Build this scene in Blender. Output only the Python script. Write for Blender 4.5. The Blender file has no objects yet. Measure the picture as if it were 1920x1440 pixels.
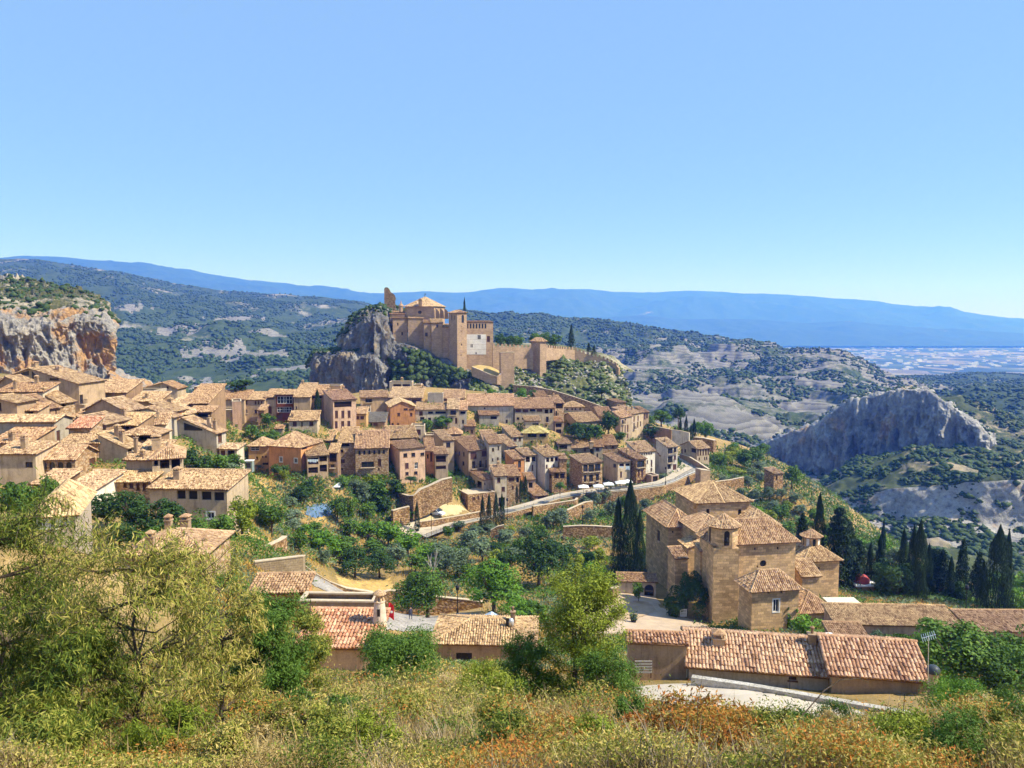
import bpy, bmesh, math, random
import numpy as np
from mathutils import Vector
from mathutils.geometry import tessellate_polygon
random.seed(7); RNG = np.random.default_rng(11)
SC = bpy.context.scene; COL = SC.collection
# ------------------------------------------------------------------ camera
F_PX = 1450.0; PITCH = math.atan(120 / F_PX)
cam = bpy.data.objects.new("camera", bpy.data.cameras.new("camera")); COL.objects.link(cam)
cam.data.sensor_width = 36; cam.data.lens = F_PX / 1920 * 36
cam.data.clip_start = 0.05; cam.data.clip_end = 60000
cam.rotation_euler = (math.pi / 2 - PITCH, 0, 0)
SC.camera = cam
# ------------------------------------------------------------------ light
SUN_AZ, SUN_EL = math.radians(102), math.radians(47)      # clockwise from +Y (the view direction)
w = bpy.data.worlds.new("World"); SC.world = w; w.use_nodes = True
nt = w.node_tree; bg = nt.nodes['Background']
sky = nt.nodes.new('ShaderNodeTexSky'); sky.sky_type = 'NISHITA'; sky.sun_disc = False
sky.sun_elevation = SUN_EL; sky.sun_rotation = SUN_AZ
sky.altitude = 600; sky.air_density = 1.0; sky.dust_density = 0.1; sky.ozone_density = 3.5
hs = nt.nodes.new('ShaderNodeHueSaturation'); hs.inputs['Saturation'].default_value = 1.35; hs.inputs['Hue'].default_value = .512
nt.links.new(sky.outputs[0], hs.inputs['Color']); mxs = nt.nodes.new('ShaderNodeMix'); mxs.data_type = 'RGBA'; mxs.inputs[0].default_value = .62; mxs.inputs[7].default_value = (2.85, 4.55, 7.2, 1)
nt.links.new(hs.outputs[0], mxs.inputs[6]); nt.links.new(mxs.outputs[2], bg.inputs[0]); bg.inputs[1].default_value = 0.10
sun = bpy.data.objects.new("sun", bpy.data.lights.new("sun", 'SUN')); COL.objects.link(sun)
sun.data.energy = 5.0; sun.data.angle = math.radians(0.5); sun.data.color = (1, 0.94, 0.85)
SUNV = Vector((math.cos(SUN_EL) * math.sin(SUN_AZ), math.cos(SUN_EL) * math.cos(SUN_AZ), math.sin(SUN_EL)))
sun.rotation_euler = SUNV.to_track_quat('Z', 'Y').to_euler()
SC.view_settings.view_transform = 'Standard'; SC.view_settings.look = 'None'
SC.view_settings.exposure = 0.66; SC.view_settings.gamma = 1
SC.render.engine = 'CYCLES'
cy = SC.cycles; cy.use_denoising = True; cy.max_bounces = 6; cy.diffuse_bounces = 3; cy.transmission_bounces = 3
cy.volume_bounces = 1; cy.transparent_max_bounces = 6; cy.glossy_bounces = 2
cy.use_adaptive_sampling = True; cy.adaptive_threshold = 0.02
# ------------------------------------------------------------------ projection helpers
SP, CP = math.sin(PITCH), math.cos(PITCH)
def ray(px, py):
    a = (px - 960) / F_PX; b = (720 - py) / F_PX
    return np.array([a, CP + b * SP, -SP + b * CP])
def P(px, py, d):
    r = ray(px, py); return r * (d / r[1])
def PA(px, py, d):                         # vectorised
    a = (np.asarray(px) - 960) / F_PX; b = (720 - np.asarray(py)) / F_PX
    y = CP + b * SP
    return np.stack([a / y * d, np.ones_like(y) * d, (-SP + b * CP) / y * d], -1)
# ------------------------------------------------------------------ numpy noise
_perm = RNG.permutation(512)
_g = RNG.normal(size=(512, 3)); _g /= np.linalg.norm(_g, axis=1)[:, None]
def pn(p):
    p = np.asarray(p, float); i = np.floor(p).astype(int); f = p - i
    u = f * f * f * (f * (f * 6 - 15) + 10); r = 0
    for dx in (0, 1):
        for dy in (0, 1):
            for dz in (0, 1):
                h = _perm[(_perm[(_perm[(i[..., 0] + dx) & 511] + i[..., 1] + dy) & 511] + i[..., 2] + dz) & 511]
                g = _g[h]
                dd = g[..., 0] * (f[..., 0] - dx) + g[..., 1] * (f[..., 1] - dy) + g[..., 2] * (f[..., 2] - dz)
                wt = (u[..., 0] if dx else 1 - u[..., 0]) * (u[..., 1] if dy else 1 - u[..., 1]) * (u[..., 2] if dz else 1 - u[..., 2])
                r = r + wt * dd
    return r * 1.6
def fbm(p, o=4, lac=2.1, gain=0.5):
    s = 0; a = 1
    for k in range(o):
        s = s + a * pn(p); p = p * lac + 17.3; a *= gain
    return s
# ------------------------------------------------------------------ materials
MATS = {}
def newmat(name):
    m = bpy.data.materials.new(name); m.use_nodes = True; MATS[name] = m
    N = m.node_tree.nodes; b = N['Principled BSDF']; b.inputs['Roughness'].default_value = 0.9
    b.inputs['Specular IOR Level'].default_value = 0.2
    return m, N, m.node_tree.links, b
def ramp(N, stops):
    r = N.new('ShaderNodeValToRGB'); e = r.color_ramp.elements
    while len(e) < len(stops): e.new(0.5)
    for k, (p, c) in enumerate(stops):
        e[k].position = p; e[k].color = (*c, 1)
    return r
def noise(N, L, vec, scale, detail=5, rough=0.6):
    n = N.new('ShaderNodeTexNoise'); n.inputs['Scale'].default_value = scale
    n.inputs['Detail'].default_value = detail; n.inputs['Roughness'].default_value = rough
    if vec is not None: L.new(vec, n.inputs['Vector'])
    return n
def coord(N, kind='Object', L=None, scale=None):
    t = N.new('ShaderNodeTexCoord'); o = t.outputs[kind]
    if scale:
        m = N.new('ShaderNodeMapping'); m.inputs['Scale'].default_value = scale; L.new(o, m.inputs['Vector']); o = m.outputs[0]
    return o
def mix(N, L, fac, a, b, mode='MIX'):
    m = N.new('ShaderNodeMix'); m.data_type = 'RGBA'; m.blend_type = mode
    for s, v in ((0, fac), (6, a), (7, b)):
        if hasattr(v, 'is_output'): L.new(v, m.inputs[s])
        elif s == 0: m.inputs[s].default_value = v
        else: m.inputs[s].default_value = (*v, 1)
    return m.outputs[2]
def bump(N, L, h, b, strength=0.4, dist=0.05):
    n = N.new('ShaderNodeBump'); n.inputs['Strength'].default_value = strength; n.inputs['Distance'].default_value = dist
    L.new(h, n.inputs['Height']); L.new(n.outputs[0], b.inputs['Normal'])
def math_(N, L, op, a, b=0.0, c=0.0):
    m = N.new('ShaderNodeMath'); m.operation = op
    for i, v in enumerate((a, b, c)):
        if hasattr(v, 'is_output'): L.new(v, m.inputs[i])
        else: m.inputs[i].default_value = v
    return m.outputs[0]
def plain(name, c, rough=0.8, metal=0.0, var=0.12, scale=3.0):
    m, N, L, b = newmat(name); b.inputs['Roughness'].default_value = rough; b.inputs['Metallic'].default_value = metal
    n = noise(N, L, coord(N), scale)
    r = ramp(N, [(0.3, [x * (1 - var) for x in c]), (0.7, [min(1, x * (1 + var)) for x in c])])
    L.new(n.outputs[0], r.inputs[0]); L.new(r.outputs[0], b.inputs['Base Color'])
    return m
def stucco(name, c, stain=0.42):
    m, N, L, b = newmat(name); co = coord(N)
    oi = N.new('ShaderNodeObjectInfo')
    ad = N.new('ShaderNodeVectorMath'); ad.operation = 'ADD'; L.new(co, ad.inputs[0])
    sc = N.new('ShaderNodeVectorMath'); sc.operation = 'SCALE'; cb = N.new('ShaderNodeCombineXYZ')
    L.new(oi.outputs['Random'], cb.inputs[0]); L.new(cb.outputs[0], sc.inputs[0]); sc.inputs[3].default_value = 50
    L.new(sc.outputs[0], ad.inputs[1]); co = ad.outputs[0]
    n1 = noise(N, L, co, 0.45, 8, 0.72)
    mp = N.new('ShaderNodeMapping'); mp.inputs['Scale'].default_value = (2.2, 2.2, 0.25); L.new(co, mp.inputs[0])
    n2 = noise(N, L, mp.outputs[0], 1.0, 5, 0.7); n3 = noise(N, L, co, 7, 4, 0.7)
    r1 = ramp(N, [(0.30, [x * (1 - stain) for x in c]), (0.5, c), (0.72, [min(1, x * 1.14) for x in c])]); L.new(n1.outputs[0], r1.inputs[0])
    r2 = ramp(N, [(0.36, (0.5, 0.46, 0.42)), (0.52, (1, 1, 1))]); L.new(n2.outputs[0], r2.inputs[0])
    o = mix(N, L, 0.55, r1.outputs[0], r2.outputs[0], 'MULTIPLY')
    r3 = ramp(N, [(0.35, (0.82, 0.8, 0.78)), (0.6, (1.05, 1.05, 1.05))]); L.new(n3.outputs[0], r3.inputs[0])
    o = mix(N, L, 0.8, o, r3.outputs[0], 'MULTIPLY')
    r4 = ramp(N, [(0.0, (0.76, 0.73, 0.74)), (.5, (.98, .96, .93)), (1.0, (1.16, 1.15, 1.12))]); L.new(oi.outputs['Random'], r4.inputs[0])
    o = mix(N, L, 1.0, o, r4.outputs[0], 'MULTIPLY')
    L.new(o, b.inputs['Base Color']); bump(N, L, n3.outputs[0], b, 0.35, 0.04)
    return m
def masonry(name, c, bw=0.55, bh=0.28, mortar=(0.30, 0.22, 0.14), var=0.35, rubble=False):
    m, N, L, b = newmat(name); uv = coord(N, 'UV'); co = coord(N)
    n1 = noise(N, L, co, 0.3, 6, 0.65); n3 = noise(N, L, co, 5, 5, 0.7)
    if rubble:
        v = N.new('ShaderNodeTexVoronoi'); v.inputs['Scale'].default_value = 1.0
        mp = N.new('ShaderNodeMapping'); mp.inputs['Scale'].default_value = (1 / bw, 1 / bh, 1); L.new(uv, mp.inputs[0]); L.new(mp.outputs[0], v.inputs['Vector'])
        sp = N.new('ShaderNodeSeparateColor'); L.new(v.outputs['Color'], sp.inputs[0])
        r = ramp(N, [(0.0, [x * (1 - var) for x in c]), (0.5, c), (1.0, [min(1, c[0] * (1 + var)), min(1, c[1] * (1 + var * .9)), min(1, c[2] * (1 + var * .9))])])
        L.new(sp.outputs[0], r.inputs[0]); base = r.outputs[0]
        rd = ramp(N, [(0.35, (1, 1, 1)), (0.62, [q / max(c) * 0.9 for q in mortar])]); L.new(v.outputs['Distance'], rd.inputs[0])
        base = mix(N, L, 0.8, base, rd.outputs[0], 'MULTIPLY'); hgt = v.outputs['Distance']
        inv = math_(N, L, 'MULTIPLY', hgt, -1.0); bump(N, L, inv, b, 0.6, 0.08)
    else:
        br = N.new('ShaderNodeTexBrick'); L.new(uv, br.inputs['Vector']); br.inputs['Scale'].default_value = 1
        br.inputs['Brick Width'].default_value = bw; br.inputs['Row Height'].default_value = bh
        br.inputs['Mortar Size'].default_value = 0.018; br.inputs['Bias'].default_value = -0.1
        br.inputs['Color1'].default_value = (*[x * (1 - var) for x in c], 1); br.inputs['Color2'].default_value = (*[min(1, x * (1 + var)) for x in c], 1)
        br.inputs['Mortar'].default_value = (*mortar, 1); base = br.outputs['Color']
        bump(N, L, math_(N, L, 'ADD', math_(N, L, 'MULTIPLY', br.outputs['Fac'], -0.6), n3.outputs[0]), b, 0.5, 0.05)
    r1 = ramp(N, [(0.3, (0.66, 0.60, 0.56)), (0.52, (1, 1, 1)), (0.75, (1.15, 1.12, 1.08))]); L.new(n1.outputs[0], r1.inputs[0])
    base = mix(N, L, 0.8, base, r1.outputs[0], 'MULTIPLY')
    r3 = ramp(N, [(0.33, (0.62, 0.58, 0.55)), (0.55, (1.05, 1.05, 1.05))]); L.new(n3.outputs[0], r3.inputs[0])
    base = mix(N, L, 0.7, base, r3.outputs[0], 'MULTIPLY')
    L.new(base, b.inputs['Base Color']); return m
def tilemat(name, a, bcol, cc):
    m, N, L, b = newmat(name); uv = coord(N, 'UV'); co = coord(N); oi = N.new('ShaderNodeObjectInfo')
    wn = N.new('ShaderNodeTexWhiteNoise'); wn.noise_dimensions = '2D'; L.new(uv, wn.inputs['Vector'])
    r = ramp(N, [(0.0, a), (0.3, bcol), (0.75, cc), (1.0, [min(1, x * 1.2) for x in cc])]); L.new(wn.outputs['Value'], r.inputs[0])
    n1 = noise(N, L, co, 0.6, 8, 0.78); r1 = ramp(N, [(0.36, (0.52, 0.44, 0.38)), (0.48, (0.95, 0.90, 0.86)), (0.66, (1.15, 1.12, 1.0))]); L.new(n1.outputs[0], r1.inputs[0])
    o = mix(N, L, 0.85, r.outputs[0], r1.outputs[0], 'MULTIPLY')
    n2 = noise(N, L, co, 9, 4, 0.8); r2 = ramp(N, [(0.38, (0.42, 0.38, 0.34)), (0.52, (1.06, 1.06, 1.06))]); L.new(n2.outputs[0], r2.inputs[0])
    o = mix(N, L, 0.7, o, r2.outputs[0], 'MULTIPLY')
    r4 = ramp(N, [(0.0, (0.80, 0.72, 0.66)), (.4, (.95, .88, .84)), (.7, (1.0, 1.0, .98)), (1.0, (1.05, 1.04, 0.92))]); L.new(oi.outputs['Random'], r4.inputs[0])
    o = mix(N, L, 1.0, o, r4.outputs[0], 'MULTIPLY')
    L.new(o, b.inputs['Base Color']); return m
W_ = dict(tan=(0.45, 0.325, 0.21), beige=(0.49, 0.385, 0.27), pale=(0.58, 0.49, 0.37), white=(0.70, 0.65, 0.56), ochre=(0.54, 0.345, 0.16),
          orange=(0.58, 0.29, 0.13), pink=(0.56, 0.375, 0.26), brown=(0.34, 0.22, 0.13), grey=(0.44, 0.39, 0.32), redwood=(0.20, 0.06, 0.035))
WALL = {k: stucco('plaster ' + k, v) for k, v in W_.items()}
WALL['stone'] = masonry('rubble stone', (0.42, 0.29, 0.165), 0.45, 0.28, (0.2, 0.14, 0.08), 0.4, True)
WALL['rough'] = masonry('pale rubble wall', (0.47, 0.35, 0.23), 0.5, 0.3, (0.33, 0.25, 0.17), 0.25, True)
WALL['church'] = masonry('church ashlar', (0.60, 0.41, 0.225), 0.95, 0.42, (0.33, 0.22, 0.12), 0.28)
WALL['castle'] = masonry('castle masonry', (0.48, 0.33, 0.21), 0.9, 0.4, (0.33, 0.22, 0.14), 0.15)
WALL['block'] = masonry('concrete block', (0.40, 0.31, 0.20), 0.5, 0.25, (0.25, 0.19, 0.13), 0.12)
ROOF = {'tile': tilemat('clay tiles', (0.21, 0.125, 0.075), (0.41, 0.27, 0.165), (0.57, 0.42, 0.27)),
        'light': tilemat('pale clay tiles', (0.26, 0.16, 0.095), (0.47, 0.325, 0.205), (0.63, 0.485, 0.32)),
        'red': tilemat('red clay tiles', (0.34, 0.14, 0.08), (0.50, 0.23, 0.14), (0.64, 0.40, 0.28)),
        'pinkish': tilemat('weathered pink tiles', (0.25, 0.135, 0.085), (0.48, 0.285, 0.18), (0.64, 0.45, 0.31)),
        'lichen': tilemat('lichen covered tiles', (0.32, 0.24, 0.10), (0.50, 0.42, 0.18), (0.58, 0.52, 0.26)),
        'slate': tilemat('grey sheet roof', (0.17, 0.18, 0.18), (0.20, 0.21, 0.21), (0.22, 0.23, 0.23))}
M_FRAME = plain('brown timber', (0.10, 0.05, 0.03)); M_SHUT = plain('brown shutter', (0.13, 0.06, 0.045))
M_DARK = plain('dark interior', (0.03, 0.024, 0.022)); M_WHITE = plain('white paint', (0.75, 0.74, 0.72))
M_IRON = plain('black iron', (0.02, 0.02, 0.022), 0.5); M_TIMBER = plain('weathered timber', (0.16, 0.09, 0.055))
M_TRUNK = plain('bark', (0.10, 0.075, 0.055), 0.95, 0, 0.4, 12); M_TRUNKW = plain('bleached bark', (0.42, 0.40, 0.37), 0.9, 0, 0.2, 9)
M_CONC = plain('concrete', (0.42, 0.39, 0.34), 0.9, 0, 0.15, 0.8); M_CAP = plain('coping stone', (0.52, 0.42, 0.30), 0.9, 0, 0.2, 2)
m, N, L, b = newmat('window glass'); b.inputs['Base Color'].default_value = (0.02, 0.025, 0.035, 1); b.inputs['Roughness'].default_value = 0.08; b.inputs['Specular IOR Level'].default_value = 0.5
M_GLASS = m
def leafmat(name, cols, trans=0.25, spread=0.6):
    m, N, L, b = newmat(name); oi = N.new('ShaderNodeObjectInfo'); co = coord(N, 'Object')
    at = N.new('ShaderNodeAttribute'); at.attribute_name = 'rnd'
    n1 = noise(N, L, co, 0.8, 3, 0.6)
    v = math_(N, L, 'ADD', math_(N, L, 'MULTIPLY', at.outputs['Fac'], spread), math_(N, L, 'MULTIPLY', oi.outputs['Random'], 0.35))
    v = math_(N, L, 'ADD', v, math_(N, L, 'MULTIPLY', math_(N, L, 'SUBTRACT', n1.outputs[0], 0.5), 0.7))
    r = ramp(N, [(i / (len(cols) - 1) if len(cols) > 1 else 0, c) for i, c in enumerate(cols)]); L.new(v, r.inputs[0])
    L.new(r.outputs[0], b.inputs['Base Color']); b.inputs['Roughness'].default_value = 0.65
    out = N['Material Output']; t = N.new('ShaderNodeBsdfTranslucent'); ms = N.new('ShaderNodeMixShader'); ms.inputs[0].default_value = trans
    L.new(r.outputs[0], t.inputs[0]); L.new(b.outputs[0], ms.inputs[1]); L.new(t.outputs[0], ms.inputs[2]); L.new(ms.outputs[0], out.inputs[0])
    return m
LEAF = {'green': leafmat('leaf green', [(0.046, 0.098, 0.016), (0.091, 0.176, 0.026), (0.169, 0.273, 0.046)]),
        'dark': leafmat('leaf dark green', [(0.023, 0.058, 0.018), (0.046, 0.098, 0.026), (0.085, 0.150, 0.039)]),
        'bright': leafmat('leaf bright green', [(0.065, 0.156, 0.019), (0.130, 0.260, 0.026), (0.260, 0.416, 0.052)]),
        'yellow': leafmat('leaf yellow green', [(0.117, 0.169, 0.019), (0.221, 0.273, 0.026), (0.390, 0.429, 0.065)]),
        'olive': leafmat('leaf olive', [(0.078, 0.124, 0.065), (0.143, 0.202, 0.111), (0.247, 0.312, 0.195)]),
        'cypress': leafmat('leaf cypress', [(0.010, 0.026, 0.009), (0.018, 0.042, 0.013), (0.035, 0.065, 0.02)], 0.1),
        'conifer': leafmat('leaf conifer', [(0.012, 0.032, 0.014), (0.025, 0.055, 0.022), (0.05, 0.09, 0.035)], 0.1),
        'scrub': leafmat('leaf scrub', [(0.022, 0.048, 0.014), (0.045, 0.078, 0.022), (0.08, 0.115, 0.035)], 0.1),
        'scrubl': leafmat('leaf pale scrub', [(0.04, 0.07, 0.02), (0.08, 0.11, 0.035), (0.14, 0.17, 0.06)], 0.1),
        'almond': leafmat('leaf almond', [(0.05, 0.085, 0.010), (0.15, 0.19, 0.022), (0.33, 0.31, 0.055), (0.56, 0.44, 0.14)], 0.25, 0.85),
        'almondg': leafmat('leaf almond green', [(0.025, 0.05, 0.008), (0.07, 0.115, 0.014), (0.16, 0.20, 0.025), (0.38, 0.36, 0.07)], 0.25, 0.85),
        'rust': leafmat('leaf rust', [(0.20, 0.07, 0.015), (0.42, 0.13, 0.025), (0.55, 0.24, 0.05), (0.28, 0.24, 0.05)], 0.3, 0.9),
        'straw': leafmat('dry grass', [(0.14, 0.10, 0.03), (0.28, 0.19, 0.06), (0.45, 0.32, 0.12), (0.60, 0.48, 0.24)], 0.25, 0.8),
        'gold': leafmat('golden grass', [(0.40, 0.24, 0.05), (0.56, 0.36, 0.08), (0.66, 0.46, 0.13)], 0.2, 0.8),
        'twig': leafmat('dry twigs', [(0.10, 0.07, 0.045), (0.19, 0.14, 0.085), (0.33, 0.27, 0.18)], 0.05, 0.9)}
# ------------------------------------------------------------------ mesh builder
class MB:
    def __init__(s): s.v = []; s.f = []; s.uv = []; s.mi = []
    def add(s, vs, fs, uvs=None, mi=0):
        o = len(s.v); s.v += [tuple(v) for v in vs]
        for k, f in enumerate(fs):
            s.f.append(tuple(i + o for i in f)); s.mi.append(mi)
            s.uv.append(uvs[k] if uvs else None)
        return s
    def box(s, x0, y0, z0, x1, y1, z1, mi=0):
        vs = [(x, y, z) for z in (z0, z1) for y in (y0, y1) for x in (x0, x1)]
        fs = [(0, 2, 3, 1), (4, 5, 7, 6), (0, 1, 5, 4), (2, 6, 7, 3), (0, 4, 6, 2), (1, 3, 7, 5)]
        uvs = []
        for f in fs:
            q = [vs[i] for i in f]
            if len({p[2] for p in q}) == 1: uvs.append([(p[0], p[1]) for p in q])
            elif len({p[0] for p in q}) == 1: uvs.append([(p[1], p[2]) for p in q])
            else: uvs.append([(p[0], p[2]) for p in q])
        return s.add(vs, fs, uvs, mi)
    def tube(s, a, b, r0, r1, n=6, mi=0, cap=False):
        a = Vector(a); b = Vector(b); d = (b - a)
        if d.length < 1e-6: return s
        q = d.to_track_quat('Z', 'Y'); vs = []
        for c, r in ((a, r0), (b, r1)):
            for i in range(n):
                t = 2 * math.pi * i / n; vs.append(c + q @ Vector((r * math.cos(t), r * math.sin(t), 0)))
        fs = [(i, (i + 1) % n, n + (i + 1) % n, n + i) for i in range(n)]
        if cap: fs += [tuple(range(n))[::-1], tuple(range(n, 2 * n))]
        return s.add(vs, fs, None, mi)
    def lathe(s, c, prof, n=12, mi=0, sq=False):
        vs = []; off = math.pi / n if sq else 0
        for r, z in prof:
            for i in range(n):
                t = 2 * math.pi * i / n + off; vs.append((c[0] + r * math.cos(t), c[1] + r * math.sin(t), c[2] + z))
        fs = []; uvs = []
        for k in range(len(prof) - 1):
            for i in range(n):
                j = (i + 1) % n; fs.append((k * n + i, k * n + j, (k + 1) * n + j, (k + 1) * n + i))
                w = 2 * math.pi * max(prof[k][0], 0.01) / n
                uvs.append([(i * w, prof[k][1]), ((i + 1) * w, prof[k][1]), ((i + 1) * w, prof[k + 1][1]), (i * w, prof[k + 1][1])])
        fs.append(tuple(range(n))[::-1]); uvs.append([(0, 0)] * n)
        fs.append(tuple(range((len(prof) - 1) * n, len(prof) * n))); uvs.append([(0, 0)] * n)
        return s.add(vs, fs, uvs, mi)
    def build(s, name, mats, parent=None, loc=None, rz=0, smooth=False, rnd=False):
        me = bpy.data.meshes.new(name); me.from_pydata(s.v, [], s.f)
        if any(u is not None for u in s.uv):
            ul = me.uv_layers.new(name='UVMap'); fl = []
            for f, u in zip(s.f, s.uv):
                fl += [c for p in (u if u is not None else [(0, 0)] * len(f)) for c in p]
            ul.data.foreach_set('uv', fl)
        mats = mats if isinstance(mats, (list, tuple)) else [mats]
        for m_ in mats: me.materials.append(m_)
        if len(mats) > 1: me.polygons.foreach_set('material_index', s.mi)
        if smooth: me.polygons.foreach_set('use_smooth', [True] * len(s.f))
        return link(name, me, parent, loc, rz)
def link(name, me, parent=None, loc=None, rz=0):
    o = bpy.data.objects.new(name, me); COL.objects.link(o)
    if parent is not None: o.parent = parent
    if loc is not None: o.location = loc
    if rz: o.rotation_euler = (0, 0, rz)
    return o
def quadmesh(name, V, Fq, mats, uv=None, rnd=None, smooth=False, mi=None):
    """fast path: V (n,3), Fq (m,k) with constant k"""
    me = bpy.data.meshes.new(name); V = np.asarray(V, np.float32); Fq = np.asarray(Fq, np.int32); m, k = Fq.shape
    me.vertices.add(len(V)); me.vertices.foreach_set('co', V.ravel())
    me.loops.add(m * k); me.loops.foreach_set('vertex_index', Fq.ravel())
    me.polygons.add(m); me.polygons.foreach_set('loop_start', np.arange(0, m * k, k, dtype=np.int32))
    me.polygons.foreach_set('loop_total', np.full(m, k, np.int32))
    if smooth: me.polygons.foreach_set('use_smooth', np.ones(m, bool))
    for q in (mats if isinstance(mats, (list, tuple)) else [mats]): me.materials.append(q)
    if mi is not None: me.polygons.foreach_set('material_index', np.asarray(mi, np.int32))
    me.update(calc_edges=True)
    if uv is not None:
        ul = me.uv_layers.new(name='UVMap'); ul.data.foreach_set('uv', np.asarray(uv, np.float32).ravel())
    if rnd is not None:
        at = me.attributes.new('rnd', 'FLOAT', 'FACE'); at.data.foreach_set('value', np.asarray(rnd, np.float32))
    return me
def tag(o, label, cat, group=None, kind=None):
    if label: o['label'] = label
    if cat: o['category'] = cat
    if group: o['group'] = group
    if kind: o['kind'] = kind
    return o
def empty(name, loc=(0, 0, 0), rz=0):
    o = bpy.data.objects.new(name, None); COL.objects.link(o); o.location = loc; o.rotation_euler = (0, 0, rz); o.empty_display_size = 0.5
    return o
# ------------------------------------------------------------------ roofs and walls
def tile_tris(planes, pitch=0.27, row=0.42, h=0.105, lift=0.14):
    h = h * pitch / .27
    lift = lift + (h - .105) * .5
    """planes: quads [A,B,C,D], A-B the eave, D/C the top; returns verts, quads, uvs of barrel tiles"""
    VV = []; FF = []; UU = []; off = 0
    for (A, B, C, D) in planes:
        A, B, C, D = [np.array(q, float) for q in (A, B, C, D)]
        U = B - A; Wd = np.linalg.norm(U); U /= Wd
        N = np.cross(U, (C - A) if np.linalg.norm(C - B) > 1e-3 else (D - A)); N /= np.linalg.norm(N)
        if N[2] < 0: N = -N; 
        V = np.cross(N, U)
        if V[2] < 0: V = -V
        poly = [((q - A) @ U, (q - A) @ V) for q in (A, B, C, D)]
        umin = min(p[0] for p in poly); umax = max(p[0] for p in poly)
        nc = max(1, int(round((umax - umin) / pitch))); pw = (umax - umin) / nc
        cols = []
        for i in range(nc):
            uc = umin + (i + 0.5) * pw; vs = []
            for k in range(4):
                (x0, y0), (x1, y1) = poly[k], poly[(k + 1) % 4]
                if (x0 - uc) * (x1 - uc) < 0: vs.append(y0 + (y1 - y0) * (uc - x0) / (x1 - x0))
            if len(vs) >= 2 and max(vs) - min(vs) > 0.1:
                v0, v1 = min(vs), max(vs); nr = max(1, int(round((v1 - v0) / row)))
                for r in range(nr): cols.append((uc, v0 + (v1 - v0) * r / nr, v0 + (v1 - v0) * (r + 1) / nr, i, r))
        if not cols: continue
        c = np.array(cols); n = len(c)
        pu = np.array([-0.5, -0.3, 0.0, 0.3, 0.5]) * pw; ph = np.array([-0.45, 0.62, 1.0, 0.62, -0.45]) * h
        jit = RNG.normal(0, 0.02 * pitch / .27, n); ju = RNG.normal(0, 0.02, n)
        u = c[:, 0:1, None] + pu[None, None, :] + ju[:, None, None]                      # n,1,5
        v = np.stack([c[:, 1] - 0.03, c[:, 2] + 0.01], 1)[:, :, None]  # n,2,1
        hh = ph[None, None, :] + np.array([0.035, 0.0])[None, :, None] + lift + jit[:, None, None]
        u, v, hh = np.broadcast_arrays(u, v, hh)
        pts = A + u[..., None] * U + v[..., None] * V + hh[..., None] * N
        VV.append(pts.reshape(-1, 3)); base = off + np.arange(n)[:, None] * 10
        for k in range(4):
            FF.append(np.stack([base[:, 0] + k, base[:, 0] + k + 1, base[:, 0] + k + 6, base[:, 0] + k + 5], 1))
            uvt = np.stack([c[:, 3] + 0.37, c[:, 4] + 0.61 + A[0]], 1)
            UU.append(np.repeat(uvt[:, None, :], 4, 1))
        # butt end of each tile
        FF.append(np.stack([base[:, 0] + 0, base[:, 0] + 1, base[:, 0] + 3, base[:, 0] + 4], 1)); UU.append(np.repeat(uvt[:, None, :], 4, 1))
        off += n * 10
    return np.concatenate(VV), np.concatenate(FF), np.concatenate(UU)
def roof_obj(planes, mat, parent, pitch, ridges=(), slab=0.12, name='roof', lab=None, timber=None):
    V, F, U = tile_tris(planes, pitch, 0.42 if pitch < 0.3 else 0.5)
    V = V.tolist(); F = F.tolist(); U = U.tolist(); o = len(V); mi = [0] * len(F)
    for pl in planes:
        pl = [list(p) for p in pl]
        if np.linalg.norm(np.array(pl[2]) - np.array(pl[3])) < 1e-3: pl = pl[:3] + [pl[2]]
        top = [[p[0], p[1], p[2] + slab] for p in pl]; o = len(V); V += pl + top
        for f in ((0, 1, 5, 4), (1, 2, 6, 5), (2, 3, 7, 6), (3, 0, 4, 7), (4, 5, 6, 7), (3, 2, 1, 0)):
            F.append([i + o for i in f]); U.append([(0.5, 0.5)] * 4); mi.append(1 if f != (4, 5, 6, 7) else 0)
    for (a, b_) in ridges:   # ridge caps: overlapping half barrels
        a = Vector(a) + Vector((0, 0, slab)); b_ = Vector(b_) + Vector((0, 0, slab)); d = b_ - a; n = max(1, int(d.length / 0.45))
        q = d.to_track_quat('Z', 'Y'); 
        for k in range(n):
            p0 = a + d * (k / n); p1 = a + d * ((k + 1.08) / n); o = len(V); r0, r1 = 0.15, 0.12
            side = d.normalized().cross(Vector((0, 0, 1))).normalized(); up = side.cross(d.normalized())
            for p, r in ((p0, r0), (p1, r1)):
                for t in (0, 45, 90, 135, 180):
                    v = p + side * (r * math.cos(math.radians(t))) + up * (r * math.sin(math.radians(t)) + 0.05); V.append(list(v))
            for j in range(4):
                F.append([o + j, o + j + 1, o + j + 6, o + j + 5]); U.append([(k + 0.5, 77.3)] * 4); mi.append(0)
    me = quadmesh(name, V, F, [mat, timber or M_TIMBER], U, mi=mi)
    r = link(name, me, parent)
    if lab: r['label'] = lab
    return r
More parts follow.
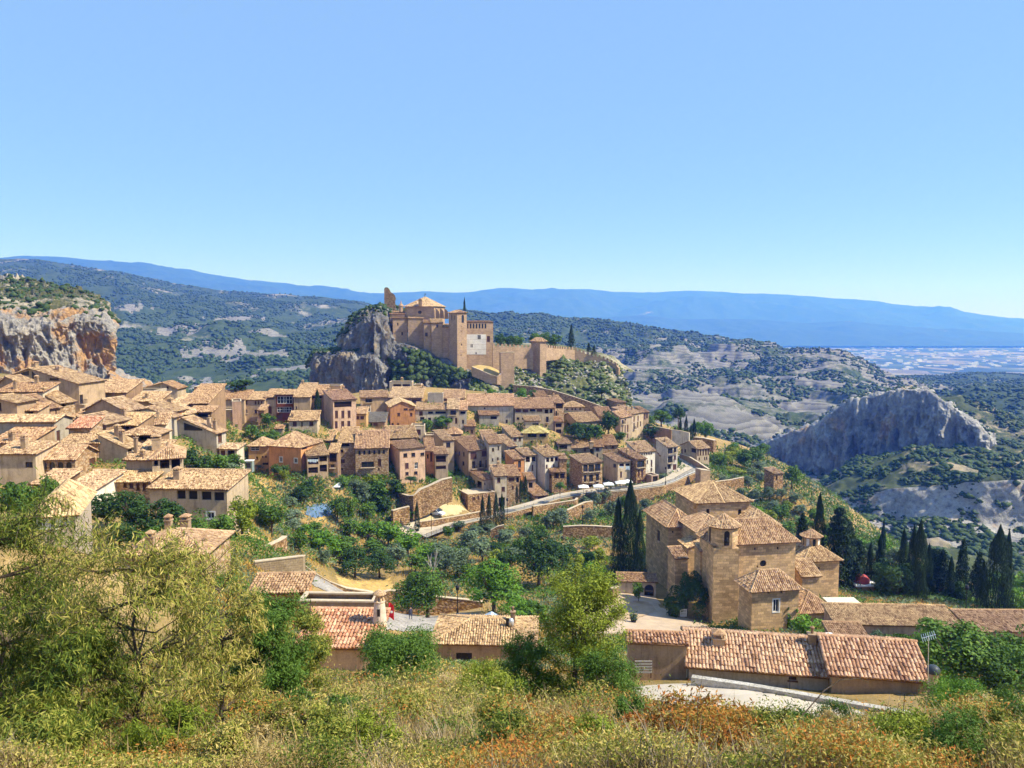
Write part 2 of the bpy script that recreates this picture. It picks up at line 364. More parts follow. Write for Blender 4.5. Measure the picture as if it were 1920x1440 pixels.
def roof_planes(kind, W, L, ze, rise, fr=0.5, o=0.35):
    """returns planes, ridges, wallpolys (F,B,L,R as list of (u,z)), zfun"""
    s = rise
    if kind == 'mono':
        k = rise / L; pl = [((-o, -o, ze - o * k), (W + o, -o, ze - o * k), (W + o, L + o * .6, ze + rise + o * .6 * k), (-o, L + o * .6, ze + rise + o * .6 * k))]
        zf = lambda x, y: ze + k * y; ri = [((-o, L + o * .6, ze + rise + o * .6 * k), (W + o, L + o * .6, ze + rise + o * .6 * k))]
        side = [(0, ze), (L, ze + rise)]
        return pl, ri, dict(F=[(0, ze), (W, ze)], B=[(0, ze + rise), (W, ze + rise)], L=side, R=side), zf
    if kind == 'gable':
        yr = fr * L; k = rise / yr; k2 = rise / (L - yr)
        pl = [((-o, -o, ze - o * k), (W + o, -o, ze - o * k), (W + o, yr, ze + rise), (-o, yr, ze + rise)),
              ((W + o, L + o, ze - o * k2), (-o, L + o, ze - o * k2), (-o, yr, ze + rise), (W + o, yr, ze + rise))]
        zf = lambda x, y: ze + (k * y if y < yr else k2 * (L - y)); side = [(0, ze), (yr, ze + rise), (L, ze)]
        return pl, [((-o, yr, ze + rise), (W + o, yr, ze + rise))], dict(F=[(0, ze), (W, ze)], B=[(0, ze), (W, ze)], L=side, R=side), zf
    if kind == 'gside':
        xr = fr * W; k = rise / max(xr, .01); k2 = rise / (W - xr); pl = []
        pl.append(((W + o, -o, ze - o * k2), (W + o, L + o, ze - o * k2), (xr, L + o, ze + rise), (xr, -o, ze + rise)))
        if fr > 0.02: pl.append(((-o, L + o, ze - o * k), (-o, -o, ze - o * k), (xr, -o, ze + rise), (xr, L + o, ze + rise)))
        zf = lambda x, y: ze + (k * x if x < xr else k2 * (W - x))
        fp = [(0, ze), (xr, ze + rise), (W, ze)] if fr > 0.02 else [(0, ze + rise), (W, ze)]
        return pl, [((xr, -o, ze + rise), (xr, L + o, ze + rise))], dict(F=fp, B=fp, L=[(0, ze if fr > .02 else ze + rise), (L, ze if fr > .02 else ze + rise)], R=[(0, ze), (L, ze)]), zf
    if kind == 'hip':
        i = min(W, L) / 2; k = rise / i; e = -o; z0 = ze - o * k
        a, b_, c, d = (e, e, z0), (W - e, e, z0), (W - e, L - e, z0), (e, L - e, z0)
        if W >= L: r1, r2 = (i, L / 2, ze + rise), (W - i, L / 2, ze + rise); pl = [(a, b_, r2, r1), (c, d, r1, r2), (d, a, r1, r1), (b_, c, r2, r2)]
        else: r1, r2 = (W / 2, i, ze + rise), (W / 2, L - i, ze + rise); pl = [(a, b_, r1, r1), (c, d, r2, r2), (d, a, r1, r2), (b_, c, r2, r1)]
        ri = [(a, r1), (b_, r1 if W < L else r2), (c, r2), (d, r2 if W < L else r1)]
        if abs(W - L) > .3: ri.append((r1, r2))
        zf = lambda x, y: ze + k * max(0, min(x, W - x, y, L - y)); e4 = [(0, ze), (W, ze)]; s4 = [(0, ze), (L, ze)]
        return pl, ri, dict(F=e4, B=e4, L=s4, R=s4), zf
    zf = lambda x, y: ze
    return [], [], dict(F=[(0, ze), (W, ze)], B=[(0, ze), (W, ze)], L=[(0, ze), (L, ze)], R=[(0, ze), (L, ze)]), zf
def pmap(pl, W, L):
    return {'F': lambda u, z, d=0: (u, d, z), 'B': lambda u, z, d=0: (u, L - d, z), 'L': lambda u, z, d=0: (d, u, z), 'R': lambda u, z, d=0: (W - d, u, z)}[pl]
def shape_poly(u0, u1, z0, z1, kind):
    if kind == 'a':
        r = (u1 - u0) / 2; zs = max(z0 + .05, z1 - r); c = (u0 + u1) / 2; rr = z1 - zs
        return [(u0, z0), (u1, z0)] + [(c + r * math.cos(t), zs + rr * math.sin(t)) for t in np.linspace(0, math.pi, 9)]
    if kind == 'c':
        c = ((u0 + u1) / 2, (z0 + z1) / 2); return [(c[0] + (u1 - u0) / 2 * math.cos(t), c[1] + (z1 - z0) / 2 * math.sin(t)) for t in np.linspace(0, 2 * math.pi, 17)[:-1]]
    if kind == 't': return [(u0, z0), (u1, z0), (u1, z0 + .35), (u0, z1)]
    if kind == 'T': return [(u0, z0), (u1, z0), (u1, z1), (u0, z0 + (z1 - z0) * .55)]
    return [(u0, z0), (u1, z0), (u1, z1), (u0, z1)]
def walls_obj(W, L, zb, polys, ops, mat, parent, name='wall', reveal=0.28):
    mb = MB()
    for pl in 'FBLR':
        f = pmap(pl, W, L); top = polys[pl]; ext = (W if pl in 'FB' else L)
        outer = [(0, zb), (ext, zb)] + top[::-1]
        holes = [o['poly'] for o in ops if o['pl'] == pl]
        allp = [outer] + holes; flat = [p for q in allp for p in q]
        tr = tessellate_polygon([[Vector((p[0], p[1], 0)) for p in q] for q in allp])
        vs = [f(*p) for p in flat]
        mb.add(vs, tr, [[flat[i] for i in t] for t in tr])
        for o in ops:
            if o['pl'] != pl: continue
            q = o['poly']; n = len(q); dep = 1.3 if o['k'] in 'oB' else reveal
            vs = [f(p[0], p[1], 0) for p in q] + [f(p[0], p[1], dep) for p in q]
            fs = [(i, (i + 1) % n, n + (i + 1) % n, n + i) for i in range(n)]
            mb.add(vs, fs, [[(vs[j][0] + vs[j][1], vs[j][2]) for j in g] for g in fs])
    return mb.build(name, mat, parent)
def opening_objs(o, W, L, parent, wallmat):
    f = pmap(o['pl'], W, L); q = o['poly']; k = o['k']; n = len(q)
    us = [p[0] for p in q]; zs = [p[1] for p in q]; u0, u1, z0, z1 = min(us), max(us), min(zs), max(zs)
    def bar(mb, a, b_, c, d, d0, d1, mi=0):
        p0 = f(a, c, d0); p1 = f(b_, d, d1); lo = [min(p0[i], p1[i]) for i in range(3)]; hi = [max(p0[i], p1[i]) for i in range(3)]
        mb.box(*lo, *hi, mi)
    cu = Vector(f((u0 + u1) / 2, z0)); 
    if k in 'oB':
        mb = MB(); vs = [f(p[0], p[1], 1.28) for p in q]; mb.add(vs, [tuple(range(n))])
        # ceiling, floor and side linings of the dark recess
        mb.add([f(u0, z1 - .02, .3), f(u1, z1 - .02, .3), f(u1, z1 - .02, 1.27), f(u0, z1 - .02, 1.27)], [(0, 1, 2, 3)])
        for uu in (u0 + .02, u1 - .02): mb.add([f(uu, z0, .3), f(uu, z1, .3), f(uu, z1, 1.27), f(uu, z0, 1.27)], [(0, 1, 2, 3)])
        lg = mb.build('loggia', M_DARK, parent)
        if u1 - u0 > 1.1 and z1 - z0 > .9:
            r = MB(); bar(r, u0, u1, z0 + .78, z0 + .84, .04, .1); nb = int((u1 - u0) / .3)
            for i in range(nb): x = u0 + (i + .5) * (u1 - u0) / nb; bar(r, x - .02, x + .02, z0, z0 + .78, .05, .09)
            r.build('railing', M_FRAME, lg)
        return lg
    if k == 'n':
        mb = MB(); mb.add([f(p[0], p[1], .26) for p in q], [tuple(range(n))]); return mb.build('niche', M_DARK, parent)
    fr = MB(); t = min(.09, (u1 - u0) * .14)
    fm = M_WHITE if k in 'gW' else M_FRAME
    if k in 'ac':
        c = ((u0 + u1) / 2, (z0 + z1) / 2); q2 = [(c[0] + (p[0] - c[0]) * .84, c[1] + (p[1] - c[1]) * .88) for p in q]
        vs = [f(*p, .15) for p in q] + [f(*p, .15) for p in q2]; fr.add(vs, [(i, (i + 1) % n, n + (i + 1) % n, n + i) for i in range(n)])
    else:
        if k not in 'tT':
            bar(fr, u0, u0 + t, z0, z1, .12, .2); bar(fr, u1 - t, u1, z0, z1, .12, .2)
            bar(fr, u0 + t, u1 - t, z1 - t, z1, .12, .2)
            if k in 'wbg' or k == 'W': bar(fr, (u0 + u1) / 2 - .03, (u0 + u1) / 2 + .03, z0 + t, z1 - t, .13, .19)
        bar(fr, u0 + t, u1 - t, z0, z0 + t, .12, .2)
        if k == 'g':
            m_ = max(2, int((u1 - u0) / .8))
            for i in range(1, m_):
                x = u0 + (u1 - u0) * i / m_
                if abs(x - (u0 + u1) / 2) > .1: bar(fr, x - .04, x + .04, z0 + t, z1 - t, .125, .195)
            bar(fr, u0 + t, u1 - t, z0 + (z1 - z0) * .5, z0 + (z1 - z0) * .5 + .06, .128, .192)
        if k in 'wsW' and z0 > .5: bar(fr, u0 - .08, u1 + .08, z0 - .1, z0 - .003, -.06, .1)
    wn = fr.build('window', fm, parent)
    if k == 'W':
        su = MB(); tt = .16
        for a_, b__, c_, d_ in ((u0 - tt, u0, z0 - tt, z1 + tt), (u1, u1 + tt, z0 - tt, z1 + tt), (u0, u1, z1, z1 + tt), (u0, u1, z0 - tt, z0)): bar(su, a_, b__, c_, d_, -.03, .05)
        su.build('surround', M_WHITE, wn)
    pane = MB(); pane.add([f(p[0], p[1], .17 if k in 'acb' else .18) for p in q], [tuple(range(n))])
    if k == 's':
        for i in range(int((z1 - z0) / .14)): z = z0 + .07 + i * .14; bar(pane, u0 + t, u1 - t, z, z + .05, .13, .165)
        pane.build('shutter', M_SHUT, wn)
    else: pane.build('pane', M_GLASS, wn)
    if k == 'b':
        bl = MB(); e = .25
        bar(bl, u0 - e, u1 + e, z0 - .12, z0 - .003, -.75, -.003); bs = bl.build('balcony', M_CAP, parent)
        rr = MB(); bar(rr, u0 - e, u1 + e, z0 + .92, z0 + .97, -.74, -.70)
        nb = max(3, int((u1 - u0 + 2 * e) / .17))
        for i in range(nb + 1): x = u0 - e + (u1 - u0 + 2 * e) * i / nb; bar(rr, x - .012, x + .012, z0, z0 + .92, -.735, -.705)
        for x in (u0 - e, u1 + e - .03):
            bar(rr, x, x + .03, z0 + .92, z0 + .97, -.70, -.004)
            for dd in (-.5, -.25): bar(rr, x, x + .03, z0, z0 + .92, dd, dd + .03)
        rr.build('railing', M_IRON, bs)
    return wn
def chimney(roof, x, y, z, w=.6, h=1.3, kind=0, mat=None):
    mb = MB(); mb.box(-w / 2, -w / 2, -.7, w / 2, w / 2, h); mb.box(-w / 2 - .08, -w / 2 - .08, h, w / 2 + .08, w / 2 + .08, h + .1)
    c = mb.build('chimney', mat or WALL['tan'], roof, (x, y, z))
    cp = MB()
    if kind == 0:
        for sx in (-1, 1):
            for sy in (-1, 1): cp.box(sx * w * .38 - .06, sy * w * .38 - .06, h + .1, sx * w * .38 + .06, sy * w * .38 + .06, h + .38)
        cp.lathe((0, 0, h + .38), [(w * .85, 0), (w * .8, .08), (.08, .3)], 4, sq=True)
        cp.build('chimney_cap', ROOF['tile'], c)
    elif kind == 1:
        cp.lathe((0, 0, h + .1), [(w * .2, 0), (w * .2, .35), (w * .34, .36), (w * .34, .46), (.02, .55)], 8)
        cp.build('chimney_cap', WALL['brown'], c)
    return c
BASES = []   # ground control points collected from the houses
def spec(d, xl, xr, ye, yb, th, b=None, L=None):
    th = math.radians(th); C0 = P(xl, ye, d); r = ray(xr, ye); rx = r[0] / r[1]
    W = (rx * C0[1] - C0[0]) / (math.cos(th) - rx * math.sin(th))
    if L is None:
        L = 7.0
        if b is not None:
            S = C0 if b < xl else C0 + W * np.array([math.cos(th), math.sin(th), 0]); r = ray(b, ye); rx = r[0] / r[1]
            q = -math.sin(th) - rx * math.cos(th)
            if abs(q) > 1e-3: L = (rx * S[1] - S[0]) / q
            L = min(max(L, 3.5) if L > 0 else 12, 14)
    zb = P(xl, yb, d)[2]
    return dict(C0=C0, W=W, L=L, th=th, zb=zb, ze=C0[2] - zb)
def local_ray(s, px, py):
    r = ray(px, py); c, sn = math.cos(s['th']), math.sin(s['th']); o = -np.array([s['C0'][0], s['C0'][1], s['zb']])
    R = lambda v: np.array([c * v[0] + sn * v[1], -sn * v[0] + c * v[1], v[2]])
    return R(o), R(r)
def hit(s, px, py):
    o, r = local_ray(s, px, py); t = -o[1] / r[1]; p = o + r * t
    if -.15 < p[0] < s['W'] + .15: return 'F', p[0], p[2]
    pl = 'L' if p[0] < 0 else 'R'; X = 0 if pl == 'L' else s['W']
    if abs(r[0]) < 1e-6: return None
    t = (X - o[0]) / r[0]; p = o + r * t
    return (pl, p[1], p[2]) if -.2 < p[1] < s['L'] + .2 else None
def block(s, roof, rise, wins, wallk, roofk, root, fr=0.5, pitch=0.27, o=0.35, deep=6, wname='wall', rname='roof', holes=True):
    W, L, ze = s['W'], s['L'], s['ze']
    pl, ri, polys, zf = roof_planes(roof, W, L, ze, rise, fr, o)
    ops = []
    for wv in wins:
        x0, y0, x1, y1 = wv[:4]; k = wv[4] if len(wv) > 4 else 'w'
        h = hit(s, (x0 + x1) / 2, (y0 + y1) / 2)
        if not h: continue
        P_ = h[0]; ext = W if P_ == 'F' else L
        def on(px, py):
            oo, r = local_ray(s, px, py)
            if P_ == 'F': t = -oo[1] / r[1]; q = oo + r * t; return q[0], q[2]
            t = ((0 if P_ == 'L' else W) - oo[0]) / r[0]; q = oo + r * t; return q[1], q[2]
        ym = (y0 + y1) / 2; xm = (x0 + x1) / 2
        ua, ub = sorted((on(x0, ym)[0], on(x1, ym)[0])); za, zb_ = sorted((on(xm, y0)[1], on(xm, y1)[1]))
        ua = max(.12, ua); ub = min(ext - .12, ub); za = max(.02, za)
        top = polys[P_]; zt = min(np.interp(ua, [p[0] for p in top], [p[1] for p in top]), np.interp(ub, [p[0] for p in top], [p[1] for p in top]))
        if k in 'tT': zt += 9
        zb_ = min(zb_, zt - .1)
        if ub - ua < .2 or zb_ - za < .25: continue
        if any(q['pl'] == P_ and ua < q['u'][1] + .05 and ub > q['u'][0] - .05 and za < q['z'][1] + .05 and zb_ > q['z'][0] - .05 for q in ops): continue
        ops.append(dict(pl=P_, u=(ua, ub), z=(za, zb_), k=k, poly=shape_poly(ua, ub, za, zb_, k)))
    wm = WALL[wallk]
    wall = walls_obj(W, L, -deep, polys, ops, wm, root, wname)
    for q in ops: opening_objs(q, W, L, root, wm)
    rf = None
    if pl:
        rf = roof_obj(pl, ROOF[roofk], root, pitch, ri, name=rname)
    else:
        mb = MB(); t = .3
        mb.box(t, t, ze - .5, W - t, L - t, ze - .38)
        for a in ((-.05, -.05, W + .05, t), (-.05, L - t, W + .05, L + .05), (-.05, t, t, L - t), (W - t, t, W + .05, L - t)): mb.box(a[0], a[1], ze + .002, a[2], a[3], ze + .12)
        rf = mb.build('parapet', M_CAP, root)
    return wall, rf, zf
ZN = {'A': (0, 670, 8), 'a': (0, 640, 4), 'B': (220, 700, 8), 'C': (440, 700, 8), 'D': (660, 700, 8), 'E': (860, 720, 8), 'F': (1020, 740, 8), 'G': (1180, 760, 8),
      'H': (820, 840, 8), 'K': (1120, 840, 3.84), 'M': (640, 520, 6), 'N': (560, 500, 3), 'X': (0, 0, 1)}
def zc(z, x=None, y=None):
    ox, oy, s = ZN[z]
    if y is None: return ox + x / s
    if x is None: return oy + y / s
    return ox + x / s, oy + y / s
HOUSES = []
def H(label, z, d, xl, xr, ye, yb, th, roof, rise, wall='tan', wins=(), b=None, L=None, fr=.5, rf='tile', ch=(), name='stone_house', cat='house', ctrl=True, o=.35):
    X = lambda v: zc(z, v) if v is not None else None; Y = lambda v: zc(z, None, v)
    s = spec(d, X(xl), X(xr), Y(ye), Y(yb), th, X(b), L)
    ws = [(X(w_[0]), Y(w_[1]), X(w_[2]), Y(w_[3])) + tuple(w_[4:]) for w_ in wins]
    HOUSES.append(dict(label=label, s=s, roof=roof, rise=rise, wall=wall, wins=ws, fr=fr, rf=rf, ch=ch, name=name, cat=cat, d=d, o=o))
    if ctrl: BASES.append((s['C0'][0], s['C0'][1] - .5, s['zb'])); c = s['C0'] + s['W'] * np.array([math.cos(th * math.pi / 180), math.sin(th * math.pi / 180), 0]); BASES.append((c[0], c[1] - .5, s['zb']))
def build_house(h):
    s = h['s']; root = empty(h['name'], (s['C0'][0], s['C0'][1], s['zb']), s['th']); tag(root, h['label'], h['cat'], 'houses of the old village' if h['cat'] == 'house' else None)
    wl, rf, zf = block(s, h['roof'], h['rise'], h['wins'], h['wall'], h['rf'], root, h['fr'], .27 if h['d'] < 115 else .32 if h['d'] < 175 else .40, h['o'])
    for c in h['ch']:
        u, v, w_, hh = c[:4]; x, y = u * s['W'], v * s['L']; chimney(rf, x, y, zf(x, y), w_, hh, c[4] if len(c) > 4 else 0)
    return root
# ------------------------------------------------------------------ the houses (corner pixels, depth in metres, facade turn in degrees)
H('big tan gabled house under the left cliff, two dark attic windows', 'A', 165, -140, 1180, 390, 760, -5, 'gside', 3.2, 'tan', [(310,200,435,275,'T'),(475,200,590,330,'t'),(740,265,880,340),(740,410,800,500,'s'),(1190,560,1250,700,'b')], L=9, fr=.45, ch=[(.45,.2,1,.9),(.62,.5,1,.8)])
H('house with long straight tile rows at the foot of the orange cliff', 'A', 174, 1330, 1890, 535, 690, 0, 'mono', 2.2, 'brown', [(1350,560,1400,610)], L=8, ch=[(.1,.6,.6,.9)])
H('low gabled roof in front of the big attic window house', 'A', 152, -60, 470, 440, 560, -5, 'gside', 1.9, 'tan', [], b=670, fr=.3)
H('long pale walled house with a row of small windows, far left', 'A', 145, -60, 640, 530, 760, 4, 'mono', 1.2, 'pale', [(0,590,50,625),(125,580,190,640),(275,560,340,595),(375,550,440,590),(525,545,550,600)], L=6, ch=[(.3,.3,.5,1.4),(.55,.9,.6,1.2)])
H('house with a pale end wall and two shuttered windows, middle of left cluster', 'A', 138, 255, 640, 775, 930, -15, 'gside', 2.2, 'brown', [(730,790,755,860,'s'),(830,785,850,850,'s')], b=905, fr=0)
H('lean-to roof over a dark porch, left cluster', 'A', 133, 258, 560, 805, 900, 0, 'mono', .8, 'tan', [(270,815,500,870,'o')], L=3.5)
H('narrow sloping roof with a dark attic opening above the pale end wall', 'A', 147, 625, 900, 685, 800, -15, 'gside', 1.9, 'tan', [(920,690,990,740,'o')], b=1075, fr=0, ch=[(.1,.1,.9,.7)])
H('plain tan block cut by the left picture edge below the pale walled house', 'A', 131, -120, 250, 690, 950, -3, 'gside', 1.0, 'tan', [(-20,680,20,800)], L=5, fr=0)
H('grey parapet house with a pink side wall and tall brown door', 'A', 128, -200, 810, 975, 1300, 0, 'gable', .8, 'grey', [(850,1095,905,1285,'s')], L=5.5, rf='light')
H('wide low tile roof before the pink side wall, far left', 'A', 121, -150, 430, 1290, 1430, 0, 'mono', 1.5, 'tan', [(470,1180,560,1250,'o')], L=7, ch=[(.5,.1,.7,1.2)])
H('house with four dark arches under a long tiled roof', 'a', 108, 285, 562, 885, 975, 0, 'gable', 1.4, 'tan', [(308,905,350,962,'a'),(370,905,412,962,'a'),(433,905,475,962,'a'),(495,905,537,962,'a'),(670,875,715,925,'s')], L=6, rf='light')
H('low wall house left of the four arches', 'a', 106, -60, 265, 848, 960, 0, 'mono', .8, 'tan', [(190,905,245,950)], L=5, ch=[(.55,.4,.7,1.6)])
H('gabled house with small windows in its pale side, left of centre of left cluster', 'a', 140, 640, 945, 515, 600, -15, 'gside', 2.0, 'tan', [(962,512,980,535),(1043,505,1057,525),(1035,555,1065,590)], b=1090, fr=.45, rf='light')
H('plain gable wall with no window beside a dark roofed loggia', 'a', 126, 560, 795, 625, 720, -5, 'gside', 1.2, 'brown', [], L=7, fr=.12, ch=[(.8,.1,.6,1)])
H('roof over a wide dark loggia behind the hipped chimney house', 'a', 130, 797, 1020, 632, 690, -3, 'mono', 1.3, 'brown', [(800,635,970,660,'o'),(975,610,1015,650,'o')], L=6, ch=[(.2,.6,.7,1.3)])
H('long sloping roof behind the plain gable wall', 'a', 137, 490, 770, 590, 650, -8, 'mono', 1.3, 'tan', [], L=7)
H('small tan house with a reddish roof, right of the pink side wall', 'a', 118, 515, 675, 655, 735, 8, 'mono', 1.0, 'tan', [], L=5, rf='red')
H('low roof running down to the arches house', 'a', 113, 440, 735, 775, 830, 8, 'mono', 0.85, 'tan', [], L=6)
H('house with a streaked end wall and small windows on its lit side', 'a', 114, 740, 950, 800, 890, -5, 'gside', 2.0, 'beige', [(960,795,990,830),(1000,790,1030,825)], b=1045, fr=0, rf='light', ch=[(.4,.6,.7,1.5),(.7,.3,.6,1.5)])
H('low wide roof above a dark open attic beside the grey gabled house', 'a', 125, 900, 1190, 705, 760, 5, 'hip', 0.9, 'brown', [(1040,710,1180,745,'o')], L=5)
H('house with a columned terrace and large white chimney', 'a', 100, 1140, 1365, 882, 985, 22, 'hip', 1.1, 'tan', [(1155,890,1185,935,'o'),(1200,880,1270,955,'o'),(1285,865,1350,960,'o')], L=7, rf='light', ch=[(.1,.6,1.1,1.8)])
H('low annex with a dark flue pipe left of the columned terrace', 'a', 101, 945, 1140, 890, 950, -3, 'mono', 1.5, 'beige', [], L=6, ch=[(.12,.3,.4,2.2,1),(.55,.1,.5,.6)])
H('large grey rendered gabled house with a big triangular window', 'a', 152, 1190, 1622, 684, 890, -8, 'gside', 2.9, 'grey', [(1378,610,1518,670,'t'),(1283,741,1300,758),(1337,740,1354,757),(1388,738,1405,755),(1465,825,1487,840),(1635,690,1665,760,'s'),(1640,815,1660,860,'s')], b=1695, fr=.42, rf='light', ch=[(.82,.35,.6,2,1),(.93,.3,.6,2,1)])
H('small porch roof on posts beside the grey gabled house', 'a', 150, 1645, 1775, 808, 880, -8, 'mono', .5, 'pale', [(1655,818,1690,860,'s'),(1705,818,1760,870,'o')], L=3, rf='light')
H('broad light roofed house above the dark trees, beside the white gable wall', 'a', 98, 240, 440, 1075, 1140, 0, 'mono', 0.8, 'brown', [(350,1080,430,1110,'o')], L=5, rf='light')
H('roof wing with a white gable wall above the dark trees', 'a', 91, 420, 650, 1150, 1230, -3, 'mono', 1.2, 'white', [(745,1040,752,1060)], L=8, rf='light')
H('house with four brown shutters under its eave, left of the long barn', 'a', 97, 835, 1120, 1058, 1180, 0, 'mono', 1.0, 'tan', [(925,1060,950,1092,'s'),(970,1060,1000,1100,'s'),(1022,1065,1047,1117,'s'),(1070,1066,1097,1120,'s')], L=6, rf='light', ch=[(.75,.95,.8,1.2)])
H('long barn-like house with four big dark openings and a white framed window', 'a', 95, 1120, 1700, 1105, 1345, -4, 'mono', 1.0, 'tan', [(1328,1118,1392,1182,'n'),(1415,1122,1480,1185,'n'),(1512,1127,1585,1190,'n'),(1607,1132,1680,1195,'n'),(1553,1282,1607,1330,'W')], L=6.5, ch=[(.22,.45,.8,1.2)])
H('broad tile roof with pale dormer front behind the foreground almond leaves', 'a', 63, 250, 560, 1300, 1440, 20, 'hip', 1.4, 'pale', [(290,1340,340,1400,'W'),(370,1330,420,1400,'W'),(460,1310,510,1370,'W')], L=8, rf='light')
H('hipped roof with white hooded chimney behind the foreground almond', 'X', 70, 235, 385, 1040, 1085, 2, 'hip', 1.3, 'tan', [], L=7, rf='light', ch=[(.2,.9,.6,1.3),(.45,.85,.8,1.3),(.28,.1,.7,1.2)])
# --- centre left, upper rows
H('grey parapet building right of the cliff foot', 'B', 182, 130, 550, 262, 350, -3, 'flat', 0, 'grey', [], L=6)
H('low gabled roof on the skyline left of the old tiled ridge', 'B', 196, 330, 900, 240, 330, 3, 'gside', 1.6, 'tan', [(735,195,770,225)], L=6, fr=.62)
H('small roof with dormer between parapet building and gabled houses', 'B', 172, 200, 620, 425, 470, 0, 'mono', 1.5, 'brown', [], L=6, ch=[(.45,.3,.6,.8)])
H('wide uneven roof with a dark window band beneath', 'B', 170, 980, 1350, 458, 600, 2, 'mono', 3.2, 'brown', [(1010,475,1110,525,'s'),(1170,470,1340,520,'s')], L=12, rf='light')
H('roof slope with small chimney adjoining the wide uneven roof', 'B', 168, 700, 985, 500, 580, -5, 'mono', 1.7, 'tan', [], L=10, rf='light', ch=[(.15,.15,.9,1)])
H('small hipped roof in front of the dark window band', 'B', 160, 790, 1060, 612, 670, -3, 'hip', 1.2, 'brown', [(920,625,1050,655,'o')], L=5, rf='light')
H('porch roof right of the small hipped roof', 'B', 163, 1065, 1410, 588, 700, 3, 'mono', .7, 'brown', [(1080,600,1390,660,'o')], L=4)
H('narrow orange gable wall sloping down to the right', 'B', 158, 490, 860, 570, 660, -10, 'gside', 1.7, 'orange', [], L=4, fr=0)
H('grey wall with a dark doorway sloping down behind the grey gabled house', 'B', 151, 440, 850, 660, 730, -8, 'gside', 1.9, 'grey', [(665,605,700,680)], L=2.5, fr=0)
H('small house with white chimney and pale front left of the grey gable', 'B', 136, 455, 720, 778, 860, 12, 'mono', 1.3, 'pale', [(460,790,520,840,'s')], L=5, rf='light', ch=[(.4,.5,.4,1.3,1)])
H('dark capped square turret on the ridge', 'B', 200, 1150, 1300, 205, 300, 5, 'flat', 0, 'brown', [(1165,215,1285,235,'o')], L=5)
H('long ridge house above the tall buttress tower', 'B', 226, 1300, 1900, 400, 700, 2, 'mono', 1.9, 'tan', [(1490,430,1560,500,'n')], L=9)
H('tall plain sunlit tower-like annex on the left of the windowed row', 'B', 214, 1720, 1860, 425, 930, 20, 'flat', 0, 'pink', [(1765,765,1805,800)], L=7)
H('stepped house with open attic beside the tall annex', 'B', 217, 1475, 1715, 555, 880, 2, 'flat', 0, 'beige', [(1490,530,1520,570),(1585,480,1715,510,'o'),(1500,625,1560,700,'w')], L=7)
H('windowed row house with three little attic windows and a balcony', 'C', 228, 100, 442, 402, 720, 2, 'mono', 1.5, 'tan', [(120,415,145,465,'s'),(165,415,190,465,'s'),(300,415,325,460,'s'),(345,415,370,460,'s'),(390,415,415,460,'s'),(125,540,185,600,'b'),(295,545,335,600)], L=9)
H('narrow house with one tall shutter left of the glazed red gallery', 'C', 230, 444, 618, 365, 700, 5, 'mono', 1.6, 'tan', [(475,375,595,395,'o'),(505,495,555,605,'s')], b=360, L=9)
H('house with dark red timber and two glazed galleries', 'C', 229, 622, 870, 325, 700, 4, 'mono', 0.9, 'redwood', [(640,345,865,455,'g'),(632,505,860,585,'g'),(630,600,720,690,'s')], L=6)
H('high wide roof with a blank lit wall and one slit window', 'C', 228, 885, 1130, 362, 610, 4, 'mono', 3.1, 'tan', [(915,495,935,540)], L=12, ch=[(.1,.95,.6,.8)])
H('wing with a dark eave band behind the single cypress', 'C', 231, 1134, 1335, 335, 660, 4, 'mono', 2.2, 'brown', [(1140,345,1310,378,'o')], L=9)
H('brick terrace wall behind the pink roofed tower house', 'C', 252, 1130, 1585, 185, 300, 2, 'flat', 0, 'brown', [], L=5)
H('tall house with six brown shuttered windows below a dark loggia', 'C', 222, 1475, 1820, 408, 850, 30, 'mono', 2.0, 'pink', [(1492,425,1755,510,'o'),(1505,560,1550,670,'s'),(1600,560,1645,670,'s'),(1695,558,1738,665,'s'),(1503,718,1545,828,'s'),(1597,716,1643,826,'s'),(1690,714,1735,822,'s')], b=1335, rf='pinkish', ch=[(.2,.9,.7,.8),(.85,.9,.6,1)])
H('small low house with three windows in front of the glazed galleries', 'C', 214, 808, 1238, 715, 870, 6, 'mono', 1.9, 'beige', [(870,725,930,790,'s'),(1000,730,1020,790),(1120,725,1180,785,'s')], b=718, L=6, ch=[(.1,.3,.6,1)])
H('tiny lean-to roof at the corner of the garden above the round house', 'C', 211, 600, 720, 838, 880, 5, 'mono', .6, 'beige', [], L=3)
H('broad orange house with a pyramid roof and two shuttered windows', 'C', 190, 510, 990, 1080, 1440, -18, 'hip', 3.0, 'orange', [(675,1255,715,1328,'W'),(895,1275,940,1342,'W'),(1010,1100,1090,1140,'o')], b=1290)
H('ochre wing with a wide window left of the orange pyramid house', 'C', 194, 205, 508, 1090, 1380, 3, 'hip', 1.5, 'ochre', [(240,1090,370,1160,'g'),(320,1250,350,1285),(405,1240,430,1265),(455,1235,480,1260),(415,1340,505,1375,'n')], b=70, L=7)
H('galleried house with laundry hanging under a sloping roof', 'C', 186, 1088, 1400, 1250, 1544, 22, 'mono', 2.2, 'tan', [(1100,1270,1255,1370,'o'),(1270,1245,1385,1325,'o'),(1105,1410,1250,1500,'o'),(1275,1370,1385,1480,'o')], b=1003)
H('dark timber balcony house between the laundry gallery and the row of arches', 'C', 190, 1405, 1540, 1195, 1544, 5, 'mono', 1.2, 'brown', [(1420,1208,1525,1330,'o'),(1440,1365,1500,1415,'b')], L=6)
H('shadowed roof piece behind the laundry gallery', 'C', 214, 1180, 1475, 1015, 1110, 3, 'mono', 1.9, 'brown', [(1330,1030,1460,1090,'o')], L=7)
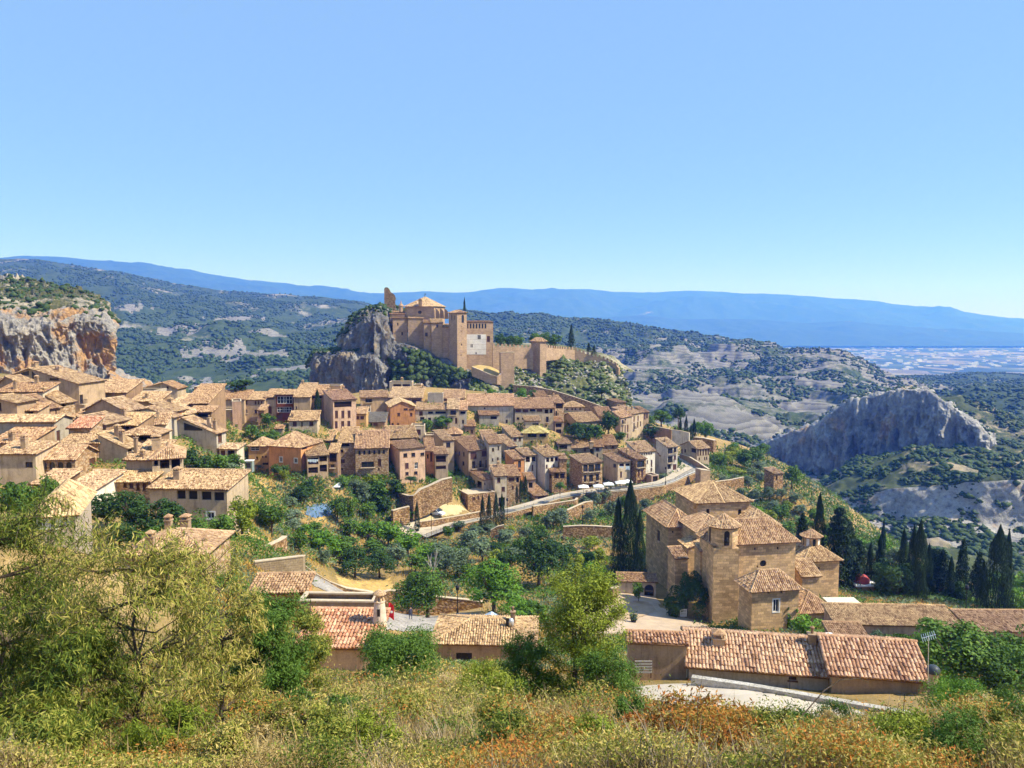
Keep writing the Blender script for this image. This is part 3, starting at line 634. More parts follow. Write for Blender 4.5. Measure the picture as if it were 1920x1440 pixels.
H('narrow house with four stacked windows left of the row of arches', 'C', 205, 1555, 1800, 1048, 1550, 6, 'mono', 2.5, 'beige', [(1590,1060,1720,1100,'o'),(1585,1145,1630,1190),(1585,1290,1650,1340,'s'),(1585,1420,1625,1450)], b=1475)
H('house with six little arched windows under its eave', 'D', 202, 48, 545, 1130, 1530, 8, 'mono', 3.3, 'beige', [(95,1160,130,1225,'a'),(168,1157,203,1222,'a'),(243,1154,278,1219,'a'),(318,1152,352,1216,'a'),(390,1149,425,1213,'a'),(460,1146,495,1210,'a'),(385,1285,438,1390,'s'),(390,1420,415,1450),(140,1325,330,1410,'b')], L=9, ch=[(.15,.7,.5,.8)])
H('wide roof with dormer and long loggia behind the pink front house', 'D', 216, 545, 985, 985, 1070, 14, 'mono', 2.1, 'tan', [(580,990,740,1040,'o'),(765,985,925,1030,'o')], b=395, L=10, ch=[(.35,.45,.9,.5)])
H('pink house with three square upper windows standing on the garden wall', 'D', 204, 715, 1095, 1145, 1640, 30, 'mono', 0.9, 'pink', [(770,1200,830,1260),(890,1192,948,1253),(1025,1190,1085,1240),(797,1345,850,1430,'s'),(938,1335,990,1430,'g'),(800,1480,850,1530),(930,1470,984,1520)], b=555)
H('narrow bright orange house beside the pink garden house', 'D', 215, 1112, 1240, 1175, 1600, 10, 'mono', 2.2, 'orange', [(1117,1215,1150,1275),(1172,1185,1205,1320,'s')], L=9)
H('small balconied house right of the orange house', 'D', 213, 1250, 1440, 1222, 1600, 15, 'mono', 1.0, 'beige', [(1258,1238,1410,1335,'o'),(1250,1385,1410,1440,'o')], b=1190, L=6)
H('whitish flat topped block with a wide brown window in mid village', 'D', 240, 880, 1085, 790, 1010, 3, 'flat', 0, 'pale', [(945,842,1030,920,'s'),(990,975,1025,1010)], L=6)
H('tall narrow house with one faint window between orange and twin shuttered houses', 'D', 230, 1370, 1530, 1015, 1520, 28, 'mono', 2.0, 'tan', [(1412,1037,1475,1112,'w')], b=1225)
H('small hipped roofs crowding above the tall narrow house', 'D', 244, 1400, 1640, 908, 980, 3, 'hip', 1.6, 'brown', [], L=6)
H('house with two wide shuttered attic windows and white balcony fronts', 'E', 228, 150, 455, 1010, 1385, 32, 'mono', 2.8, 'beige', [(178,1022,268,1125,'s'),(345,1005,430,1082,'s'),(200,1160,248,1270,'b'),(310,1150,345,1250,'b'),(405,1140,440,1255,'b'),(-55,1010,-40,1060),(0,1010,20,1070),(65,1020,85,1080),(-70,1140,-40,1195),(55,1160,85,1220)], b=-70)
# --- back rows under the castle
H('long low house with a balcony and a white framed door below the rock', 'D', 262, 130, 540, 370, 600, 12, 'mono', 1.6, 'tan', [(200,385,300,440,'b'),(218,482,272,570,'W')], b=80, L=7, rf='light')
H('very wide pale roof directly below the castle rock', 'D', 262, 550, 1045, 372, 470, 2, 'mono', 2.5, 'brown', [(750,392,880,430,'s'),(900,394,1030,432,'s')], L=13, rf='light', ch=[(.95,.9,.6,.8)])
H('roof terrace block with two wide openings and a round chimney', 'D', 279, 560, 900, 133, 240, 2, 'flat', 0, 'beige', [(618,162,735,205,'o'),(758,162,870,205,'o')], L=6, ch=[(.5,.7,.8,.9)])
H('low ochre block right of the roof terrace', 'D', 277, 930, 1040, 172, 240, 2, 'flat', 0, 'ochre', [], L=5)
H('roof with a dark porch at the right end of the wide pale roof', 'D', 262, 1380, 1690, 382, 480, 4, 'mono', 2.2, 'brown', [(1470,392,1600,432,'o')], L=8, rf='light')
H('grey attic wall set into the pale roofs', 'D', 258, 1135, 1365, 302, 400, 2, 'flat', 0, 'grey', [], L=3)
H('bright orange gabled house facing right with two slit windows', 'D', 246, 575, 945, 508, 790, 14, 'gside', 1.7, 'orange', [(775,525,835,552),(855,535,925,552),(680,592,720,640,'s'),(870,592,905,640,'s'),(592,745,625,780),(677,745,705,790,'s')], b=412, fr=.46, rf='light')
H('whitish house with a long dark attic opening and pale shutters', 'D', 250, 950, 1420, 552, 840, 3, 'mono', 1.5, 'pale', [(1008,568,1060,630,'s'),(1140,572,1215,610,'o'),(1250,570,1410,610,'o'),(1020,655,1085,705),(1140,665,1185,715),(1255,665,1300,710)], L=9, ch=[(.3,.95,.8,.5)])
H('house with one big brown balcony behind the round green tree', 'D', 250, 1430, 1600, 542, 840, 3, 'mono', 2.4, 'beige', [(1475,555,1560,625,'b'),(1455,665,1505,720),(1545,665,1578,750,'s')], L=8, rf='light')
H('narrow grey house with a reddish roof right of the balcony house', 'D', 251, 1605, 1720, 555, 840, 3, 'mono', 2.2, 'grey', [(1625,572,1700,612,'o'),(1650,700,1680,750)], L=8, rf='pinkish')
H('tiny ochre outbuilding with two windows by the shuttered tower house', 'D', 228, 60, 210, 610, 760, 3, 'mono', 1.3, 'ochre', [(62,642,105,685,'s'),(127,642,180,685,'s')], L=5, rf='light')
H('low shed with a grey sheet roof beneath the orange gabled house', 'D', 238, 235, 490, 735, 830, 3, 'mono', 2.0, 'tan', [(270,745,300,800,'n'),(320,745,385,790,'s')], L=8, rf='slate')
H('large grey-beige house with a streaky pinkish roof in the back row', 'E', 262, 120, 822, 330, 610, 1, 'mono', 3.0, 'grey', [(145,397,245,445,'g'),(375,350,402,376,'a'),(705,535,735,590)], L=10, rf='pinkish', ch=[(.4,.95,.5,.6)])
H('little house with an open terrace before the streaky roofed house', 'E', 258, 312, 602, 470, 610, 8, 'mono', 1.5, 'grey', [(480,485,570,530,'o'),(300,455,310,490)], b=262, L=6)
H('plain brown block above the back row', 'E', 276, 490, 880, 175, 280, 3, 'flat', 0, 'tan', [], L=6)
H('long house with a row of red shutters under the eave', 'E', 262, 842, 1425, 370, 650, 3, 'mono', 2.6, 'beige', [(850,378,935,420,'s'),(960,380,1045,420,'s'),(1067,376,1150,415,'o'),(1175,374,1255,412,'s'),(1290,382,1345,445,'o'),(1370,378,1410,440,'o'),(870,500,910,535),(950,505,980,530),(1165,497,1190,548),(1310,490,1350,575,'b'),(1300,610,1325,645)], L=9, ch=[(.4,.85,.9,1)])
H('tall narrow house with a gallery right of the red shutter row', 'E', 268, 1445, 1580, 290, 690, 22, 'mono', 2.0, 'tan', [(1457,297,1565,368,'o'),(1452,405,1480,480,'b'),(1452,517,1490,550),(1452,592,1500,640)], b=1350, ch=[(.4,.8,.5,1)])
H('roof slope climbing behind the tall narrow gallery house', 'E', 281, 1200, 1370, 240, 320, 14, 'mono', 2.2, 'brown', [], L=9)
H('cream house with four tiny windows at the upper right of the village', 'E', 281, 1582, 1875, 347, 430, 4, 'hip', 1.7, 'pale', [(1610,367,1640,390),(1690,362,1715,390),(1740,362,1765,390),(1810,352,1835,385)], L=7)
H('plain house with a steep gable and arched window above the dark round trees', 'F', 266, 500, 842, 417, 570, 22, 'gable', 2.4, 'beige', [(687,432,718,485),(333,420,398,470,'a')], b=215)
H('ochre house with a smooth red roof in mid village', 'E', 258, 315, 650, 705, 800, 12, 'mono', 1.8, 'ochre', [(372,722,415,770,'W'),(492,722,535,770,'W')], b=240, L=6, rf='red')
H('house with three shutters left of the lichen roof', 'E', 249, 800, 965, 800, 1010, 28, 'mono', 2.6, 'grey', [(822,812,870,860,'s'),(900,806,935,855,'s')], b=650)
H('ochre many sided house with a yellow lichen roof and two wide balconies', 'E', 251, 965, 1340, 737, 940, 2, 'hip', 2.2, 'ochre', [(1037,742,1170,800,'o'),(1212,742,1310,798,'o'),(1077,852,1110,910,'s'),(1222,852,1250,905,'s')], L=8, rf='lichen', ch=[(.05,.4,.5,1)])
H('small tile roof tucked behind the lichen roof', 'E', 264, 820, 1210, 598, 660, 2, 'mono', .9, 'brown', [], L=5)
H('pale roofed house with two dark attic openings in mid village', 'E', 243, 378, 560, 858, 1020, 12, 'mono', 2.2, 'grey', [(387,862,450,908,'o'),(475,865,545,945,'o')], L=8, rf='light')
H('tall grey plastered house with few windows behind the terracotta strip house', 'E', 242, 745, 870, 945, 1260, 32, 'mono', 2.6, 'grey', [(765,960,860,1032,'s'),(640,1120,660,1180),(600,950,620,1000)], b=560)
H('slim terracotta coloured house between two tall grey ones', 'E', 229, 828, 985, 1137, 1450, 32, 'mono', 1.7, 'orange', [(890,1152,935,1250,'w'),(887,1275,930,1310,'s')], b=700)
H('white house with a pair of dark attic openings and one slim shutter', 'E', 231, 992, 1160, 1082, 1584, 32, 'mono', 1.4, 'white', [(1005,1092,1070,1175,'o'),(1095,1088,1155,1165,'o'),(1095,1212,1120,1300,'s'),(1037,1340,1057,1375),(1100,1330,1120,1370)], b=862)
H('white house with three attic openings above the tiled porch', 'E', 230, 1297, 1512, 1095, 1600, 32, 'mono', 2.0, 'white', [(1312,1107,1360,1175,'o'),(1377,1102,1425,1170,'o'),(1440,1097,1490,1160,'o'),(1308,1210,1335,1265,'s'),(1415,1202,1440,1250,'s')], b=1112, ch=[(.2,.9,.5,.7),(.75,.75,.6,.8)])
H('tiled porch on stone walls beside the restaurant terrace', 'E', 228, 1400, 1600, 1330, 1645, 14, 'mono', .9, 'stone', [(1430,1342,1505,1420,'o'),(1520,1342,1590,1418,'o'),(1360,1345,1390,1420,'o')], b=1345, L=5)
H('small projecting roof on the stone wall right of the three opening white house', 'E', 231, 1515, 1620, 1130, 1500, 10, 'mono', .9, 'stone', [], L=4)
H('low roof over a deep dark terrace in mid village', 'E', 252, 1500, 1690, 905, 1020, 16, 'mono', 1.9, 'tan', [(1510,918,1630,980,'o')], b=1345)
H('long mixed house with a brown garage door below the dark trees', 'F', 254, 380, 690, 805, 970, 5, 'mono', 1.9, 'tan', [(412,832,500,915,'s'),(595,808,630,850,'s')], L=7)
H('square house with a stubby tower chimney in the middle right rows', 'F', 253, 752, 885, 790, 970, 4, 'mono', 1.8, 'tan', [(777,800,825,838,'s'),(787,880,810,940)], L=7, ch=[(-.25,.1,1.2,1.2)])
H('house with four scattered small windows right of the stubby tower', 'F', 257, 885, 1110, 764, 930, 8, 'mono', 2.2, 'tan', [(925,772,940,810),(1017,768,1050,800,'s'),(915,870,935,900),(1002,866,1025,895)], L=8)
H('hotel-like house with nine balcony windows over the terrace umbrellas', 'F', 232, 575, 877, 1040, 1405, 28, 'mono', 1.4, 'tan', [(590,1052,655,1155,'b'),(670,1048,750,1155,'b'),(765,1040,845,1145,'b'),(597,1207,637,1308,'b'),(677,1200,735,1306,'b'),(777,1190,825,1290,'b'),(597,1342,630,1390),(655,1345,765,1420,'n'),(782,1312,820,1360)], b=385)
H('house with white laundry on its upper balcony behind the tallest cypress', 'F', 236, 1108, 1297, 1022, 1365, 28, 'mono', 1.4, 'tan', [(1132,1032,1200,1080,'o'),(1220,1032,1288,1072,'o'),(1142,1152,1170,1240,'s'),(1122,1312,1150,1350,'a'),(1037,1037,1080,1090)], b=890)
H('stone sided house with a dark glazed balcony and red garage door', 'F', 237, 1388, 1530, 978, 1385, 32, 'mono', 2.0, 'stone', [(1397,992,1505,1088,'b'),(1407,1132,1435,1230,'s'),(1457,1130,1485,1232,'s'),(1397,1277,1490,1370,'s')], b=1105, ch=[(.05,.5,.6,1.2)])
H('white house with a dentil row of little openings under the eave', 'F', 244, 1400, 1668, 868, 1335, 25, 'mono', 2.3, 'white', [(1425,882,1447,912),(1460,880,1482,908),(1495,877,1517,905),(1530,873,1552,901),(1565,868,1587,896),(1600,864,1622,892),(1540,982,1560,1035,'s'),(1602,977,1625,1078,'s'),(1597,1097,1622,1148,'s')], b=1240, ch=[(.3,.7,.9,.4)])
H('flat garage annex with a dark door below the dentil eave', 'F', 237, 1612, 1720, 1215, 1335, 25, 'flat', 0, 'pink', [(1632,1222,1708,1315,'n')], L=4)
H('tan house squeezed between the dentil eave house and the tall white one', 'F', 250, 1740, 1828, 915, 1260, 22, 'mono', 2.2, 'tan', [(1745,1010,1760,1045),(1785,920,1800,945)], b=1660)
H('tall white balconied house at the bend of the road', 'G', 247, 572, 725, 632, 985, 32, 'mono', 2.0, 'white', [(577,642,650,725,'b'),(667,635,705,705,'b'),(577,762,650,860,'b'),(667,752,700,815,'s'),(567,885,625,960,'n'),(652,882,705,978,'s')], b=400, rf='light', ch=[(.35,.5,.6,1)])
H('last house at the bend with a row of five tall columns between windows', 'G', 262, 1017, 1200, 657, 890, 22, 'gable', 1.9, 'beige', [(1017,668,1042,755,'s'),(1057,664,1080,750,'s'),(1097,660,1120,748,'s'),(1137,656,1160,745,'s'),(1175,652,1195,740,'s'),(1042,782,1060,820),(1122,772,1140,820),(1152,768,1170,815),(767,652,800,740,'s'),(822,657,850,705),(927,645,1000,710,'n')], b=775)
H('big many-windowed house at the right end of the upper village', 'F', 285, 1150, 1317, 350, 710, 50, 'mono', 1.9, 'beige', [(1165,378,1195,440,'b'),(1207,364,1230,388),(1165,478,1180,578,'s'),(1210,458,1225,575,'s'),(1245,452,1265,558,'s'),(1245,582,1265,645,'s')], b=1040)
H('sunlit long facade adjoining the many-windowed house', 'F', 293, 1318, 1492, 300, 700, 50, 'mono', 1.9, 'beige', [(1342,322,1360,400,'s'),(1402,314,1420,390,'s'),(1342,422,1360,515,'b'),(1397,405,1415,490,'s'),(1440,400,1455,470)], L=9, ch=[(.4,.5,.5,1.2),(.7,.4,.5,1.2)])
H('end bay with two tall dark openings on the upper right edge of the village', 'F', 304, 1497, 1572, 268, 520, 22, 'mono', 1.5, 'tan', [(1502,282,1522,368,'s'),(1532,280,1556,350,'s')], L=7)
H('small building with two arches below the castle hill wall', 'F', 312, 1097, 1228, 122, 240, 20, 'mono', .5, 'tan', [(1107,152,1137,196,'a'),(1160,147,1190,192,'a')], b=890, L=9)
H('low roof left of the many-windowed house', 'F', 284, 830, 1040, 330, 420, 6, 'mono', 2.4, 'brown', [], L=9)
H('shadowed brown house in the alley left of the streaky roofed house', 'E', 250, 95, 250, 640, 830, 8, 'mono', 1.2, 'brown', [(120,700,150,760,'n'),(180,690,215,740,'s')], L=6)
H('greyish house stepped below the pair of dark attic openings', 'E', 228, 455, 640, 900, 1275, 14, 'mono', 1.8, 'grey', [(575,1100,600,1200,'s'),(585,935,605,990),(500,1115,520,1160),(500,960,530,1010)], L=8, rf='light')
H('low flat brown block in the alley above the small balconied house', 'D', 238, 1095, 1235, 930, 1060, 5, 'flat', 0, 'brown', [(1130,960,1170,1000,'n')], L=5)
H('small porch house in the dark corner left of the steep arched gable', 'F', 262, 165, 290, 410, 600, 8, 'mono', 1.0, 'tan', [(175,430,265,490,'o'),(180,520,260,580,'n')], L=5)
H('little lean-to house on the slope below the long shuttered house', 'E', 254, 1000, 1220, 560, 660, 6, 'mono', .9, 'tan', [(1110,590,1200,630,'o')], L=5)
H('roofed terrace house left of the roadside garage group', 'H', 224, 1340, 1460, 480, 640, 12, 'mono', 1.0, 'pink', [(1370,520,1430,600,'n')], L=5)
H('plain tan house between the windowed row and the small low house', 'C', 222, 350, 440, 560, 720, 4, 'mono', 1.0, 'brown', [(370,600,410,660,'s')], L=5)
# --- front group by the road
H('banded stone and plaster house with an open corner stair', 'H', 221, 685, 852, 484, 860, 30, 'mono', 1.6, 'beige', [(537,482,565,555,'s'),(592,497,665,598,'o'),(602,617,665,698,'o'),(705,520,722,550)], b=390)
H('pale plastered house with a dark ground floor door behind the roadside cypresses', 'H', 219, 862, 1040, 425, 880, 12, 'mono', 1.8, 'pale', [(897,442,945,520,'s'),(962,582,1013,653,'s'),(917,742,1013,875,'n')], L=7, ch=[(.6,.8,.7,1.4)])
H('right hand neighbour of the pale plastered house with a wide top window', 'H', 220, 1045, 1238, 430, 860, 12, 'mono', 1.8, 'tan', [(1067,447,1153,498,'s'),(1117,567,1145,620,'s'),(1185,440,1225,520,'o')], L=7)
H('low flat stone walled block above the parked car', 'H', 214, 457, 860, 700, 955, 26, 'flat', 0, 'stone', [(522,737,568,783,'s'),(602,722,628,775,'s')], b=218)
H('roadside garage with a brown red door and long tiled slope', 'H', 221, 1462, 1652, 730, 840, 26, 'mono', 2.4, 'pink', [(1507,728,1635,828,'s')], b=1290, L=11)
# --- outlying
H('lone stone shed with a sloping roof on the olive terraces', 'X', 236, 1451, 1468, 889, 918, 24, 'mono', 1.0, 'stone', [(1455,892,1458,900,'n')], b=1433, name='stone_shed', cat='shed')
# ------------------------------------------------------------------ terrain
def g_(py): b = (720 - py) / F_PX; return (-SP + b * CP) / (CP + b * SP)
def PZ(px, py, z): return P(px, py, z / g_(py))
GP = [(960,1440,7.5),(300,1440,7.5),(1700,1440,7.5),(0,1440,7),(1920,1440,7),(960,1380,13),(400,1380,13),(1500,1390,15),(1850,1380,15),(100,1380,12),
      (700,1310,27),(560,1290,33),(700,1278,37),(400,1270,34),(860,1300,34),(1050,1320,27),(1250,1345,28),(1650,1385,24),(1850,1350,30),
      (1290,1332,43.5),(1450,1340,42.5),(1600,1352,41.5),(1720,1366,40.5),(1296,1284,49),(1400,1298,47.4),(1500,1316,45.9),(1600,1335,44.4),(1720,1356,42.6),(1230,1300,48),(1150,1290,50),(900,1262,62),(640,1262,46),(1850,1300,48),
      (1290,1268,60),(1740,1300,56),(1000,1240,72),(740,1215,80),(600,1190,70),
      (770,1165,112),(700,1130,125),(870,1215,88),(860,1150,112),(950,1150,108),(1000,1160,105),(1080,1190,96),
      (1200,1160,118),(1180,1110,136),(1150,1090,144),(1340,1175,116),(1440,1195,106),(1480,1190,106),(1260,1190,106),(1130,1120,128),
      (1640,1125,140),(1600,1150,118),(1750,1140,134),(1850,1160,128),(1920,1170,120),(1800,1215,98),(1900,1240,92),(1700,1220,92),(1600,1220,90),
      (680,1085,140),(1050,1075,150),(900,1040,168),(640,1045,158),(560,1010,152),(760,1070,145),(960,1060,155),(1100,1060,156),
      (470,995,112),(400,985,97),(440,1050,82),(300,1075,70),(150,1110,60),(60,1080,60),(550,1050,100),(480,1090,78),(520,1130,70),
      (530,945,170),(620,985,170),(600,920,185),(660,945,188),(480,915,170),(700,960,192),(740,935,200),
      (900,1000,190),(1000,1005,190),(1100,1000,190),(1060,960,208),(1140,975,205),(1190,955,214),(1225,948,220),(1150,1035,172),(1260,950,222),(1320,900,250),
      (1400,1000,190),(1330,960,215),(1460,925,240),(1480,1000,205),(1400,880,290),(1350,905,262),(1420,940,235),(1560,1040,190),(1540,960,260),(1500,900,300),(1360,850,310),(1240,800,320),(1330,830,320),
      (1450,860,345),(1640,1040,215),(1800,1090,190),(1920,1110,180),
      (1100,780,318),(1000,760,318),(900,745,318),(700,740,300),(600,745,275),(450,780,262),(440,830,222),(380,870,190),(250,745,225),(100,750,185),(20,740,185),(300,735,245),(410,765,270)]
CP_W = [tuple(P(*q)) for q in GP] + [(0, 0, -1.8), (-8, 0, -1.6), (8, 0, -1.9), (0, -15, 2), (-30, -10, 3), (30, -10, -1), (-60, 5, -3), (60, 5, -14), (-110, 60, -17), (-170, 120, -14), (-170, 180, -12), (110, 60, -50), (160, 120, -75), (240, 200, -150), (280, 320, -170), (200, 345, -130), (-120, 345, -60), (-220, 300, -30)]
ROADW = [(800,1008,-52.9),(860,984,-52.4),(930,968,-51.9),(1000,950,-51.2),(1050,934,-50.6),(1100,925,-50.2),(1187,917,-49.6),(1242,910,-49.4),(1267,902,-49.3),(1290,891,-49.1),(1313,882,-49.0),(1309,872,-48.9),(1295,863,-48.8),(1274,854,-48.7)]
ROADI = [(778,999,-52.9),(850,978,-52.4),(925,960,-51.9),(995,941,-51.2),(1045,927,-50.6),(1097,918,-50.2),(1187,911,-49.6),(1230,903,-49.4),(1252,893,-49.3),(1268,881,-49.1),(1277,872,-49.0),(1278,866,-48.9),(1272,861,-48.8),(1262,856,-48.7)]
for (q, r) in zip(ROADW, ROADI):
    a = PZ(*q); b_ = PZ(*r); m_ = a * .3 + b_ * .7; CP_W.append((m_[0], m_[1], m_[2] - .9))
for (x, y, h_) in ((1105,925,26),(1130,922,30),(1160,920,34),(1187,917,38),(1215,913,36),(1242,910,34),(1267,902,32),(1290,891,30),(1000,950,24),(1030,942,22),(930,968,14),(860,984,12)):
    r_ = PZ(x, y, float(np.interp(x, [860, 1050, 1290], [-52.4, -50.6, -49.1]))); q = P(x, y + h_, r_[1] - 2.2); CP_W.append(tuple(q))
CPT = np.array(CP_W + [(x, y, z - (2.0 if x < -60 and y < 200 else .7)) for x, y, z in BASES])
# drop near duplicates
keep = []
for i, q in enumerate(CPT):
    if all((q[0] - CPT[j][0]) ** 2 + (q[1] - CPT[j][1]) ** 2 > 6 for j in keep): keep.append(i)
CPT = CPT[keep]
def tps_fit(p, lam):
    n = len(p); d = np.hypot(p[:, None, 0] - p[None, :, 0], p[:, None, 1] - p[None, :, 1]); K = np.where(d > 0, d * d * np.log(d + 1e-9), 0) + lam * np.eye(n)
    Q = np.c_[np.ones(n), p[:, :2]]; A = np.zeros((n + 3, n + 3)); A[:n, :n] = K; A[:n, n:] = Q; A[n:, :n] = Q.T
    return np.linalg.solve(A, np.r_[p[:, 2], 0, 0, 0])
S_ = 50.0
cpn = CPT.copy(); cpn[:, :2] /= S_; TW = tps_fit(cpn, 0.004)
GX = np.arange(-300, 360.1, 1.5); GY = np.arange(-30, 352.1, 1.5)
XX, YY = np.meshgrid(GX, GY); ZZ = np.zeros_like(XX)
for r_ in range(len(GY)):
    d = np.hypot(XX[r_][:, None] / S_ - cpn[None, :, 0], YY[r_][:, None] / S_ - cpn[None, :, 1])
    ZZ[r_] = np.where(d > 0, d * d * np.log(d + 1e-9), 0) @ TW[:-3] + TW[-3] + TW[-2] * XX[r_] / S_ + TW[-1] * YY[r_] / S_
ZZ += fbm(np.stack([XX / 9, YY / 9, XX * 0], -1), 3) * np.clip((YY - 5) / 60, .08, .22)
ZZ = np.clip(ZZ, -230, 25)
def gz(x, y):
    fx = np.clip((np.asarray(x) - GX[0]) / 1.5, 0, len(GX) - 1.001); fy = np.clip((np.asarray(y) - GY[0]) / 1.5, 0, len(GY) - 1.001)
    i = fx.astype(int); j = fy.astype(int); a = fx - i; b_ = fy - j
    return (ZZ[j, i] * (1 - a) + ZZ[j, i + 1] * a) * (1 - b_) + (ZZ[j + 1, i] * (1 - a) + ZZ[j + 1, i + 1] * a) * b_
def cast(px, py, dmin=4.0, dmax=345):
    r = ray(px, py); r = r / r[1]; t = np.arange(dmin, dmax, .25); h = gz(r[0] * t, t) - r[2] * t; k = np.argmax(h > 0)
    if h[k] <= 0: return None
    return r * t[k]
# ground material: dry soil, straw and low green growth
m, N, L, b = newmat('ground soil'); co = coord(N)
n1 = noise(N, L, co, 0.035, 6, 0.6); n2 = noise(N, L, co, 0.6, 6, 0.7); n3 = noise(N, L, co, 6, 4, .7)
r1 = ramp(N, [(0.34, (0.11, 0.11, 0.035)), (0.43, (0.26, 0.19, 0.07)), (0.54, (0.38, 0.26, 0.105)), (0.68, (0.44, 0.34, 0.20))])
L.new(math_(N, L, 'ADD', math_(N, L, 'MULTIPLY', n1.outputs[0], .6), math_(N, L, 'MULTIPLY', n2.outputs[0], .4)), r1.inputs[0])
r2 = ramp(N, [(.3, (.55, .52, .5)), (.65, (1.15, 1.12, 1.08))]); L.new(n3.outputs[0], r2.inputs[0])
L.new(mix(N, L, .9, r1.outputs[0], r2.outputs[0], 'MULTIPLY'), b.inputs['Base Color']); bump(N, L, n3.outputs[0], b, .6, .1); M_SOIL = m
nx, ny = len(GX), len(GY); idx = np.arange(nx * ny).reshape(ny, nx)
F = np.stack([idx[:-1, :-1], idx[:-1, 1:], idx[1:, 1:], idx[1:, :-1]], -1).reshape(-1, 4)
tag(link('terrain', quadmesh('terrain', np.stack([XX, YY, ZZ], -1).reshape(-1, 3), F, M_SOIL, smooth=True)), 'dry grassy hillside and garden ground under and around the village', None, kind='structure')
def ground_patch(name, polypx, mat, label, res=.6, lift=.1, kind='structure', cat=None):
    pts = [cast(*q) for q in polypx]; pts = np.array([p for p in pts if p is not None])[:, :2]
    x0, y0 = pts.min(0); x1, y1 = pts.max(0); X, Y = np.meshgrid(np.arange(x0, x1, res), np.arange(y0, y1, res)); cx, cyy = X + res / 2, Y + res / 2
    ins = np.zeros_like(cx, bool); n = len(pts)
    for k in range(n):
        a, b_ = pts[k], pts[(k + 1) % n]; c = ((a[1] > cyy) != (b_[1] > cyy)) & (cx < (b_[0] - a[0]) * (cyy - a[1]) / (b_[1] - a[1] + 1e-9) + a[0]); ins ^= c
    qx, qy = X[ins], Y[ins]; V = []; 
    for dx, dy in ((0, 0), (res, 0), (res, res), (0, res)): V.append(np.stack([qx + dx, qy + dy, gz(qx + dx, qy + dy) + lift], -1))
    V = np.stack(V, 1).reshape(-1, 3); F = np.arange(len(V)).reshape(-1, 4)
    o = link(name, quadmesh(name, V, F, mat, V[:, :2])); tag(o, label, cat, kind=kind); return o
# ------------------------------------------------------------------ lofted land forms
def resample(row, n):
    row = np.array(row, float); t = (row[:, 0] - row[0, 0]) / (row[-1, 0] - row[0, 0]); u = np.linspace(0, 1, n)
    out = np.stack([np.interp(u, t, row[:, k]) for k in range(3)], -1)
    for _ in range(max(1, n // 60)):
        out[1:-1, 1:] = (out[:-2, 1:] + 2 * out[1:-1, 1:] + out[2:, 1:]) / 4
    return out
def loft(name, rows, nx, ny, mats, amps, freq, label, octv=5, terr=0.0, smooth_it=6, zs=1.0, cat=None, kind='structure', seed=0.0, vert=1.0, matrows=None, matfun=None):
    R = np.stack([resample(r, nx) for r in rows]); k = len(rows); per = [max(2, int(round(ny * q))) for q in (np.ones(k - 1) / (k - 1))]
    u = np.linspace(0, k - 1, ny); i = np.minimum(u.astype(int), k - 2); f = (u - i)[:, None, None]
    G = R[i] * (1 - f) + R[i + 1] * f; a = np.interp(u, range(k), amps)
    for _ in range(smooth_it): G[1:-1] = (G[:-2] + 2 * G[1:-1] + G[2:]) / 4
    Pn = PA(G[..., 0], G[..., 1], G[..., 2][..., None] * 0 + 1) if False else None
    px, py, d = G[..., 0], G[..., 1], G[..., 2]; A = (px - 960) / F_PX; B = (720 - py) / F_PX; yy = CP + B * SP
    V = np.stack([A / yy * d, d, (-SP + B * CP) / yy * d], -1)
    du = np.gradient(V, axis=1); dv = np.gradient(V, axis=0); Nn = np.cross(du, dv); Nn /= np.linalg.norm(Nn, axis=-1)[..., None] + 1e-9
    s = np.sign((Nn * -V).sum(-1)); Nn *= s[..., None]
    q = V * np.array([1, 1, vert]) / freq + seed
    if terr > 0: h = .75 * fbm(q, octv) + .9 * (.35 - np.abs(fbm(q * 2.3 + 9, octv)) * 1.6)
    else: h = fbm(q, octv)
    V = V + Nn * (h * a[:, None])[..., None]
    if zs > 1.0:   # stepped strata
        z = V[..., 2]; st = zs; zz = z / st + fbm(V / (freq * 1.5) + 5, 2) * 1.5; fr = zz - np.floor(zz); V[..., 2] += (np.clip(fr * 2.5, 0, 1) - fr) * st * .8
    idx = np.arange(nx * ny).reshape(ny, nx); F = np.stack([idx[:-1, :-1], idx[:-1, 1:], idx[1:, 1:], idx[1:, :-1]], -1).reshape(-1, 4)
    mi = None
    if matrows: mi = np.repeat(np.interp((u[:-1] + u[1:]) / 2, range(k), matrows).round().astype(int), nx - 1)
    if matfun: mi = matfun(px[:-1, :-1], py[:-1, :-1]).astype(int).ravel()
    o = link(name, quadmesh(name, V.reshape(-1, 3), F, mats, smooth=True, mi=mi)); tag(o, label, cat, kind=kind)
    return o, V
ico_v = []; 
_bm = bmesh.new(); bmesh.ops.create_icosphere(_bm, subdivisions=1, radius=1); ICO_V = np.array([v.co for v in _bm.verts]); ICO_F = np.array([[v.index for v in f.verts] for f in _bm.faces]); _bm.free()
_bm = bmesh.new(); bmesh.ops.create_icosphere(_bm, subdivisions=2, radius=1); ICO2_V = np.array([v.co for v in _bm.verts]); ICO2_F = np.array([[v.index for v in f.verts] for f in _bm.faces]); _bm.free()
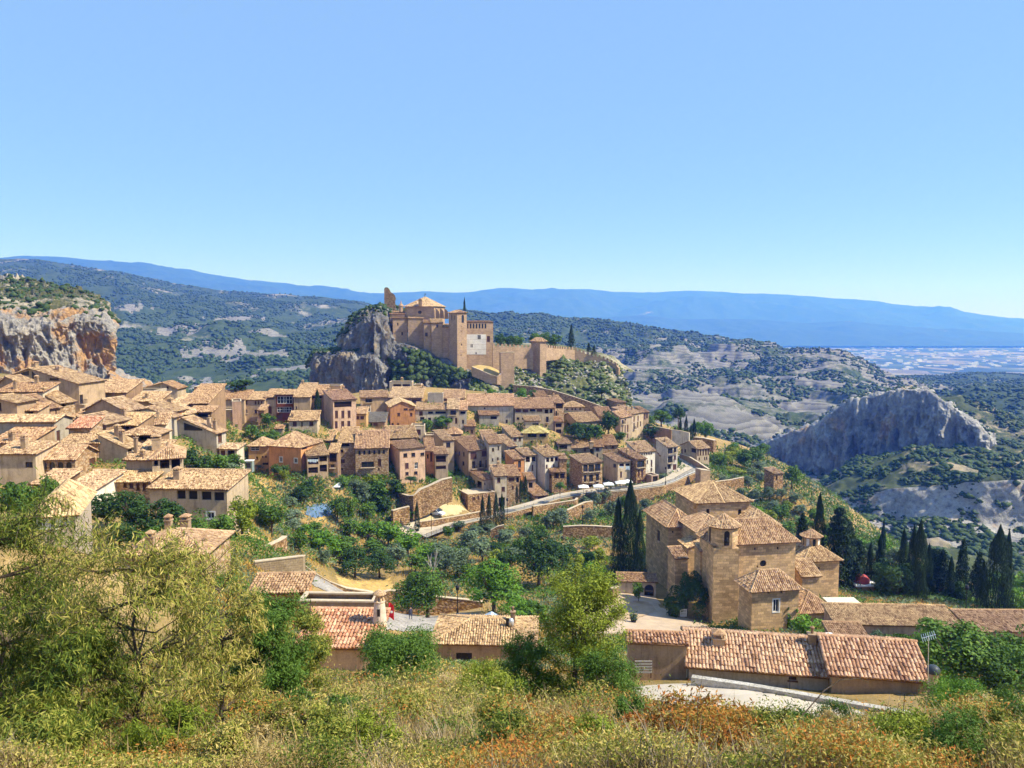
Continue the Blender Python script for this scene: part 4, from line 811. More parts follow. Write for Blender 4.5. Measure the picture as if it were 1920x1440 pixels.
def scatter(name, V, n, smin, smax, mat, label, thr=-0.1, nf=60.0, jsel=None, flat=.75, seed=3.0, hi=False, mask=None, pw=1.0):
    ny, nx = V.shape[:2]; c = (V[:-1, :-1] + V[1:, 1:]) / 2
    e1 = V[:-1, 1:] - V[:-1, :-1]; e2 = V[1:, :-1] - V[:-1, :-1]; cr = np.cross(e1, e2); ar = np.linalg.norm(cr, axis=-1); up = np.abs(cr[..., 2]) / (ar + 1e-9)
    w_ = ar * (fbm(c / nf + seed, 4) > thr) * (up > .35)
    dist = np.linalg.norm(c, axis=-1); w_ = w_ / dist ** pw
    if mask is not None: w_ = w_ * (mask + .04)
    if jsel is not None: w_ = w_ * jsel[:-1, None]
    w_ = w_.ravel() / w_.sum(); k = RNG.choice(w_.size, n, p=w_); j, i = np.unravel_index(k, ar.shape)
    a, b_ = RNG.random((n, 1)), RNG.random((n, 1)); p = V[j, i] + e1[j, i] * a + e2[j, i] * b_
    r = smin + (smax - smin) * RNG.random(n) ** 2; IV, IF = (ICO2_V, ICO2_F) if hi else (ICO_V, ICO_F); m = len(IV)
    sc = np.stack([r * (0.8 + .5 * RNG.random(n)), r * (0.8 + .5 * RNG.random(n)), r * flat * (0.7 + .6 * RNG.random(n))], -1)
    v = IV[None] * (1 + RNG.normal(0, .32, (n, m, 1))) * sc[:, None, :] + (p + np.array([0, 0, 1]) * r[:, None] * .35)[:, None, :]
    F = (IF[None] + (np.arange(n) * m)[:, None, None]).reshape(-1, 3)
    o = link(name, quadmesh(name, v.reshape(-1, 3), F, mat, rnd=np.repeat(RNG.random(n), len(IF)) * .6 + RNG.random(n * len(IF)) * .4))
    return tag(o, label, None, kind='stuff')
def rockmat(name, cols, streak=(1, 1, .15), sc=.08, stain=None, stain_thr=(.5, .6), bs=1.0):
    m, N, L, b = newmat(name); co = coord(N); mp = N.new('ShaderNodeMapping'); mp.inputs['Scale'].default_value = streak; L.new(co, mp.inputs[0])
    n1 = noise(N, L, mp.outputs[0], sc, 8, .68); n2 = noise(N, L, co, sc * 7, 8, .75); n3 = noise(N, L, co, sc * .7, 4, .6)
    r = ramp(N, [(.3 + .4 * i / (len(cols) - 1), c) for i, c in enumerate(cols)]); L.new(n1.outputs[0], r.inputs[0]); o = r.outputs[0]
    if stain:
        rs = ramp(N, [(stain_thr[0], (0, 0, 0)), (stain_thr[1], (1, 1, 1))]); L.new(n3.outputs[0], rs.inputs[0]); sp = N.new('ShaderNodeSeparateColor'); L.new(rs.outputs[0], sp.inputs[0]); o = mix(N, L, sp.outputs[0], o, stain)
    r2 = ramp(N, [(.34, (.42, .42, .44)), (.5, (.95, .95, .95)), (.68, (1.25, 1.25, 1.22))]); L.new(n2.outputs[0], r2.inputs[0])
    L.new(mix(N, L, .85, o, r2.outputs[0], 'MULTIPLY'), b.inputs['Base Color']); bump(N, L, math_(N, L, 'ADD', n1.outputs[0], n2.outputs[0]), b, .9, bs); return m
def hillmat(name, veg, veg2, bare, thr, sc=.01, bands=0):
    m, N, L, b = newmat(name); co = coord(N); n1 = noise(N, L, co, sc, 9, .62); n2 = noise(N, L, co, sc * 12, 8, .75)
    mixv = math_(N, L, 'ADD', math_(N, L, 'MULTIPLY', n1.outputs[0], .7), math_(N, L, 'MULTIPLY', n2.outputs[0], .3))
    rb = ramp(N, [(0, [x * .55 for x in bare]), (.5, bare), (1, [min(1, x * 1.25) for x in bare])])
    if bands:
        sp = N.new('ShaderNodeSeparateXYZ'); L.new(co, sp.inputs[0]); ph = math_(N, L, 'ADD', math_(N, L, 'MULTIPLY', sp.outputs[2], 1 / bands), math_(N, L, 'MULTIPLY', n1.outputs[0], 9.0))
        L.new(math_(N, L, 'FRACT', ph), rb.inputs[0])
    else: L.new(n2.outputs[0], rb.inputs[0])
    rv = ramp(N, [(.38, veg), (.62, veg2)]); L.new(n2.outputs[0], rv.inputs[0])
    rm = ramp(N, [(thr - .035, (0, 0, 0)), (thr + .035, (1, 1, 1))]); L.new(mixv, rm.inputs[0]); s2 = N.new('ShaderNodeSeparateColor'); L.new(rm.outputs[0], s2.inputs[0])
    L.new(mix(N, L, s2.outputs[0], rv.outputs[0], rb.outputs[0]), b.inputs['Base Color']); bump(N, L, n2.outputs[0], b, .8, .3 / sc * .01); return m
GV1, GV2 = (0.028, 0.050, 0.018), (0.06, 0.085, 0.03)
# plain: one sheet to the horizon
m, N, L, b = newmat('plain fields'); co = coord(N); v = N.new('ShaderNodeTexVoronoi'); mp = N.new('ShaderNodeMapping'); mp.inputs['Scale'].default_value = (1 / 130, 1 / 330, 1); L.new(co, mp.inputs[0]); L.new(mp.outputs[0], v.inputs['Vector']); v.inputs['Scale'].default_value = 1
sp = N.new('ShaderNodeSeparateColor'); L.new(v.outputs['Color'], sp.inputs[0]); r = ramp(N, [(0, (.05, .08, .03)), (.42, (.09, .12, .05)), (.6, (.16, .15, .08)), (.72, (.28, .23, .14)), (1, (.40, .34, .24))]); r.color_ramp.interpolation = 'CONSTANT'; L.new(sp.outputs[0], r.inputs[0])
n1 = noise(N, L, co, .002, 5, .7); r2 = ramp(N, [(.40, (.28, .33, .28)), (.60, (1, 1, 1))]); L.new(n1.outputs[0], r2.inputs[0]); L.new(mix(N, L, .8, r.outputs[0], r2.outputs[0], 'MULTIPLY'), b.inputs['Base Color']); M_PLAIN = m
mb = MB(); PL = -310
gx = np.linspace(-17000, 17000, 61); gy = np.linspace(-1200, 17500, 61); XX2, YY2 = np.meshgrid(gx, gy); id2 = np.arange(61 * 61).reshape(61, 61)
tag(link('ground', quadmesh('ground', np.stack([XX2, YY2, XX2 * 0 + PL], -1).reshape(-1, 3), np.stack([id2[:-1, :-1], id2[:-1, 1:], id2[1:, 1:], id2[1:, :-1]], -1).reshape(-1, 4), M_PLAIN)), 'wide farmed plain of pale and green fields far behind the hills', None, kind='structure')
# far town specks on the plain
mb = MB()
for k in range(520):
    d = random.uniform(4800, 9500); px = random.gauss(1560, 230) if k % 3 else random.uniform(1150, 1920); q = P(px, 640, d); w_ = random.uniform(8, 26); h_ = random.uniform(5, 9)
    mb.box(q[0] - w_, q[1] - w_ * .6, PL - 1, q[0] + w_, q[1] + w_ * .6, PL + h_)
tag(mb.build('distant_town', plain('far plaster', (.75, .68, .6))), 'scattered pale farm buildings and a town on the far plain', None, kind='stuff')
# blue mountains
MR = [(-150,486),(0,482),(100,479),(180,487),(270,496),(360,508),(450,521),(520,530),(600,540),(680,550),(740,548),(800,545),(870,547),(940,540),(1020,545),(1090,540),(1160,546),(1240,547),(1300,543),(1380,551),(1450,550),(1540,556),(1640,563),(1700,572),(1780,580),(1850,590),(1920,597),(2080,612)]
M_MT = hillmat('mountain forest', (0.02, 0.045, 0.025), (0.045, 0.075, 0.035), (.30, .27, .22), .66, .0012)
D1 = lambda x: 7500 + 6500 * min(1, max(0, x / 1300))
loft('mountains', [[(x, y + 30, D1(x) + 3000) for x, y in MR], [(x, y + 1, D1(x) + 500) for x, y in MR], [(x, y + 9 + 6 * math.sin(x / 60), D1(x) - 200) for x, y in MR], [(x, y + 26 + 8 * math.sin(x / 45 + 1), D1(x) - 1200) for x, y in MR],
     [(x, max(y + 45, 630), D1(x) * .8) for x, y in MR], [(x, 668, D1(x) * .58) for x, y in MR]], 460, 70, M_MT, [30, 22, 90, 110, 60, 0], 900, 'long ridge of far blue forested mountains', smooth_it=1)
MR2 = [(700,628),(800,600),(900,585),(1000,590),(1100,596),(1200,590),(1300,600),(1400,598),(1500,605),(1600,602),(1700,612),(1800,618),(1920,625),(2050,640)]
loft('foothills', [[(x, y + 12, 10800) for x, y in MR2], [(x, y, 10200) for x, y in MR2], [(x, y + 16, 9500) for x, y in MR2], [(x, 640, 8800) for x, y in MR2], [(x, 649, 8600) for x, y in MR2]], 300, 40, M_MT, [10, 25, 60, 25, 0], 700, 'lower blue foothills between the plain and the far ridge', smooth_it=1)
# left green hill
HL = [(-200,480),(0,486),(70,486),(150,500),(230,512),(320,530),(420,547),(520,553),(600,557),(680,568),(740,588),(790,610)]
M_HL = hillmat('wooded hillside', GV1, GV2, (.26, .235, .20), .58, .006)
M_SLAB = hillmat('slab rock', GV1, GV2, (.20, .19, .175), .36, .03, bands=3.2)
SLABS = [(440,662,110,9),(372,706,120,13),(545,692,75,8),(260,582,55,6),(330,632,60,6),(440,600,50,3),(500,640,40,5),(260,650,50,5)]
def slabf(px, py):
    n = fbm(np.stack([px / 30, py / 8, px * 0], -1), 3); return sum((((px - a) / c) ** 2 + ((py - b_) / d_) ** 2 + n < .8).astype(int) for a, b_, c, d_ in SLABS) > 0
_, VL = loft('hills', [[(x, y + 22, 3100) for x, y in HL], [(x, y, 2700) for x, y in HL], [(x, y + 24 + 6 * math.sin(x / 50), 2150) for x, y in HL], [(x, 620 + 10 * math.sin(x / 70) - (x < 300) * 25, 1500) for x, y in HL], [(x, 668 + 8 * math.sin(x / 60 + 2), 1080) for x, y in HL], [(x, 712 + 5 * math.sin(x / 40), 820) for x, y in HL], [(x, 790, 640) for x, y in HL]],
     420, 260, [M_HL, M_SLAB], [20, 12, 34, 44, 34, 24, 10], 330, 'broad green scrub covered hill behind the left cliff', smooth_it=8, matfun=slabf)
def notslab(V, fn):
    c = (V[:-1, :-1] + V[1:, 1:]) / 2; b_ = c[..., 2] * CP + 0; X = c[..., 0]; f = c[..., 1] * CP - c[..., 2] * SP; u = c[..., 1] * SP + c[..., 2] * CP; return ~fn(960 + F_PX * X / f, 720 - F_PX * u / f)
scatter('hillside_scrub', VL, 48000, 1.2, 4.0, LEAF['scrub'], 'dense dark green holm oak scrub on the broad left hill', -.12, 90, mask=notslab(VL, slabf))
# middle right hills with strata
HR = [(860,584),(930,590),(1000,592),(1080,600),(1150,606),(1200,615),(1260,625),(1330,632),(1400,645),(1470,655),(1540,675),(1620,700),(1700,735),(1780,770)]
M_HR = hillmat('layered rock hillside', GV1, GV2, (.185, .176, .16), .465, .006, bands=5.0)
_, VR = loft('hills', [[(x, y + 20, 2300) for x, y in HR], [(x, y, 1950) for x, y in HR], [(x, y + 17, 1700) for x, y in HR], [(x, 672 + 6 * math.sin(x / 40) + max(0, x - 1400) * .18, 1350) for x, y in HR], [(x, 715 + 14 * math.sin(x / 55 + 1) + max(0, x - 1400) * .14, 1080) for x, y in HR], [(x, 768 + 10 * math.sin(x / 45), 860) for x, y in HR], [(x, 835, 700) for x, y in HR], [(x, 920, 560) for x, y in HR]],
     420, 300, [M_HL, M_HR], [10, 8, 26, 34, 36, 28, 20, 8], 210, 'layered grey rock hills with dark scrub right of the castle', smooth_it=5, zs=16, matfun=lambda px, py: py > 648 + np.maximum(0, px - 1250) * .06 + 9 * fbm(np.stack([px / 45, py / 12, px * 0], -1), 3))
scatter('hillside_scrub', VR[:118], 22000, 1.6, 4.2, LEAF['scrub'], 'close woodland along the crest of the layered grey hills', -.45, 75, pw=.6)
scatter('hillside_scrub', VR[118:], 19000, .9, 3.0, LEAF['scrub'], 'dark scrub bushes on the layered grey hills', .10, 85, pw=1.2)
HR2 = [(1280,770),(1340,712),(1400,678),(1440,668),(1500,661),(1560,662),(1590,668),(1640,692),(1700,716),(1760,745)]
_, VR2 = loft('hills', [[(x, y + 14, 1500) for x, y in HR2], [(x, y, 1340) for x, y in HR2], [(x, y + 22, 1200) for x, y in HR2], [(x, max(730, y + 25), 1030) for x, y in HR2], [(x, 790, 850) for x, y in HR2], [(x, 850, 720) for x, y in HR2]],
     260, 160, M_HR, [6, 5, 18, 24, 22, 8], 150, 'rounded rocky spur standing before the plain', smooth_it=3, zs=12)
scatter('hillside_scrub', VR2, 11000, 1.0, 3.2, LEAF['scrub'], 'scrub on the rounded rocky spur', -.05, 60)
HR3 = [(1560,742),(1640,715),(1700,705),(1760,704),(1820,698),(1880,700),(1960,704),(2100,712)]
_, VR3 = loft('hills', [[(x, y + 8, 2300) for x, y in HR3], [(x, y, 2000) for x, y in HR3], [(x, y + 14, 1500) for x, y in HR3], [(x, y + 45, 1050) for x, y in HR3], [(x, y + 110, 780) for x, y in HR3], [(x, y + 220, 600) for x, y in HR3]],
     200, 130, M_HL, [8, 6, 18, 24, 20, 6], 170, 'scrub covered hills at the far right', smooth_it=3)
scatter('hillside_scrub', VR3, 14000, 1.1, 3.6, LEAF['scrub'], 'scrub trees on the far right hills', -.25, 80)
# gorge side slope and cliffs on the right
M_GS = hillmat('gorge slope', (0.035, 0.052, 0.02), (0.075, 0.09, 0.035), (.27, .22, .15), .53, .02)
M_CL = rockmat('blue grey limestone', [(.20, .195, .20), (.38, .365, .35), (.54, .50, .45)], (1, 1, .25), .06, (.46, .31, .18), (.58, .68), 2.2)
G1 = [(1560,760),(1620,752),(1700,742),(1760,745),(1800,755),(1850,775),(1900,800),(1960,815),(2060,840)]
_, VG = loft('gorge_slope', [[(1640,790,720),(1740,745,720),(1800,742,700),(1860,770,690),(1920,790,680),(2080,800,680)], [(1640,850,620),(1740,838,612),(1800,842,612),(1860,848,606),(1920,830,600),(2080,830,590)],
     [(1480,935,520),(1600,880,505),(1700,845,500),(1800,850,490),(1920,870,470),(2080,880,460)], [(1440,960,490),(1560,930,460),(1650,915,440),(1750,905,425),(1850,902,410),(2080,890,400)],
     [(1440,1000,480),(1560,975,452),(1650,970,432),(1750,978,416),(1850,985,402),(2080,985,390)], [(1440,1040,440),(1560,1015,410),(1650,1010,390),(1750,1020,370),(1850,1040,350),(2080,1050,340)], [(1440,1150,330),(1560,1120,310),(1650,1110,300),(1750,1110,290),(1850,1140,280),(2080,1180,260)]],
     260, 220, [M_GS, M_CL], [6, 8, 7, 5, 5, 7, 5], 45, 'steep bushy gorge side with a band of shaded cliff below', smooth_it=2, matrows=[0, 0, 0, .45, 1.4, .4, 0])
jj = np.ones(220); scatter('gorge_shrubs', VG, 14000, .5, 2.2, LEAF['scrub'], 'round shrubs dotted over the gorge slope', -.15, 30, hi=False)
def FD(x, o=0): return 655 - 110 * (x - 1405) / 460 + o
_, VF = loft('rock_fin', [[(1400,850,720),(1470,822,715),(1540,797,710),(1590,757,700),(1640,747,690),(1700,735,670),(1740,742,650),(1790,772,630),(1840,806,610),(1868,840,590)]] +
     [[(x, y, FD(x, o)) for x, y in row] for o, row in ((0, [(1405,842),(1470,815),(1540,790),(1590,750),(1640,740),(1700,728),(1740,735),(1790,765),(1840,800),(1864,832)]),
      (-3, [(1410,868),(1470,850),(1540,830),(1590,800),(1640,785),(1700,770),(1740,775),(1790,795),(1840,812),(1864,838)]), (-4, [(1415,905),(1470,905),(1540,895),(1590,870),(1640,850),(1700,825),(1740,820),(1790,825),(1840,830),(1864,842)]),
      (-9, [(1420,990),(1470,985),(1540,950),(1590,925),(1640,900),(1700,870),(1740,865),(1790,865),(1840,868),(1864,870)]))],
     300, 130, M_CL, [5, 2.5, 9, 11, 5], 22, 'blue grey limestone fin with caves rising from the gorge', smooth_it=1, vert=.3, kind='structure', terr=1, octv=6)
scatter('cliff_top_scrub', VF[:30], 500, .9, 2.4, LEAF['scrub'], 'scrub along the crest of the limestone fin', -.3, 30)
# left cliff
M_CO = rockmat('orange limestone', [(.20, .19, .19), (.37, .34, .31), (.52, .45, .37)], (1, 1, .35), .11, (.50, .30, .15), (.50, .58), 1.3)
M_CT = hillmat('cliff top scrub soil', (0.05, 0.06, 0.025), (0.10, 0.09, 0.04), (.30, .26, .20), .54, .05)
def LD(x, o=0): return 262 + 16 * x / 215 + o
_, VC = loft('cliff', [[(-120,500,420),(0,517,400),(60,522,390),(120,538,370),(170,552,350),(205,572,330),(224,600,318)]] +
     [[(x, y, LD(x, o)) for x, y in row] for o, row in ((26, [(-120,545),(0,560),(50,566),(100,563),(150,566),(195,577),(222,604)]), (6, [(-120,572),(0,588),(50,590),(100,580),(150,575),(195,584),(220,612)]), (0, [(-120,600),(0,615),(50,620),(100,615),(150,600),(195,605),(218,640)]),
      (1, [(-120,640),(0,660),(50,665),(100,655),(150,640),(195,645),(216,668)]), (-2, [(-120,690),(0,700),(50,705),(100,700),(150,690),(195,690),(217,705)]), (-6, [(-120,760),(0,770),(50,775),(100,770),(150,770),(195,770),(222,770)]))],
     260, 220, [M_CT, M_CO], [3, 1.5, 2, 3.5, 4.5, 4, 3], 13, 'tall orange and grey limestone cliff with overhangs at the left', smooth_it=1, vert=.45, terr=1, octv=6, matrows=[0, 0, .75, 1.2, 1, 1, 1], kind='structure')
scatter('cliff_top_scrub', VC[:90], 900, .4, 1.5, LEAF['scrub'], 'low scrub on top of the left cliff', -.25, 14)
loft('cliff_foot', [[(205,690,300),(230,700,310),(260,712,315),(310,735,320)], [(205,698,262),(230,710,270),(260,722,275),(310,742,280)], [(205,745,240),(230,750,245),(260,755,250),(310,765,255)]], 60, 40, M_CO, [2, 2.5, 2], 8, 'rubble shoulder at the right foot of the orange cliff', kind='structure')
# castle rock
M_CR = rockmat('castle rock', [(.10, .10, .105), (.21, .205, .205), (.36, .345, .325)], (1, 1, .2), .16, (.36, .28, .19), (.54, .64), 1.2)
def kd(base, sl, x, o): return base - sl * ((min(x, 705) if sl == 15 else x) - 650) / 100 + (max(0, x - 712) * .3 if sl == 15 else 0) + o
def krow(base, sl, offs, rows): return [[(x, y, kd(base, sl, x, o)) for x, y in r] for o, r in zip(offs, rows)]
_, VK1 = loft('castle_rock', krow(338, 16, (34, 8, 0, -2, -4), [[(572,690),(588,664),(640,652),(700,655),(735,690)], [(580,684),(591,661),(640,656),(700,660),(728,690)], [(584,700),(593,676),(640,668),(700,672),(722,700)], [(582,722),(592,712),(640,706),(700,708),(722,722)], [(576,765),(588,760),(640,760),(700,760),(724,765)]]),
     140, 110, M_CR, [1, .8, 2.4, 3.0, 2], 7, 'lower flat topped shoulder of the castle crag', vert=.3, smooth_it=1, kind='structure', terr=1, octv=6)
_, VK2 = loft('castle_rock', krow(345, 15, (40, 12, 1, -1, -3, -6), [[(628,640),(660,592),(700,574),(745,575),(790,590),(850,620)], [(634,640),(655,602),(690,578),(712,574),(735,586),(762,622)], [(636,660),(655,630),(690,606),(715,600),(740,640),(765,655)],
     [(640,690),(655,670),(690,650),(715,645),(745,680),(775,695)], [(640,720),(655,712),(690,708),(715,705),(750,712),(790,718)], [(640,765),(655,765),(690,765),(715,765),(750,765),(790,765)]]),
     170, 160, M_CR, [1, .8, 2.8, 3.6, 3.6, 3], 8, 'tall jagged crag with vertical clefts left of the collegiate church', vert=.26, smooth_it=1, kind='structure', terr=1, octv=6)
_, VK3 = loft('castle_rock', krow(341, 5, (26, 4, 0, -3, -8), [[(715,648),(780,650),(850,655),(920,700),(960,715)], [(720,645),(760,645),(800,655),(850,680),(880,697),(935,718)], [(725,660),(760,662),(800,674),(850,696),(880,708),(940,722)], [(730,700),(760,700),(800,706),(850,718),(880,726),(945,734)], [(730,765),(760,765),(800,765),(850,765),(880,765),(950,765)]]),
     160, 110, [M_CR], [1, 1, 2.6, 3.2, 2], 9, 'blue shaded cliff directly beneath the castle walls', vert=.35, smooth_it=1, kind='structure', terr=1, octv=6)
scatter('crag_bushes', VK3[45:], 3200, .3, 1.5, LEAF['scrub'], 'dark green bushes and creepers on the shaded cliff under the castle', -.05, 12, flat=.9)
scatter('crag_bushes', VK1[:35], 900, .4, 1.3, LEAF['scrub'], 'bushes on the flat shoulder of the crag', -.4, 10)
scatter('crag_bushes', VK2[:50], 800, .4, 1.2, LEAF['scrub'], 'bushes along the top of the tall crag', -.1, 10)
M_CH = hillmat('castle hill ground', (0.07, 0.085, 0.03), (0.13, 0.13, 0.06), (.31, .27, .19), .52, .06)
_, VH = loft('castle_hill', [[(880,640,430),(960,640,430),(1060,648,430),(1150,668,420),(1190,700,400)], [(880,652,372),(960,655,372),(1060,658,370),(1130,668,366),(1170,690,360)], [(880,695,342),(960,690,344),(1040,680,350),(1120,690,352),(1172,712,345)], [(880,722,322),(960,722,326),(1040,722,330),(1120,735,330),(1185,752,328)], [(880,770,300),(960,772,302),(1040,785,302),(1120,800,302),(1200,815,302)]],
     180, 120, M_CH, [1, 1.5, 3, 3, 1], 14, 'rocky grassy slope below the castle curtain wall', smooth_it=2, kind='structure')
scatter('slope_bushes', VH[35:], 2600, .25, 1.4, LEAF['scrubl'], 'grey green bushes on the slope below the curtain wall', -.12, 12)
scatter('slope_rocks', VH[35:], 1500, .3, .9, rockmat('pale boulder', [(.4, .38, .34), (.55, .52, .46)], sc=.5), 'pale limestone blocks on the slope below the curtain wall', -.1, 9, seed=9)
# ------------------------------------------------------------------ composite buildings
def into(root, z, d, xl, xr, ye, yb, th, roof, rise, wall, wins=(), b=None, L=None, fr=.5, rf='tile', pitch=.3, o=.35, wname='wall', rname='roof', deep=3.0, lab=None, ch=()):
    X = lambda v: zc(z, v) if v is not None else None; Y = lambda v: zc(z, None, v)
    s = spec(d, X(xl), X(xr), Y(ye), Y(yb), th, X(b), L)
    ws = [(X(w_[0]), Y(w_[1]), X(w_[2]), Y(w_[3])) + tuple(w_[4:]) for w_ in wins]
    t = empty('tmp', (s['C0'][0], s['C0'][1], s['zb']), s['th'])
    wl, rf_, zf = block(s, roof, rise, ws, wall, rf, t, fr, pitch, o, deep, wname, rname)
    for c in ch:
        u, v, w_, hh = c[:4]; x, y = u * s['W'], v * s['L']; chimney(rf_, x, y, zf(x, y), w_, hh, c[4] if len(c) > 4 else 0)
    for c in list(t.children):
        c.parent = root; c.location = Vector(t.location) - Vector(root.location); c.rotation_euler = (0, 0, s['th'])
    if lab: wl['label'] = lab
    bpy.data.objects.remove(t); return s
def reloc(o, root, p): o.parent = root; o.location = Vector(p) - Vector(root.location); return o
# ---- foreground church
q = P(zc('K', 850), zc('K', None, 1270), 118)
church = tag(empty('stone_church', tuple(q)), 'massive ochre stone church with many pyramid tile roofs, right of the cypresses', 'church')
CH = dict(wall='church', pitch=.3, o=.45)
into(church, 'K', 152, 722, 1100, 392, 700, 9, 'hip', 2.9, 'church', [(785,438,808,480,'n'),(1013,442,1037,485,'n'),(700,420,708,440,'n')], b=562, pitch=.3, o=.5, lab='raised crossing block with the highest pyramid roof')
into(church, 'K', 140, 512, 712, 556, 1110, 9, 'hip', 2.2, 'church', [(430,592,450,672,'n'),(537,597,549,613,'n'),(630,594,643,612,'n'),(690,598,700,614,'n')], b=352, pitch=.3, o=.5, lab='left transept block with a slit window')
into(church, 'K', 119, 850, 1428, 684, 1270, 9, 'hip', 2.7, 'church', [(1170,808,1218,856,'c'),(966,714,980,730,'n'),(1130,718,1142,736,'n'),(1292,712,1306,732,'n'),(968,960,980,975,'n'),(1148,846,1158,862,'n')], b=738, pitch=.3, o=.5, lab='tall main front with a round window')
into(church, 'K', 109, 1115, 1452, 1018, 1345, 9, 'hip', 1.9, 'church', [(1266,1090,1308,1180,'W'),(1133,1030,1147,1048,'n'),(1226,1033,1240,1050,'n'),(1318,1028,1334,1046,'n')], b=1018, pitch=.3, o=.45, lab='low front annex with one white framed window')
sK = into(church, 'K', 133, 1492, 1742, 810, 1110, 9, 'hip', 2.3, 'church', [(1588,858,1602,874,'n')], L=8, pitch=.3, o=.45, lab='right sacristy block carrying the lantern')
into(church, 'K', 122, 1475, 1600, 925, 1100, 9, 'mono', 1.5, 'church', [], L=3.2, pitch=.3)
into(church, 'K', 112, 1466, 1706, 1184, 1310, 9, 'hip', 1.9, 'church', [], L=6.5, pitch=.3)
into(church, 'K', 131, 655, 790, 722, 950, 9, 'gside', 1.0, 'church', [], L=4.5, fr=.9, pitch=.3, o=.2)
into(church, 'K', 127, 562, 650, 800, 960, 9, 'mono', .9, 'church', [], L=3.5, pitch=.3, o=.2)
into(church, 'K', 124, 742, 800, 745, 950, 9, 'mono', .7, 'church', [], L=2.5, pitch=.3, o=.2)
into(church, 'K', 133, 722, 985, 606, 760, 9, 'hip', 1.9, 'church', [], L=9, pitch=.3, o=.3)
into(church, 'K', 148, 1095, 1306, 556, 700, 9, 'hip', 2.2, 'church', [], L=9, pitch=.3, o=.45)
# bell turret on the corner of the main front
tc = P(zc('K', 908), zc('K', None, 545), 120); ht = 4.6
mb = MB(); mb.lathe((0, 0, 0), [(2.25, -3.4), (2.25, .1), (2.2, .1)], 8, sq=True); 
def octo_roof(root, c, r, h, n=8, mat=ROOF['tile'], name='roof', drop=.25):
    planes = []; ri = []
    for k in range(n):
        a0, a1 = math.pi / n + 2 * math.pi * k / n, math.pi / n + 2 * math.pi * (k + 1) / n
        A = (r * math.cos(a0), r * math.sin(a0), -drop); B = (r * math.cos(a1), r * math.sin(a1), -drop); planes.append((A, B, (0, 0, h), (0, 0, h))); ri.append((A, (0, 0, h)))
    o = roof_obj(planes, mat, root, .26, ri, slab=.1, name=name); o.location = Vector(c) - Vector(root.location); return o
mb.box(-2.0, -2.05, -17, 2.0, 2.3, -3.4)
tw = mb.build('bell_turret', WALL['church'], church, tuple(Vector(tc) - Vector(church.location)))
for ang in (-90, -135, 180, -45):
    a = math.radians(ang); w2 = MB()
    pts = shape_poly(-.42, .42, -2.9, -.6, 'a'); cx, sy = math.cos(a), math.sin(a); rr = 2.25 * math.cos(math.pi / 8) + .03
    w2.add([(cx * rr - sy * p[0], sy * rr + cx * p[0], p[1]) for p in pts], [tuple(range(len(pts)))])
    w2.add([(cx * (rr + .02) - sy * p[0] * .5, sy * (rr + .02) + cx * p[0] * .5, p[1] * .6 - 1.3) for p in pts[::2]], [tuple(range(len(pts[::2])))])
    if ang in (-90, 180): w2.build('bell_opening', M_DARK, tw)
bl = MB(); bl.lathe((0, -2.22, -2.2), [(.30, 0), (.22, .25), (.16, .5), (.04, .6)], 10); bl.build('bell', M_IRON, tw)
octo_roof(church, tc, 2.75, 1.5)
# lantern
lc = P(zc('K', 1541), zc('K', None, 640), 137); mb = MB(); mb.lathe((0, 0, 0), [(1.5, -3.4), (1.5, .35)], 8, sq=True); la = mb.build('lantern', WALL['church'], church, tuple(Vector(lc) - Vector(church.location)))
for k in range(8):
    a = 2 * math.pi * k / 8; rr = 1.5 * math.cos(math.pi / 8) + .02; w2 = MB(); cx, sy = math.cos(a), math.sin(a)
    w2.add([(cx * rr - sy * p[0], sy * rr + cx * p[0], p[1]) for p in shape_poly(-.26, .26, -1.75, -.05, 'r')], [(0, 1, 2, 3)]); w2.build('window', M_WHITE if k % 2 else M_GLASS, la)
octo_roof(church, tuple(np.array(lc) + (0, 0, .35)), 1.95, .9)
# ---- castle
q = P(890, 685, 335); castle = tag(empty('collegiate_castle', tuple(q)), 'fortified collegiate church on the crag with a square tower and arcaded palace', 'castle')
into(castle, 'M', 352, 718, 1040, 325, 480, -14, 'hip', 4.2, 'castle', [(860,372,905,412,'c')], L=15, rf='light', pitch=.4, o=.5, lab='high nave with a round blind window')
into(castle, 'M', 346, 578, 742, 465, 745, 10, 'mono', 1.2, 'castle', [(628,510,642,540),(675,615,694,648)], b=540, rf='light', pitch=.4, o=.3)
into(castle, 'M', 345, 748, 925, 465, 745, 5, 'mono', .8, 'castle', [], L=6, rf='light', pitch=.4, o=.2)
into(castle, 'M', 350, 545, 712, 415, 500, 5, 'mono', 1.3, 'castle', [], L=6, rf='light', pitch=.4, o=.3)
into(castle, 'M', 339, 930, 1012, 517, 810, 10, 'mono', 1.2, 'castle', [(942,622,972,662,'w')], b=918, rf='light', pitch=.4, o=.3)
into(castle, 'M', 338, 1014, 1140, 517, 825, 10, 'mono', 1.7, 'castle', [(1068,530,1090,562)], L=7, rf='light', pitch=.4, o=.3)
into(castle, 'M', 338, 1142, 1215, 560, 840, 10, 'mono', 1.2, 'castle', [(1128,790,1144,820)], L=6, rf='light', pitch=.4, o=.3)
into(castle, 'M', 331, 1302, 1410, 398, 990, 30, 'hip', 1.0, 'castle', [(1352,422,1380,512,'a'),(1236,425,1246,482,'n'),(1264,428,1274,480,'n'),(1345,545,1352,560,'n'),(1345,600,1352,615,'n'),(1348,745,1360,768,'n'),(1342,865,1352,885,'n')], b=1207, rf='light', pitch=.4, o=.4, lab='square bell tower standing proud of the walls')
